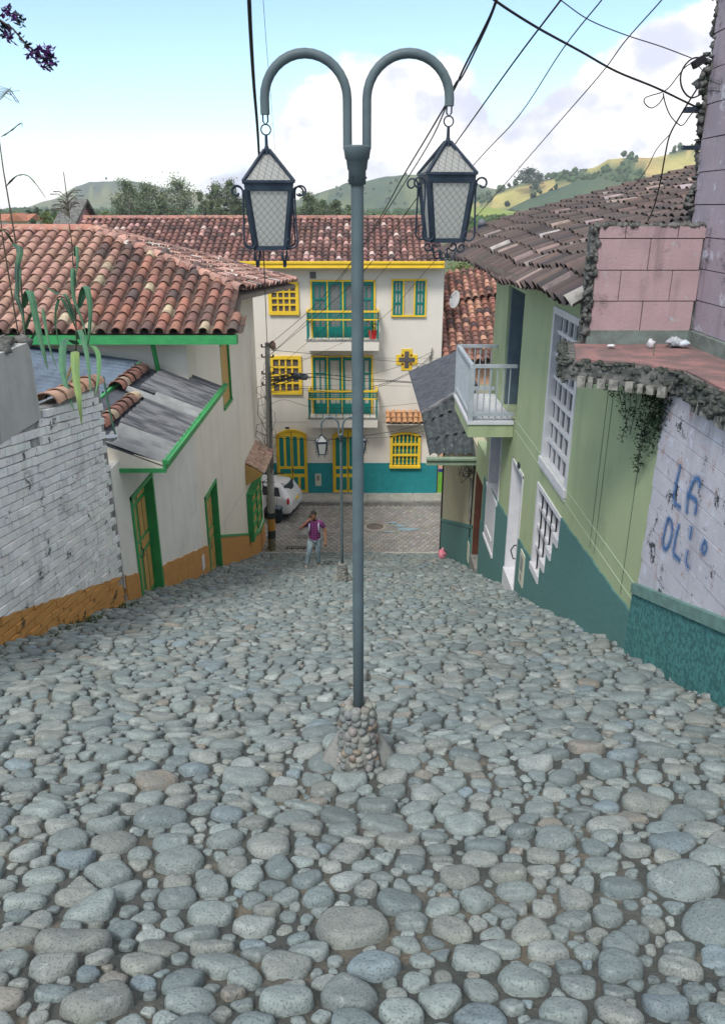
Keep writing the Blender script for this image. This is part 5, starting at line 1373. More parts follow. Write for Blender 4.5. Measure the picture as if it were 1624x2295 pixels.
mb = MB(); mb.prism([(3.45,32.8,6.15),(3.45,36.5,8.15),(3.45,38.6,9.0),(3.45,41,6.15)],(6.5,0,0)); mb.build('roof_deck', MATS['roof_boards'], rf)
pd = atY(1020,672,35.5)
g = thing('satellite_dish', 'white satellite dish on the old tile roof beside the cream house', 'satellite dish', (pd.x+.15,35.8,pd.z-.6))
mb = MB(); rows = []
ax = V_((-.55,-.75,.35)).normalized(); u_, v_ = ortho(ax)
for r_ in (0,.12,.24,.34,.40):
    rows.append([pd+ax*(r_*r_*.55)+u_*(r_*.62*math.cos(2*PI*q/20))+v_*(r_*math.sin(2*PI*q/20)) for q in range(20)])
mb.grid(rows, None, True, True); mb.grid([[p-ax*.015 for p in r] for r in rows], None, True, True)
mb.build('dish', mk('dish_white', (.60,.61,.62), rough=.5), g)
mb = MB(); mb.tube([pd-ax*.02,pd+V_((.1,.25,-.35)),V_((pd.x+.15,35.8,pd.z-.75))],.025,6); mb.tube([pd-v_*.38,pd+ax*.42],.012,5); mb.blob(pd+ax*.42,.05,.05,.05); mb.build('mast', M_conc, g)
p = atY(1098,664,37.3); mb = MB(); mb.blob((p.x+.2,37.3,p.z-.02),.75,.35,.18,None,12,6,.2)
tagp(mb.build('red_tarp', mk('red_tarp', (.45,.03,.06), (.55,.10,.14), ns=6)), 'bunched red tarp lying on top of the old tile roof', 'tarp')
# ================================================================== street lamps
def lampglass():
    m = bpy.data.materials.new('figured_glass'); m.use_nodes = True; nt = m.node_tree; L = nt.links; b = nt.nodes['Principled BSDF']
    tc = _n(nt,'ShaderNodeTexCoord'); sp_ = _n(nt,'ShaderNodeSeparateXYZ'); L.new(tc.outputs['Object'], sp_.inputs[0])
    def M(op,a,b_=None):
        n = _n(nt,'ShaderNodeMath',operation=op)
        for i,x in enumerate((a,b_)):
            if x is None: continue
            if isinstance(x,(int,float)): n.inputs[i].default_value = x
            else: L.new(x,n.inputs[i])
        return n.outputs[0]
    h = M('ADD',sp_.outputs[0],M('MULTIPLY',sp_.outputs[1],.9)); k = 2*PI/.034/2
    d1 = M('ABSOLUTE',M('SINE',M('MULTIPLY',M('ADD',h,sp_.outputs[2]),k))); d2 = M('ABSOLUTE',M('SINE',M('MULTIPLY',M('SUBTRACT',h,sp_.outputs[2]),k)))
    line = M('MINIMUM',d1,d2)
    s1 = M('ABSOLUTE',M('SINE',M('MULTIPLY',h,k*1.0))); s2 = M('ABSOLUTE',M('SINE',M('MULTIPLY',sp_.outputs[2],k*1.0)))
    pet = M('MULTIPLY',M('ABSOLUTE',M('SINE',M('MULTIPLY',h,k*4))),M('ABSOLUTE',M('SINE',M('MULTIPLY',sp_.outputs[2],k*4))))
    pat = M('MINIMUM',M('MULTIPLY',line,2.2),M('ADD',M('MULTIPLY',pet,.8),.45))
    cr = _n(nt,'ShaderNodeValToRGB'); cr.color_ramp.elements[0].position=.05; cr.color_ramp.elements[0].color=(.38,.40,.40,1); cr.color_ramp.elements[1].position=.75; cr.color_ramp.elements[1].color=(.85,.85,.80,1)
    L.new(pat,cr.inputs[0]); L.new(cr.outputs[0],b.inputs['Base Color'])
    b.inputs['Roughness'].default_value=.25; b.inputs['Transmission Weight'].default_value=.12
    tr = _n(nt,'ShaderNodeBsdfTranslucent'); L.new(cr.outputs[0],tr.inputs[0]); mx = _n(nt,'ShaderNodeMixShader'); mx.inputs[0].default_value=.62
    bp = _n(nt,'ShaderNodeBump'); bp.inputs['Distance'].default_value=.002; L.new(pat,bp.inputs['Height']); L.new(bp.outputs[0],b.inputs['Normal'])
    L.new(b.outputs[0],mx.inputs[1]); L.new(tr.outputs[0],mx.inputs[2]); L.new(mx.outputs[0],nt.nodes['Material Output'].inputs[0])
    return m
M_lg = lampglass()
def spiral(c, ax1, ax2, r0, r1, a0, a1, n=16):
    return [c+ax1*(math.cos(a0+(a1-a0)*k/n)*(r0+(r1-r0)*k/n))+ax2*(math.sin(a0+(a1-a0)*k/n)*(r0+(r1-r0)*k/n)) for k in range(n+1)]
def lantern(parent, top, yaw, yaw_b, label=None):
    """hanging four sided lantern; top = end of the arm"""
    ap = top-V_((0,0,.148)); K = .88
    def bd(m_, nm, mt, par):
        m_.v = [tuple(ap+(Vector(p)-ap)*K) for p in m_.v]; return m_.build(nm, mt, par)
    def rot(p, y=yaw): return V_((p[0]*math.cos(y)-p[1]*math.sin(y), p[0]*math.sin(y)+p[1]*math.cos(y), p[2]))
    W = lambda x,y,z: ap+rot((x,y,z))
    f = MB()
    cor = [(-1,-1),(1,-1),(1,1),(-1,1)]
    for i,(a,b) in enumerate(cor):
        a2,b2 = cor[(i+1)%4]
        f.bar(W(a*.012,b*.012,.004), W(a*.130,b*.130,-.150), .017,.012)
        f.bar(W(a*.130,b*.130,-.152), W(a2*.130,b2*.130,-.152), .012,.012)
        # band
        f.hexa([W(a*.128,b*.128,-.155),W(a2*.128,b2*.128,-.155),W(a2*.124,b2*.124,-.198),W(a*.124,b*.124,-.198),
                W(a*.120,b*.120,-.155),W(a2*.120,b2*.120,-.155),W(a2*.117,b2*.117,-.198),W(a*.117,b*.117,-.198)])
        f.bar(W(a*.116,b*.116,-.19), W(a*.082,b*.082,-.478), .025,.024, None, W(a,b,0)-ap)
        f.bar(W(a*.084,b*.084,-.480), W(a2*.084,b2*.084,-.480), .02,.022)
    f.tube([W(0,0,-.02),W(0,0,.075)],[.010,.0075],8)
    f.tube([W(0,0,-.03),W(0,0,.02)],[.02,.011],8)
    lt = bd(f, 'lantern', M_iron, parent)
    if label: lt['label'] = label
    g = MB()
    for i,(a,b) in enumerate(cor):
        a2,b2 = cor[(i+1)%4]
        g.face([W(a*.128,b*.128,-.151),W(a2*.128,b2*.128,-.151),W(0,0,-.002)])
    bd(g, 'roof_glass', M_lg, lt)
    g = MB()
    for i,(a,b) in enumerate(cor):
        a2,b2 = cor[(i+1)%4]
        g.face([W(a*.114,b*.114,-.197),W(a2*.114,b2*.114,-.197),W(a2*.080,b2*.080,-.474),W(a*.080,b*.080,-.474)])
    bd(g, 'side_glass', M_lg, lt)
    h = MB(); h.tube([W(0,0,-.03),W(0,0,-.055),W(0,0,-.065),W(0,0,-.16)],[.012,.03,.024,.026],10); h.blob(W(0,0,-.20),.028,.028,.045,None,10,7,0); bd(h, 'bulb_holder', M_iron, lt)
    s = MB(); r = .0052
    ring = [W(.0,0,.0865)+rot((math.cos(2*PI*k/16)*.022,0,math.sin(2*PI*k/16)*.022)) for k in range(17)]; s.tube(ring,.0035,6)
    s.tube([top+V_((-.011,0,.005)),top+V_((-.011,0,-.028)),top+V_((0,0,-.042)),top+V_((.011,0,-.028)),top+V_((.011,0,.005))],.004,6)
    s.build('hook_ring', M_iron, lt)
    X_ = rot((1,0,0)); Y_ = rot((0,1,0)); Z_ = V_((0,0,1))
    for sx in (-1,1):
        for yy in (-.10,.10):
            c = W(sx*.168,yy,-.200)
            pts = spiral(c, X_*sx, Z_, .014,.033, -2.6, 2.9, 18)
            pts += [W(sx*.134,yy,-.215),W(sx*.134,yy,-.26),W(sx*.140,yy,-.43)]
            pts += spiral(W(sx*.105,yy,-.450), X_*sx, Z_, .036,.020, 0, -4.2, 14)
            s = MB(); s.tube(pts, r, 6); bd(s, 'side_scroll', M_iron, lt)
    XB_ = V_((math.cos(yaw_b),math.sin(yaw_b),0)); YB_ = V_((-math.sin(yaw_b),math.cos(yaw_b),0))
    for yy in (-.075,.075):
        o_ = ap+YB_*yy
        for sx in (-1,1):
            c = o_+XB_*(sx*.072)+Z_*-.517
            pts = spiral(c, XB_*sx, Z_, .010,.025, 3.4, -2.8, 16)
            pts += [o_+XB_*(sx*.040)+Z_*-.530, o_+XB_*(sx*.038)+Z_*-.555]
            pts += spiral(o_+XB_*(sx*.014)+Z_*-.560, XB_*sx, Z_, .024,.014, .2, -4.4, 14)
            s = MB(); s.tube(pts, .0045, 6); bd(s, 'bottom_scroll', M_iron, lt)
    return lt
def street_lamp(name, label, base, ll):
    t = thing(name, label, 'street lamp', base, 0, 'double lantern street lamps')
    b = V_(base)
    m = MB(); zc = 3.53
    m.lathe(b, [(.0,-.05),(.0315,-.05),(.0315,1.2),(.031,1.21),(.030,3.36),(.030,3.37),(.0405,3.371),(.0405,3.43),(.045,3.435),(.050,3.475),(.056,3.48),(.063,3.525),(.063,3.535),(0,3.536)], 24); m.build('post', M_post, t)
    m = MB(); 
    for k in range(3): a = k*2.1; m.blob(b+V_((math.cos(a)*.041,math.sin(a)*.041,3.40)),.005,.005,.005,None,6,4,0)
    m.build('collar_bolt', M_iron, t)
    zz = b.z
    for s_ in (-1,1):
        x0 = s_*.044; Rr = .186; zb = 3.725
        pts = [b+V_((x0,0,3.52)), b+V_((x0,0,3.60)), b+V_((x0,0,zb))]
        pts += [b+V_((x0+s_*Rr*(1-math.cos(PI*k/16)),0,zb+Rr*math.sin(PI*k/16)*.97)) for k in range(1,17)]
        pts += [b+V_((x0+s_*Rr*2,0,zb-(.062 if s_ < 0 else .028)))]
        m = MB(); m.tube(pts, .0212, 14); arm = m.build('arm', M_post, t)
        lantern(t, pts[-1], rad(8) if s_ < 0 else rad(7), rad(86) if s_ < 0 else rad(10), ll[0 if s_ < 0 else 1])
    # cobbled pedestal
    m = MB(); m.lathe(b, [(.0,-.15),(.135,-.15),(.118,.15),(.095,.40),(.085,.44),(.04,.455),(0,.455)], 20); m.build('pedestal', M_conc, t)
    m = MB(); rg = random.Random(3)
    z = -.12
    while z < .45:
        rr_ = .126-(z+.1)*.070; n = int(2*PI*rr_/.052)
        for k in range(n):
            a = 2*PI*(k+rg.uniform(-.25,.25))/n + z*31; q = rg.uniform(.022,.034)
            c = rg.choice([(.26,.26,.24),(.30,.30,.27),(.22,.23,.225),(.28,.21,.15),(.34,.33,.30),(.19,.20,.19),(.24,.25,.24)])
            m.blob(b+V_((math.cos(a)*rr_,math.sin(a)*rr_,z+rg.uniform(-.012,.012))), q, q, q*rg.uniform(.8,1.15), vary(c,.15,rg), 9, 6, .16, rg)
        z += .046
    for k in range(7):
        a = k*.9; m.blob(b+V_((math.cos(a)*.062,math.sin(a)*.062,.455)), .032,.032,.026, vary((.26,.26,.23),.2,rg), 9,6,.2,rg)
    m.build('pedestal_stones', M_stone, t)
    m = MB(); rows = []
    for (rx,ry,z) in ((.30,.15,-.22),(.27,.13,-.08),(.225,.10,.04),(.17,.075,.15),(.12,.05,.24),(.06,.03,.28)):
        rows.append([b+V_((rx*math.cos(2*PI*k/26)*(1+.05*math.sin(k*2.3)), .05+ry*math.sin(2*PI*k/26)*(1+.05*math.sin(k*1.7)), z)) for k in range(26)])
    m.grid(rows, None, True, True); m.build('cement_skirt', mk('cement_skirt', (.27,.28,.265), (.20,.21,.20), ns=7, bump=.008, bs=35, stain=((.12,.13,.12),5,.55,.7,.6)), t)
    return t
LX = (803-812)/FL*4.7
street_lamp('street_lamp', 'nearest tall grey double lantern lamp rising from a cobbled pedestal in mid street', (LX,LAMPY,ground(LAMPY)+.0), ('left lantern of the near lamp','right lantern of the near lamp'))
street_lamp('street_lamp', 'distant double lantern lamp at the foot of the slope beside the walking man', (-.465,15.96,ground(15.96)), (None,None))

# ================================================================== utility pole and cables
up = atZ(608,1238,0); PX, PY = up.x, 27.3
ut = thing('utility_pole', 'round concrete utility pole with black and yellow bands at the corner house', 'utility pole', (PX,PY,0))
def pz(y): return atY(606,y,PY).z
ztop = atY(598,768,PY).z; PXt = atY(599,770,PY).x
def paxis(z): return V_((PX+(PXt-PX)*z/ztop, PY, z))
def prad(z): return .155-.07*z/ztop
def pseg(z0,z1,name,mat,dr=0):
    m = MB(); m.tube([paxis(z0),paxis((z0+z1)/2),paxis(z1)],[prad(z0)+dr,prad((z0+z1)/2)+dr,prad(z1)+dr],18); return m.build(name,mat,ut)
pseg(-.1,ztop,'pole',mk('weathered_pole', (.42,.41,.37), (.32,.31,.28), ns=3, bump=.004, bs=30, stain=((.12,.13,.10),2.5,.55,.7,.7)))
b1_,b2_,b3_,b4_ = pz(1148),pz(1161),pz(1187),pz(1205)
M_bk = mk('black_band_paint', (.025,.035,.035), (.05,.07,.06), ns=6, rough=.7); M_or = mk('amber_band_paint', (.50,.25,.05), (.42,.22,.05), ns=6, rough=.7)
pseg(b2_,b1_,'black_band',M_bk,.004); pseg(b3_,b2_,'yellow_band',M_or,.005); pseg(b4_,b3_,'black_band',M_bk,.004)
pseg(-.05,b4_,'mossy_band',mk('mossy_pole', (.10,.13,.09), (.24,.20,.13), ns=7, bump=.01, bs=20),.003)
m = MB()
for z in (ztop-.15,ztop-.5,ztop-1.1,ztop-1.5): 
    c = paxis(z); m.bar(c+V_((-.2,-.02,0)),c+V_((.22,-.02,0)),.035,.04); m.tube([c+V_((-.2,-.02,0)),c+V_((-.2,-.02,.1))],.03,8); m.tube([c+V_((.2,-.02,0)),c+V_((.2,-.02,.09))],.03,8)
m.build('pole_bracket', M_iron, ut)
m = MB(); c = paxis(ztop-.1); m.blob(c+V_((.2,-.05,0)),.11,.1,.16,None,8,6,.2); m.build('lamp_housing', mk('rusty_fitting', (.30,.17,.13), (.36,.30,.28), ns=12), ut)
m = MB()
for k in range(26):
    z0 = R.uniform(2.2,ztop-.4); z1 = z0-R.uniform(.3,1.6); c0 = paxis(z0); c1 = paxis(max(.5,z1)); s_ = R.choice((-1,-1,-1,1)); w_ = R.uniform(.12,.45)*(1 if s_ < 0 else .7)
    m.tube([c0+V_((s_*.08,-.06,0)),c0+V_((s_*w_,-.1,-.08)),(c0+c1)/2+V_((s_*w_*1.1,-.08,0)),c1+V_((s_*.12,-.08,.05)),c1+V_((s_*.08,-.06,0))],R.uniform(.006,.012),4)
for k in range(3):
    a = .04+k*.04; m.tube([paxis(z)+V_((a,-.13,0)) for z in np.linspace(ztop-.6-k*.2,R.uniform(1.8,3.5),6)],.008,5)
m.build('hanging_wires', M_cable, ut)
def wire(label, pts, r=.009, cat='cable', name='overhead_cable', sub=5, mat=None, group='overhead cables'):
    """pts: (xd, yd, Y) or Vectors"""
    P = [p if isinstance(p, Vector) else atY(*p) for p in pts]; Q = []
    for i in range(len(P)-1):
        for q in range(sub):
            t = q/sub; p0 = P[max(i-1,0)]; p1 = P[i]; p2 = P[i+1]; p3 = P[min(i+2,len(P)-1)]
            Q.append(.5*((2*p1)+(p2-p0)*t+(2*p0-5*p1+4*p2-p3)*t*t+(3*p1-p0-3*p2+p3)*t**3))
    Q.append(P[-1])
    if not isinstance(pts[0], Vector) and pts[0][1] < 0: Q = [Q[0]+(Q[0]-Q[1]).normalized()*k_ for k_ in (12,6,2)] + Q
    m = MB(); m.tube(Q, r*.82, 6); return tagp(m.build(name, mat or M_cable), label, cat, group)
def spanwire(label, a, b, sag, r=.008, **k):
    """free hanging span between two points, straight in plan"""
    A = a if isinstance(a, Vector) else atY(*a); B = b if isinstance(b, Vector) else atY(*b)
    n = 14; P = [A.lerp(B,i/n)-V_((0,0,sag*4*(i/n)*(1-i/n))) for i in range(n+1)]
    m = MB(); m.tube(P, r, 6); return tagp(m.build('overhead_cable', M_cable), label, 'cable', 'overhead cables')
T = paxis(ztop-.12)+V_((0,-.05,0))
T2 = paxis(ztop-.5); T3 = paxis(ztop-1.15); T4 = paxis(ztop-1.55)
wire('thick black cable coming down behind the left lantern to the pole top', [(555,-90,3.9),(561,60,4.5),(569,190,5.4),(579,320,7),(586,470,10.5),(593,620,17),T], .0125)
wire('very thin wire just right of the thick cable above the left lantern', [(588,-30,6),(597,100,7),(608,230,8.5),(618,350,10.5),(640,560,20),(700,560,36)], .0022)
wire('left one of the paired black cables passing behind the right lamp arm', [(1125,-60,5.0),(1108,10,5.3),(1083,66,5.6),(1040,150,6.3),(1012,210,6.8),(960,300,8),(900,400,10),(850,490,13),(785,590,18),(700,690,23),T], .010)
wire('right one of the paired black cables passing behind the right lamp arm', [(1130,-60,5.0),(1110,8,5.3),(1085,70,5.6),(1035,172,6.3),(1016,195,6.8),(970,305,8),(905,412,10),(856,488,13),(800,572,18),(705,700,23),T2], .008)
wire('black cable crossing the sky down to the apex of the right lantern', [(1275,-30,6),(1262,-8,6.1),(1150,140,7.4),(1027,312,9.5),(900,490,14),(780,645,20),T2], .009)
wire('thin twisted cable reaching the right shoulder of the right lantern', [(1365,-30,6.5),(1352,-6,6.6),(1260,110,7.5),(1160,262,8.8),(1062,368,10.5),(930,520,16),(790,680,22),T3], .0065)
wire('thin twisted cable that runs farthest right down to the tile roof ridge', [(1500,-30,7),(1485,-4,7.1),(1400,92,8),(1350,160,8.6),(1262,262,9.8),(1080,470,14),(960,600,19),(820,740,24),T3], .0065)
wire('heavy cable crossing the others on its way to the lilac wall bracket', [(1085,-25,6.5),(1110,2,6.7),(1200,60,7.3),(1300,115,8.0),(1380,160,8.6),(1470,197,9.0),(1560,240,9.15),(1590,247,9.2)], .012)
wire('dotted thin twisted cable high above the heavy one at upper right', [(1225,-25,8),(1262,5,8.2),(1320,45,8.5),(1400,78,8.8),(1480,104,9.0),(1548,130,9.1)], .006)
coil = thing('cable_coil', 'loose coil of black cable with insulator hanging beside the lilac wall top', 'cable coil', atY(1568,185,9.1))
m = MB(); Yc = 9.1
def cw_(pts, r): 
    P = [atY(*p) for p in pts]; Q = []
    for i in range(len(P)-1):
        for q in range(4):
            t = q/4; p0 = P[max(i-1,0)]; p1 = P[i]; p2 = P[i+1]; p3 = P[min(i+2,len(P)-1)]
            Q.append(.5*((2*p1)+(p2-p0)*t+(2*p0-5*p1+4*p2-p3)*t*t+(3*p1-p0-3*p2+p3)*t**3))
    Q.append(P[-1]); m.tube(Q, r, 6)
c1 = lambda X,Y,D=9.1: ((1850+X/3.277)/1.33, (Y/3.277)/1.33, D)
cw_([c1(790,565),c1(700,570),c1(620,640),c1(580,740),c1(590,850),c1(640,930),c1(700,955),c1(780,920),c1(850,890),c1(920,820)],.009)
cw_([c1(790,565),c1(870,590),c1(940,660),c1(968,740),c1(960,830),c1(930,940),c1(870,1030),c1(810,1080)],.009)
cw_([c1(700,610),c1(620,660),c1(540,760),c1(470,850),c1(400,900),c1(300,930),c1(230,960),c1(230,1010),c1(290,1055),c1(360,1020),c1(410,950),c1(410,910)],.006)
cw_([c1(410,910),c1(430,1010),c1(480,1130),c1(560,1215),c1(610,1215),c1(680,1120),c1(760,1040),c1(830,1000),c1(890,965)],.006)
cw_([c1(760,650),c1(800,700),c1(815,790),c1(790,880),c1(790,960),c1(830,1005)],.004)
m.build('cable_loop', M_cable, coil)
m = MB(); p0 = atY(*c1(705,640)); p1 = atY(*c1(810,570)); m.bar(p0,p1,.10,.075); m.build('insulator', M_cable, coil)
m = MB(); m.bar(atY(*c1(945,415)),atY(*c1(922,320)),.04,.04); m.build('clamp', M_cable, coil)
wire('black service cable dropping from the coil to the near part of the green house roof', [(1640,105,9.0),(1614,122,9.1),(1600,140,9.1),(1560,200,9.1),(1520,265,9.2),(1499,305,9.4),(1488,355,9.8),(1478,410,10.3),(1462,470,11.2),(1445,505,11.8)], .0105)
wire('thinner service cable dropping left of the coil to the roof slope', [(1499,302,9.4),(1470,335,9.8),(1450,375,10.2),(1425,410,10.8),(1397,432,11.6)], .0065)
# cables across the street in front of the cream house
BR = atY(968,795,YF-.3); GH = V_((3.0,27.5,0))
z4 = lambda x,y,Y: (526.3+x/2.7, 481.2+y/2.7, Y)
z7 = lambda x,y,Y: (526.3+x/2.7, 902.3+y/2.7, Y)
wire('cable sloping gently from the pole top across the cream wall to the far bracket', [T3+V_((0,0,.9)),z4(430,838,29),z4(700,866,31),z4(1000,890,33),z4(1180,908,33.1)], .012)
wire('upper thick cable of the bundle crossing between the two balconies', [T4,z4(440,962,28.5),z4(700,985,30),z4(900,1000,31),z4(1070,1012,31.5)], .016)
wire('lower thick cable of the bundle crossing between the two balconies', [T4-V_((0,0,.1)),z4(440,985,28.5),z4(700,1005,30),z4(900,1008,31),z4(1070,1018,31.5)], .018)
wire('sagging cable rising to the wall bracket at the right end of the cream house', [T4-V_((0,0,.2)),z4(440,1050,28.5),z4(700,1062,30),z4(900,1022,31),z4(1080,940,32),BR], .013)
wire('lowest sagging cable of the ones tied to the right wall bracket', [T4-V_((0,0,.25)),z4(420,1060,28.5),z4(640,1078,30),z4(860,1045,31),z4(1080,950,32.2),BR-V_((0,0,.08))], .010)
wire('uppermost straight cable of the ones tied to the right wall bracket', [T4+V_((0,0,.15)),z4(500,975,28.8),z4(800,965,31),z4(1000,915,32),BR+V_((0,0,.12))], .009)
wire('thin wire running below the lower balcony window to the right', [T4-V_((0,0,.7)),z4(300,1120,28.5),z4(480,1165,30),z4(800,1168,31.5),z4(1105,1140,32.5)], .009)
wire('slack thin wire between upper and lower balconies near the window', [T4,z4(420,1040,28.5),z4(700,1030,31),z4(1060,1038,32)], .007)
wire('black cable crossing in front of the ground floor doors towards the beige house', [(575,966,27),(588,972,27.2),z7(240,212,27.5),z7(400,224,28),z7(560,226,28),z7(820,195,28),z7(1000,165,28),z7(1165,120,28.2)], .015)
wire('second thinner cable just under the one crossing the ground floor doors', [(575,970,27),(588,975,27.2),z7(300,205,27.6),z7(480,216,28),z7(900,212,28),z7(1165,170,28.2)], .008)
g = thing('splice_closure', 'grey cylindrical cable splice hanging on the cable bundle by the grid window', 'cable splice', atY(672,844,28.3))
m = MB(); p0 = atY(655,842,28.3); p1 = atY(690,845,28.3); m.tube([p0,p0.lerp(p1,.1),p0.lerp(p1,.85),p1],[.06,.12,.13,.08],12); m.build('closure_body', mk('grey_closure', (.16,.18,.20), (.10,.11,.12), ns=10, rough=.5), g)
m = MB()
for k in range(12): 
    c = p0.lerp(p1,R.random()); m.tube([c,c+V_((R.uniform(-.2,.2),-.1,R.uniform(-.15,.2))),c+V_((R.uniform(-.5,.1),0,R.uniform(-.2,.25))),paxis(7.0)+V_((.1,-.05,R.uniform(-.6,.3)))],.013,4)
m.build('cable_tails', M_cable, g)

# ================================================================== person
def skinmesh(name, V, E, Rd, mat, parent, lev=2, root=0):
    me = bpy.data.meshes.new(name); me.from_pydata([tuple(v) for v in V], E, []); me.update()
    o = bpy.data.objects.new(name, me); C.objects.link(o); o.parent = parent
    sk = o.modifiers.new('skin','SKIN'); sk.use_smooth_shade = True
    if not me.skin_vertices:
        with bpy.context.temp_override(object=o, active_object=o):
            try: bpy.ops.mesh.customdata_skin_add()
            except Exception: pass
    for i, r in enumerate(Rd):
        sv = me.skin_vertices[0].data[i]; sv.radius = (r, r) if not isinstance(r, tuple) else r; sv.use_root = (i == root)
    ss = o.modifiers.new('sub','SUBSURF'); ss.levels = lev; ss.render_levels = lev
    me.materials.append(mat); return o
PXp, PYp = (706-812)/FL*22.2, 20.1
gp = ground(PYp)
M_skin = mk('skin', (.30,.15,.09), (.27,.13,.08), ns=8, rough=.6)
man = thing('person', 'man in purple plaid shirt and faded jeans walking uphill with a phone', 'person', (PXp,PYp,gp))
Vb, Eb, Rb = [], [], []
def ad(p, r, par=None):
    Vb.append(p); Rb.append(r)
    if par is not None: Eb.append((par, len(Vb)-1))
    return len(Vb)-1
pel = ad((0,.05,.93),(.15,.11)); sp1 = ad((0,.03,1.12),(.14,.10),pel); ch = ad((0,0,1.32),(.16,.105),sp1); nk = ad((0,-.015,1.47),.058,ch); nk2 = ad((0,-.03,1.53),.055,nk)
hd = ad((-.005,-.05,1.60),(.075,.085),nk2); hd2 = ad((-.005,-.045,1.69),(.078,.09),hd); hd3 = ad((-.005,-.03,1.76),(.05,.055),hd2)
def limb(start, pts):
    i = start
    for p, r in pts: i = ad(p, r, i)
    return i
wr = limb(ch, [((-.17,0,1.40),.068),((-.22,0,1.37),.056),((-.40,-.06,1.24),.045),((-.27,-.12,1.39),.036),((-.17,-.13,1.50),.026)])
pm = ad((-.125,-.10,1.555),.034,wr)
for k,(dx,dz,l_) in enumerate(((.02,.045,.03),(.035,.035,.035),(.045,.02,.035),(.045,.005,.03))):
    a = ad((-.125+dx,-.13,1.56+dz),.011,pm); ad((-.125+dx+.02,-.14,1.56+dz-.01),.009,a)
a = ad((-.11,-.06,1.59),.012,pm); ad((-.10,-.04,1.62),.01,a)
wl = limb(ch, [((.17,0,1.40),.068),((.23,.01,1.36),.056),((.31,.03,1.12),.045),((.32,-.03,.98),.036),((.32,-.07,.87),.026)])
pm = ad((.32,-.08,.80),.034,wl)
for k in range(4): a = ad((.30+k*.016,-.09,.745-.006*abs(k-1)),.010,pm); ad((.298+k*.015,-.075,.71),.009,a)
a = ad((.295,-.115,.79),.012,pm); ad((.29,-.125,.755),.01,a)
rl = limb(pel, [((-.10,.03,.88),.10),((-.16,-.18,.55),.068),((-.20,-.13,.32),.06),((-.235,-.16,.17),.045),((-.235,-.20,.135),.045),((-.24,-.31,.115),.04)])
ll_ = limb(pel, [((.10,.05,.88),.10),((.09,.06,.50),.068),((.08,.15,.25),.06),((.09,.20,.04),.045),((.09,.17,-.01),.045),((.095,.07,-.03),.04)])
skinmesh('body', Vb, Eb, Rb, M_skin, man)
M_shirt = bpy.data.materials.new('plaid_shirt'); M_shirt.use_nodes = True
nt = M_shirt.node_tree; b = nt.nodes['Principled BSDF']; b.inputs['Roughness'].default_value = .9
tc = _n(nt,'ShaderNodeTexCoord'); bt = _n(nt,'ShaderNodeTexBrick'); bt.offset = 0; bt.inputs['Scale'].default_value = 1
bt.inputs['Color1'].default_value = (.22,.035,.16,1); bt.inputs['Color2'].default_value = (.17,.03,.14,1); bt.inputs['Mortar'].default_value = (.035,.012,.05,1)
bt.inputs['Mortar Size'].default_value = .009; bt.inputs['Brick Width'].default_value = .085; bt.inputs['Row Height'].default_value = .075; bt.inputs['Mortar Smooth'].default_value = .4
mpn = _n(nt,'ShaderNodeMapping'); mpn.inputs['Rotation'].default_value = (rad(90),0,0); nt.links.new(tc.outputs['Object'], mpn.inputs[0]); nt.links.new(mpn.outputs[0], bt.inputs[0]); nt.links.new(bt.outputs[0], b.inputs['Base Color'])
skinmesh('shirt', [(0,.05,.78),(0,.04,.95),(0,.03,1.14),(0,0,1.33),(0,-.012,1.45),(-.17,0,1.40),(-.22,0,1.37),(-.33,-.035,1.29),(.17,0,1.40),(.23,.01,1.36),(.275,.02,1.22)],
  [(0,1),(1,2),(2,3),(3,4),(3,5),(5,6),(6,7),(3,8),(8,9),(9,10)], [(.185,.15),(.185,.15),(.175,.14),(.19,.135),.085,.09,.078,.07,.09,.078,.07], M_shirt, man, root=3)
M_jean = mk('faded_denim', (.20,.28,.33), (.34,.42,.44), ns=7, rough=.9, contrast=(.42,.6))
skinmesh('jeans', [(0,.05,1.02),(-.10,.03,.86),(-.13,-.07,.72),(-.16,-.18,.55),(-.20,-.14,.32),(-.235,-.155,.17),(.10,.05,.86),(.095,.055,.70),(.09,.06,.50),(.08,.14,.27),(.09,.19,.05)],
  [(0,1),(1,2),(2,3),(3,4),(4,5),(0,6),(6,7),(7,8),(8,9),(9,10)], [(.165,.13),.115,.098,.083,.074,.076,.115,.098,.083,.074,.076], M_jean, man)
o = MB(); o.blob((-.24,-.24,.14),.05,.13,.05,None,10,6,.03); o.blob((.095,.12,-.02),.05,.13,.05,None,10,6,.03)
o2 = o.build('shoes', mk('grey_shoe', (.42,.40,.37), (.25,.24,.23), ns=10), None); o2.parent = man
o = MB(); rows = []
for a in range(7):
    th = 1.55*a/6; row = []
    for q in range(14):
        ph = 2*PI*q/14; k = 1+.03*math.sin(q*3+a); fr_ = 1.0
        row.append(V_((-.005+.088*k*math.sin(th)*math.cos(ph), -.03+.105*k*math.sin(th)*math.sin(ph)+(.012 if math.sin(ph) > 0 else .006), 1.695+.088*k*math.cos(th)-(.06*(a/6) if math.sin(ph) > -.3 else -.01))))
    rows.append(row)
o.grid(rows,None,True,True); o2 = o.build('hair', mk('black_hair', (.015,.012,.012), rough=.6), None); o2.parent = man
o = MB(); o.blob((-.005,-.143,1.625),.013,.02,.022,None,7,5,0); o.blob((-.08,-.045,1.64),.014,.025,.032,None,7,5,0); o.blob((.072,-.045,1.64),.014,.025,.032,None,7,5,0); o2 = o.build('nose_and_ears', M_skin, None); o2.parent = man
o = MB(); 
for sx in (-.033,.025): o.blob((sx,-.128,1.655),.013,.008,.007,None,7,5,0); o.bx(None,sx-.018,sx+.018,-.137,-.125,1.672,1.68)
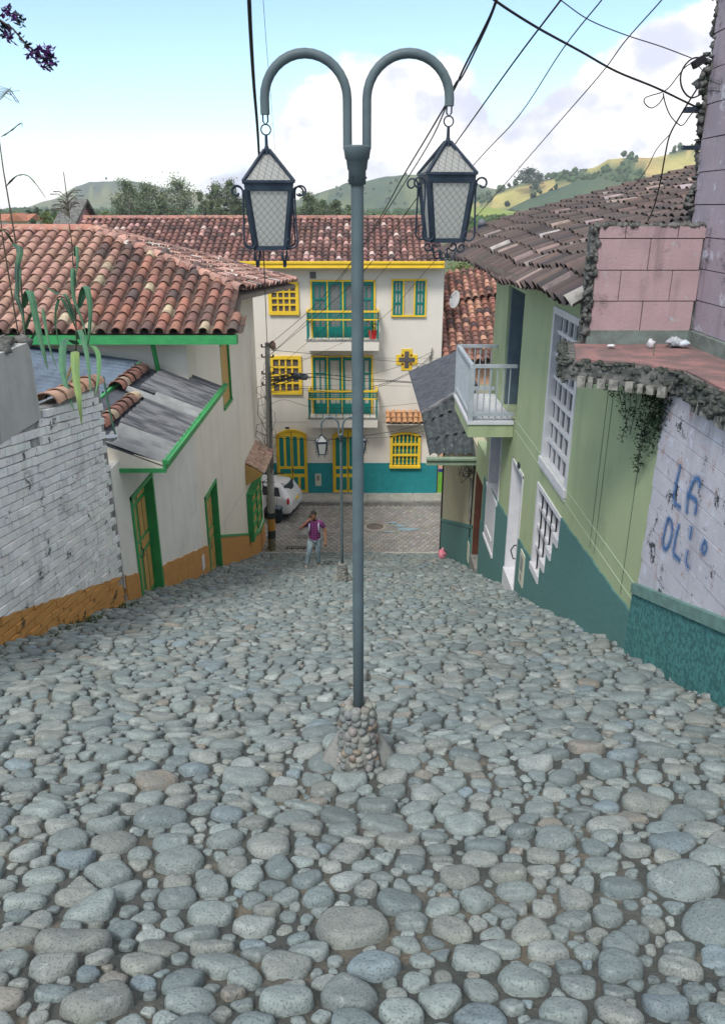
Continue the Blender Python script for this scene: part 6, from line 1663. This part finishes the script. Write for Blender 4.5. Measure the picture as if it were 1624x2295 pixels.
o.bx(None,-.03,.022,-.137,-.125,1.578,1.585); o2 = o.build('face_features', mk('face_dark', (.04,.02,.018)), None); o2.parent = man
ph_ = thing('phone', 'dark mobile phone held to the ear of the walking man', 'phone', (PXp-.105,PYp-.09,gp+1.60))
o = MB(); o.bar((-.03,-.03,-.06),(.025,.01,.07),.065,.014,None,V_((0,1,0))); o2 = o.build('phone_body', M_cable, None); o2.parent = ph_
bk = thing('backpack', 'grey backpack worn by the walking man with pale shoulder straps', 'backpack', (PXp,PYp,gp))
o = MB(); o.blob((0,.20,1.25),.17,.10,.22,None,12,8,.04); o2 = o.build('pack', mk('grey_cloth', (.14,.15,.19), rough=.9), None); o2.parent = bk
o = MB()
for s_ in (-1,1):
    rows = []
    for (x,y,z) in ((.125,.12,1.40),(.125,.06,1.475),(.125,-.03,1.475),(.13,-.115,1.40),(.135,-.142,1.28),(.15,-.13,1.16),(.175,-.03,1.10)):
        rows.append([V_((s_*x-.022,y,z)),V_((s_*x+.022,y,z))])
    o.grid(rows,None,True)
    o.grid([[p+V_((0,.008,-.006)) for p in r] for r in rows],None,True)
o2 = o.build('strap', mk('strap_cloth', (.30,.30,.40), rough=.9), None); o2.parent = bk

# ================================================================== car
cp_ = atY(662,1100,31.6)
car = thing('parked_car', 'white compact off road car parked nose left behind the striped pole', 'car', (-2.78-2.05,31.35,0), rad(-13))
M_car = mk('white_car_paint', (.62,.63,.66), rough=.18, spec=.5, coat=1.0)
LN = 4.2; H = 1.62
# stations along x (rear at +x = +2.1): (x, z_bottom, z_belt, z_roof, half width belt, half width roof)
st_ = [(-2.1,.35,.62,.66,.60,.50),(-1.95,.30,.82,.86,.80,.66),(-1.3,.28,.95,1.0,.88,.74),(-.85,.28,1.0,1.06,.89,.76),(-.25,.28,1.02,1.50,.90,.66),(.3,.28,1.03,1.60,.90,.66),(1.0,.28,1.05,1.61,.90,.66),(1.45,.28,1.06,1.58,.90,.655),(1.68,.29,1.06,1.50,.89,.65),(1.88,.32,1.04,1.24,.86,.66),(2.02,.38,.96,1.02,.80,.62),(2.08,.45,.80,.86,.70,.55)]
rows = []
for (x,zb,zl,zr,wb,wr_) in st_:
    half = [(wb*.90,zb),(wb*.985,zb+.10),(wb,zb+(zl-zb)*.55),(wb*.985,zl),(wb*.93,zl+(zr-zl)*.15),(wr_+(wb*.93-wr_)*.30,zl+(zr-zl)*.75),(wr_*.90,zr-.02*(zr-zl)),(wr_*.5,zr+.02),(0,zr+.03)]
    rows.append([V_((x,-y,z)) for y,z in half]+[V_((x,y,z)) for y,z in reversed(half[:-1])])
m = MB(); m.grid(rows,None,True); m.face(rows[0],None,True); m.face(rows[-1],None,True)
o = m.build('body', M_car, None); o.parent = car; ss = o.modifiers.new('sub','SUBSURF'); ss.levels = 2; ss.render_levels = 2
# windows
def cs(x):
    for a,b in zip(st_,st_[1:]):
        if a[0] <= x <= b[0]:
            t = (x-a[0])/(b[0]-a[0]); return [p+(q-p)*t for p,q in zip(a,b)]
def sidept(x, f, sgn, off=.012):
    _,zb,zl,zr,wb,wr_ = cs(x); z = zl+(zr-zl)*(.12+.68*f); w_ = wb*.95+(wr_-wb*.95)*(.10+.72*f)
    return V_((x, sgn*(w_+off), z))
m = MB()
for sg in (-1,1):
    for (xa,xb,xa2,xb2) in ((-.15,.62,-.02,.60),(.70,1.28,.70,1.26),(1.33,1.62,1.33,1.50)):
        rw = []
        for f in (0,.5,1):
            rw.append([sidept(xa+(xa2-xa)*f+((xb+(xb2-xb)*f)-(xa+(xa2-xa)*f))*q/4, f, sg) for q in range(5)])
        m.grid(rw,None,True)
o = m.build('side_window', M_glass, None); o.parent = car
m = MB(); rw = []
for (x,z,w_) in ((1.735,1.50,.53),(1.80,1.40,.58),(1.885,1.26,.64),(1.95,1.12,.66)):
    rw.append([V_((x-.07*(abs(q)/3)**2, w_*q/3, z)) for q in range(-3,4)])
m.grid(rw,None,True); o = m.build('rear_window', M_glass, None); o.parent = car
m = MB()
for q in (-.6,.6): m.bar((-.1,q,1.60),(1.3,q,1.66),.04,.04)
m.bar((1.55,-.5,1.60),(1.72,-.5,1.56),.02,.02); o = m.build('roof_rail', M_cable, None); o.parent = car
for sg in (-1,1):
    m = MB(); m.blob((1.93,sg*.77,.90),.07,.09,.17,None,10,8,0); o = m.build('tail_light', mk('red_lens', (.40,.01,.03), (.6,.05,.08), ns=8, rough=.15, coat=.6), None); o.parent = car
    m = MB(); m.blob((1.955,sg*.79,.87),.06,.06,.045,None,8,6,0); o2 = m.build('reversing_lens', M_wpaint, o)
m = MB(); m.bx(None,2.06,2.09,-.22,.22,.78,.90); o = m.build('number_plate', M_yellow, None); o.parent = car
m = MB(); m.bx(None,2.0,2.07,-.5,.5,.35,.42); m.bx(None,-1.9,1.95,-.84,.84,.22,.34); o = m.build('underbody', M_cable, None); o.parent = car
for (x,sg) in ((-1.3,-1),(-1.3,1),(1.28,-1),(1.28,1)):
    m = MB(); rows = []
    for (yy,r_) in ((0,.20),(0,.31),(.03,.335),(.19,.335),(.22,.31),(.22,.2)): rows.append([V_((x+r_*math.cos(2*PI*q/24), sg*(.70+yy), .335+r_*math.sin(2*PI*q/24))) for q in range(24)])
    m.grid(rows,None,True,True); o = m.build('wheel', mk('tyre_rubber', (.015,.015,.016), rough=.85), None); o.parent = car
    m = MB()
    for q in range(6):
        a = q*PI/3; c = V_((x, sg*.915, .335)); m.bar(c, c+V_((math.cos(a)*.2,0,math.sin(a)*.2)), .05,.03,None,V_((0,1,0)))
    m.build('rim', mk('alloy', (.4,.4,.42), metal=.8, rough=.3), o)
    m = MB(); rows = []
    for (yy,r_) in ((.905,.345),(.908,.43),(.86,.45)): rows.append([V_((x+r_*math.cos(PI*q/14), sg*yy, .335+r_*math.sin(PI*q/14))) for q in range(15)])
    m.grid(rows,None,True); o = m.build('wheel_arch', mk('arch_dark', (.05,.055,.06), rough=.6), None); o.parent = car
# ================================================================== landscape
def ridge_from(px, Rr):
    xs = []; zs = []
    for (x,y) in px:
        p = atY(x,y,Rr); xs.append(p.x/Rr); zs.append(p.z)
    return np.array(xs), np.array(zs)
RIDGES = [ # pixels of the skyline, distance in Y, slope, wooded share, colour mix
 ([(-600,500),(-200,480),(0,470),(60,458),(110,447),(135,438),(165,418),(197,403),(240,401),(290,402),(330,412),(400,425),(480,432),(560,440),(640,443),(690,432),(740,440),(900,445),(1200,440),(2200,470)], 2600, .30, 'left'),
 ([(-600,520),(0,505),(560,480),(660,452),(705,432),(740,415),(775,403),(812,407),(870,396),(932,390),(990,395),(1050,402),(1095,410),(1140,416),(1200,425),(1400,430),(2200,440)], 1900, .32, 'mid'),
 ([(-600,560),(900,520),(1040,455),(1090,435),(1137,416),(1160,409),(1200,402),(1262,388),(1337,372),(1362,352),(1412,342),(1460,338),(1512,331),(1560,321),(1590,315),(1700,300),(2200,330)], 1300, .40, 'lit'),
 ([(-600,600),(1000,560),(1110,470),(1150,450),(1190,432),(1247,416),(1300,402),(1345,390),(1400,397),(1452,410),(1520,420),(1600,425),(2200,430)], 900, .42, 'shade'),  # cloud shadow shaped as a dark ridge of its own
 ([(-600,560),(560,520),(800,500),(900,490),(960,483),(1010,470),(1070,462),(1130,466),(1200,468),(1260,478),(1330,480),(1500,470),(2200,470)], 520, .25, 'near'),
 ([(-600,470),(-100,490),(0,500),(160,497),(330,492),(560,500),(800,502),(2200,520)], 330, .12, 'left_near'),
]
RD = [(ridge_from(px, d), d, s, k) for px, d, s, k in RIDGES]
def fbm(x, y, sc, o=4):
    return noise.fractal(Vector((x/sc, y/sc, 3.1)), 1.0, 2.0, o)
def terr(x, y):
    r = math.hypot(x, y); best = -.32 if r < 46 else -.32+(min(r,240)-46)*.028; kind = 'flat'
    if y > 40:
        q = x/y
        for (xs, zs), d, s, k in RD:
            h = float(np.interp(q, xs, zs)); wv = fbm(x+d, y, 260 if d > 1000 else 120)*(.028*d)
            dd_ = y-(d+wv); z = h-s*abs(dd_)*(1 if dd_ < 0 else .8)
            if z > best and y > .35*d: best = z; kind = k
        if r > 150: best += fbm(x, y, 90)*min(6, r*.006)*(.35 if kind == 'flat' else 1)*(.4 if abs(best) > 0 and kind != 'flat' else 1)
    return best, kind
LIT_FIELD = (.42,.37,.12); OCH = (.60,.38,.16); WOOD = (.035,.07,.035); PAST = (.24,.30,.085)
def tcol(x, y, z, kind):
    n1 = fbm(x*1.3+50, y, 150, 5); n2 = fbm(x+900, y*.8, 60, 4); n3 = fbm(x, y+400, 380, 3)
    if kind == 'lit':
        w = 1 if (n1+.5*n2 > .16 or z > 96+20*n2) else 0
        c = mixc(LIT_FIELD, OCH, min(1,max(0,.35+n2*1.4)))  # sunlight on the fields is put into this gold colour
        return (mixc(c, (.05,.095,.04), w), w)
    if kind == 'shade': return (mixc((.045,.085,.06),(.07,.11,.07),.5+.5*n2), .35 if n1 > 0 else 0)  # cloud shadow put into the vertex colour as dark forest green
    if kind == 'mid': w = 1 if n1 > -.15 else 0; return (mixc((.14,.17,.075),(.05,.085,.05),w), w*.25)
    if kind == 'left': w = 1 if (z > 64+10*n2) else (1 if n1 > .25 else 0); return (mixc(mixc((.22,.19,.09),(.13,.16,.07),.5+.6*n3),(.055,.08,.055),w), w*.2)
    if kind == 'near': w = 1 if n1+.4*n2 > .02 else 0; return (mixc(PAST,(.05,.10,.035),w), w)
    if kind == 'left_near': return (mixc(PAST,(.09,.13,.05),.5+.5*n2), .2)
    return (mixc((.13,.16,.07),(.07,.10,.05),min(1,max(0,.5+n1))), .15)
NA = 300; rs_ = [1,6,12,20,30,38,46,60,80,105,135,170]
while rs_[-1] < 3500: rs_.append(rs_[-1]*1.035+3)
azs = list(np.linspace(-rad(40), rad(42), NA)) ; azs = [-PI+.001, -2.4,-1.8,-1.3,-1.0,-.82]+azs+[.85,1.0,1.3,1.8,2.4, PI-.001]
mb = MB(); grid_ = []; cols = []; woodpts = []
for r in rs_:
    row = []; 
    for a in azs:
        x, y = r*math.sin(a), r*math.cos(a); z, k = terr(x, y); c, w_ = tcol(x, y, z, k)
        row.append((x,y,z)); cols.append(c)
        if w_ > 0 and 200 < r < 2800 and abs(a) < .72: woodpts.append((x,y,z,w_,k,r))
    grid_.append(row)
mb.grid(grid_, None, True)
o = mb.build('terrain', None); o['kind'] = 'structure'
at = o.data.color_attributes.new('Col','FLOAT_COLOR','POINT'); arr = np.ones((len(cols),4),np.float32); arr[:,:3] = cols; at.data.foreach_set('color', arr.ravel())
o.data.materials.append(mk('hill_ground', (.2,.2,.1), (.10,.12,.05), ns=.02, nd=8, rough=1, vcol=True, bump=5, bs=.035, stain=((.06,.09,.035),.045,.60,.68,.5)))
# woods on the hills
mb = MB(); rw_ = random.Random(11); rw_.shuffle(woodpts); cnt = 0
for (x,y,z,w_,k,r) in woodpts:
    if rw_.random() > w_: continue
    cell_ = r*rad(82)/NA
    for q in range(3 if r < 1500 else 1):
        if cnt > 7500: break
        xx = x+rw_.uniform(-.5,.5)*cell_*1.4; yy = y+rw_.uniform(-.5,.5)*r*.035
        zz, kk = terr(xx, yy); h = min(5.5, max(2.6, r*.0034))*rw_.uniform(.6,1.35); 
        if k in ('mid','left'): h *= .75
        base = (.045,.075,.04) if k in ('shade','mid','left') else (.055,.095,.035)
        mb.blob((xx,yy,zz+h*.45), h*.75, h*.75, h*.75, vary(base,.35,rw_), 7, 4, .28, rw_); cnt += 1
tagp(mb.build('hill_woodland', mk('wood_foliage', (.05,.08,.04), rough=1, vcol=True, bump=.5, bs=1.2)), 'patches of woodland covering the distant hills', 'woodland', kind='stuff')

# ---- trees one can tell apart
def tree(name, label, cat, base, h, cw, seed, col, trunkc=(.30,.26,.22), leaf=.5, nc=16, nl=55, low=.35, group=None, pale=.3):
    rg = random.Random(seed); b = Vector(base)
    t = thing(name, label, cat, base, 0, group)
    m = MB(); top = b+V_((rg.uniform(-.04,.04)*h,0,h*.86)); tr_ = h*.018
    mid = b.lerp(top,.5)+V_((rg.uniform(-.03,.03)*h,0,0)); m.tube([b-V_((0,0,1)),mid,top],[tr_*1.4,tr_,tr_*.35],7)
    cl = []
    for k in range(nc):
        f = low+(1-low)*(k+.5)/nc; a = rg.uniform(0,2*PI); rr_ = cw*.5*math.sin(min(1,(1.06-f)/(1-low)*1.25)*PI/2)*rg.uniform(.35,1.0)
        c = b+V_((math.cos(a)*rr_, math.sin(a)*rr_, h*f*.97)); s_ = cw*rg.uniform(.10,.19); cl.append((c,s_))
        st0 = b.lerp(top, max(.2,f-.18)); m.tube([st0, st0.lerp(c,.5)+V_((0,0,-.02*h)), c],[tr_*.5,tr_*.3,tr_*.12],5)
    m.build('trunk', mk('bark_'+name, trunkc, tuple(x*.6 for x in trunkc), ns=2), t)
    f_ = MB()
    for c,s_ in cl:
        cc = vary(col,.22,rg)
        for q in range(nl):
            d = V_((rg.gauss(0,.5),rg.gauss(0,.5),rg.gauss(0,.36))); p = c+d*s_*1.35
            u = V_((rg.gauss(0,1),rg.gauss(0,1),rg.gauss(0,.7))).normalized()*leaf*rg.uniform(.5,1); v = V_((rg.gauss(0,1),rg.gauss(0,1),rg.gauss(0,1))).normalized()*leaf*rg.uniform(.35,.7)
            lc = vary(mixc(cc,(.12,.15,.06),pale*max(0,min(1,.5+d.z))),.15,rg)
            f_.face([p-u,p-v*.8,p+u,p+v*.8], lc)
    f_.build('crown', mk('tree_leaves', (.06,.1,.04), (.03,.055,.025), ns=.6, rough=.8, vcol=True), t)
    return t
def tbase(x, Y): 
    p = atY(x, 500, Y); return V_((p.x, Y, terr(p.x, Y)[0]))
specs = [ # xd centre, yd top, width px, Y, kind
 (290,404,62,235,'e','broad eucalyptus leftmost of the tall group beyond the roofs'),
 (335,412,70,228,'e','bushy eucalyptus directly right of the broad leftmost one'),
 (368,440,36,222,'e','lower dense tree in the gap between two tall eucalypts'),
 (405,399,72,232,'e','tallest airy eucalyptus with pale forked trunks left of the lantern'),
 (453,427,24,225,'e','slender single eucalyptus standing apart left of the left lantern'),
 (488,412,44,236,'e','eucalyptus half hidden directly behind the left lantern curls'),
 (520,402,40,240,'e','eucalyptus behind the left lantern body'),
 (560,430,50,240,'e','eucalyptus whose crown shows behind the middle of the left lantern'),
 (640,436,40,236,'e','eucalyptus just right of the left lantern frame'),
 (690,432,46,230,'e','paired eucalyptus right of the left lantern, the taller one'),
 (722,450,36,226,'e','rounded low tree between lantern and post beyond the roof'),
 (752,449,34,230,'e','rounded tree close to the left side of the post'),
 (778,460,30,234,'e','small tree touching the left side of the post'),
 (835,478,26,240,'p','small round bush on the skyline right of the post'),
 (868,480,24,240,'p','small round bush farther right of the post above the ridge'),
 (905,484,26,240,'p','small round bush left of the right lantern above the ridge'),
 (87,464,26,250,'c','dark conifer like tree left in the row behind the white house'),
 (108,468,18,250,'c','dark narrow tree second in the row behind the bushes'),
 (70,470,20,255,'c','dark narrow tree at the left end of the row'),
 (128,474,16,250,'c','dark short tree at the right end of the row'),
]
for i,(x,yt,wpx,Y,kd,lab) in enumerate(specs):
    b = tbase(x, Y); zt_ = atY(x, yt, Y).z; h = max(4, zt_-b.z); cw = wpx*Y*1.08/FL
    if kd == 'e': tree('eucalyptus_tree', lab, 'tree', b, h, cw, 20+i, (.18,.225,.13), (.48,.44,.38), .40, 34 if wpx > 30 else 10, 130, .25 if wpx > 30 else .5, 'eucalyptus trees beyond the roofs', .35)
    elif kd == 'c': tree('cypress_tree', lab, 'tree', b, h, cw, 20+i, (.04,.07,.05), (.15,.12,.1), .4, 12, 60, .2, 'dark trees in a row')
    else: tree('round_tree', lab, 'tree', b, h, cw, 20+i, (.05,.085,.05), (.15,.12,.1), .4, 10, 50, .2, 'small round trees on the skyline')
for i,(x,yt,wpx,Y,col,lab) in enumerate(((105,474,46,120,(.17,.21,.05),'yellow green bush right of the white house with red roof'),(135,478,44,125,(.15,.19,.05),'yellow green bush nearest the gable with the maize tassel in front'),
    (75,487,30,110,(.04,.08,.055),'dark green round bush directly in front of the white house'),(20,484,30,150,(.06,.09,.05),'dark shrub left of the red roofed white house'),(160,483,30,118,(.13,.17,.05),'olive bush just left of the sloping gable'),(240,472,26,150,(.16,.19,.07),'small yellow green bush behind the top of the gable'))):
    b = tbase(x, Y); zt_ = atY(x, yt, Y).z; b.z = min(b.z, zt_-3); tree('garden_bush', lab, 'bush', b, zt_-b.z, wpx*Y*1.08/FL, 70+i, col, (.2,.15,.1), .22, 26, 90, .1, 'garden bushes far left')
# big sunlit tree right of the cream house
for i,(x,yt,wpx,Y,lab) in enumerate(((1040,592,105,62,'large yellow green tree behind the satellite dish'),(1092,618,70,75,'darker tree under the eave of the green house'),(1010,640,60,70,'low tree against the right edge of the cream house'),(1120,600,90,95,'distant tree half hidden by the green house pillar'))):
    p = atY(x, 600, Y); zt_ = atY(x, yt, Y).z; zb_ = terr(p.x, Y)[0]
    tree('leafy_tree', lab, 'tree', (p.x,Y,zb_), zt_-zb_, wpx*Y*1.05/FL, 90+i, (.17,.19,.055) if i in (0,2) else (.06,.085,.04), (.42,.38,.32), .20 if i else .17, 46, 150, .25, 'trees beyond the peach house', .4)
# lone bush on the far ridge
p = atY(1185,405,1250)
tree('round_tree', 'dark clump of trees standing alone on the skyline of the sunlit ridge', 'tree', (p.x,1250,atY(1185,408,1250).z-4), atY(1185,386,1250).z-atY(1185,408,1250).z+8, 52*1250/FL, 130, (.04,.07,.045), (.1,.1,.1), 3.2, 20, 40, .2)
# far white house at the left
p = atY(30,505,125); zg0 = p.z-3.5
h_ = thing('white_farmhouse', 'small white house with a red tile roof at the far left edge', 'house', (p.x,125,zg0))
wd = 66*125*1.08/FL
m = MB(); x0 = atY(-12,505,125).x; x1 = atY(62,505,125).x; zt_ = atY(30,494,125).z
m.bx(None,x0,x1,125,131,zg0,zt_); m.build('wall', M_fwhite, h_)
m = MB(); zr_ = atY(30,485,125).z; m.prism([(x0-.4,124.5,zt_-.05),(x0-.4,128,zr_+.35),(x0-.4,131.5,zt_-.05)],(x1-x0+.8,0,0)); m.build('roof', mk('far_tile', (.40,.17,.10), (.25,.11,.08), ns=1.5), h_)
m = MB(); xm = atY(42,490,125).x; m.prism([(xm-1.6,123.6,zt_-.1),(xm,123.6,zr_+.5),(xm+1.6,123.6,zt_-.1)],(0,4,0)); m.build('porch_roof', MATS['far_tile'], h_)
# ================================================================== haze over the valley
HZ = .00018
mb = MB(); mb.bx(None,-3560,3560,-3560,3560,-1.6,175); hz_o = mb.build('haze', None)
hm = bpy.data.materials.new('valley_haze'); hm.use_nodes = True; nt = hm.node_tree; nt.nodes.remove(nt.nodes['Principled BSDF'])
pv = _n(nt,'ShaderNodeVolumePrincipled'); pv.inputs['Color'].default_value = (.86,.94,1,1); pv.inputs['Density'].default_value = HZ; pv.inputs['Anisotropy'].default_value = .2
nt.links.new(pv.outputs[0], nt.nodes['Material Output'].inputs['Volume']); hz_o.data.materials.append(hm); hz_o['kind'] = 'stuff'; hz_o['label'] = 'pale blue air haze lying over the whole valley'; hz_o['category'] = 'haze'
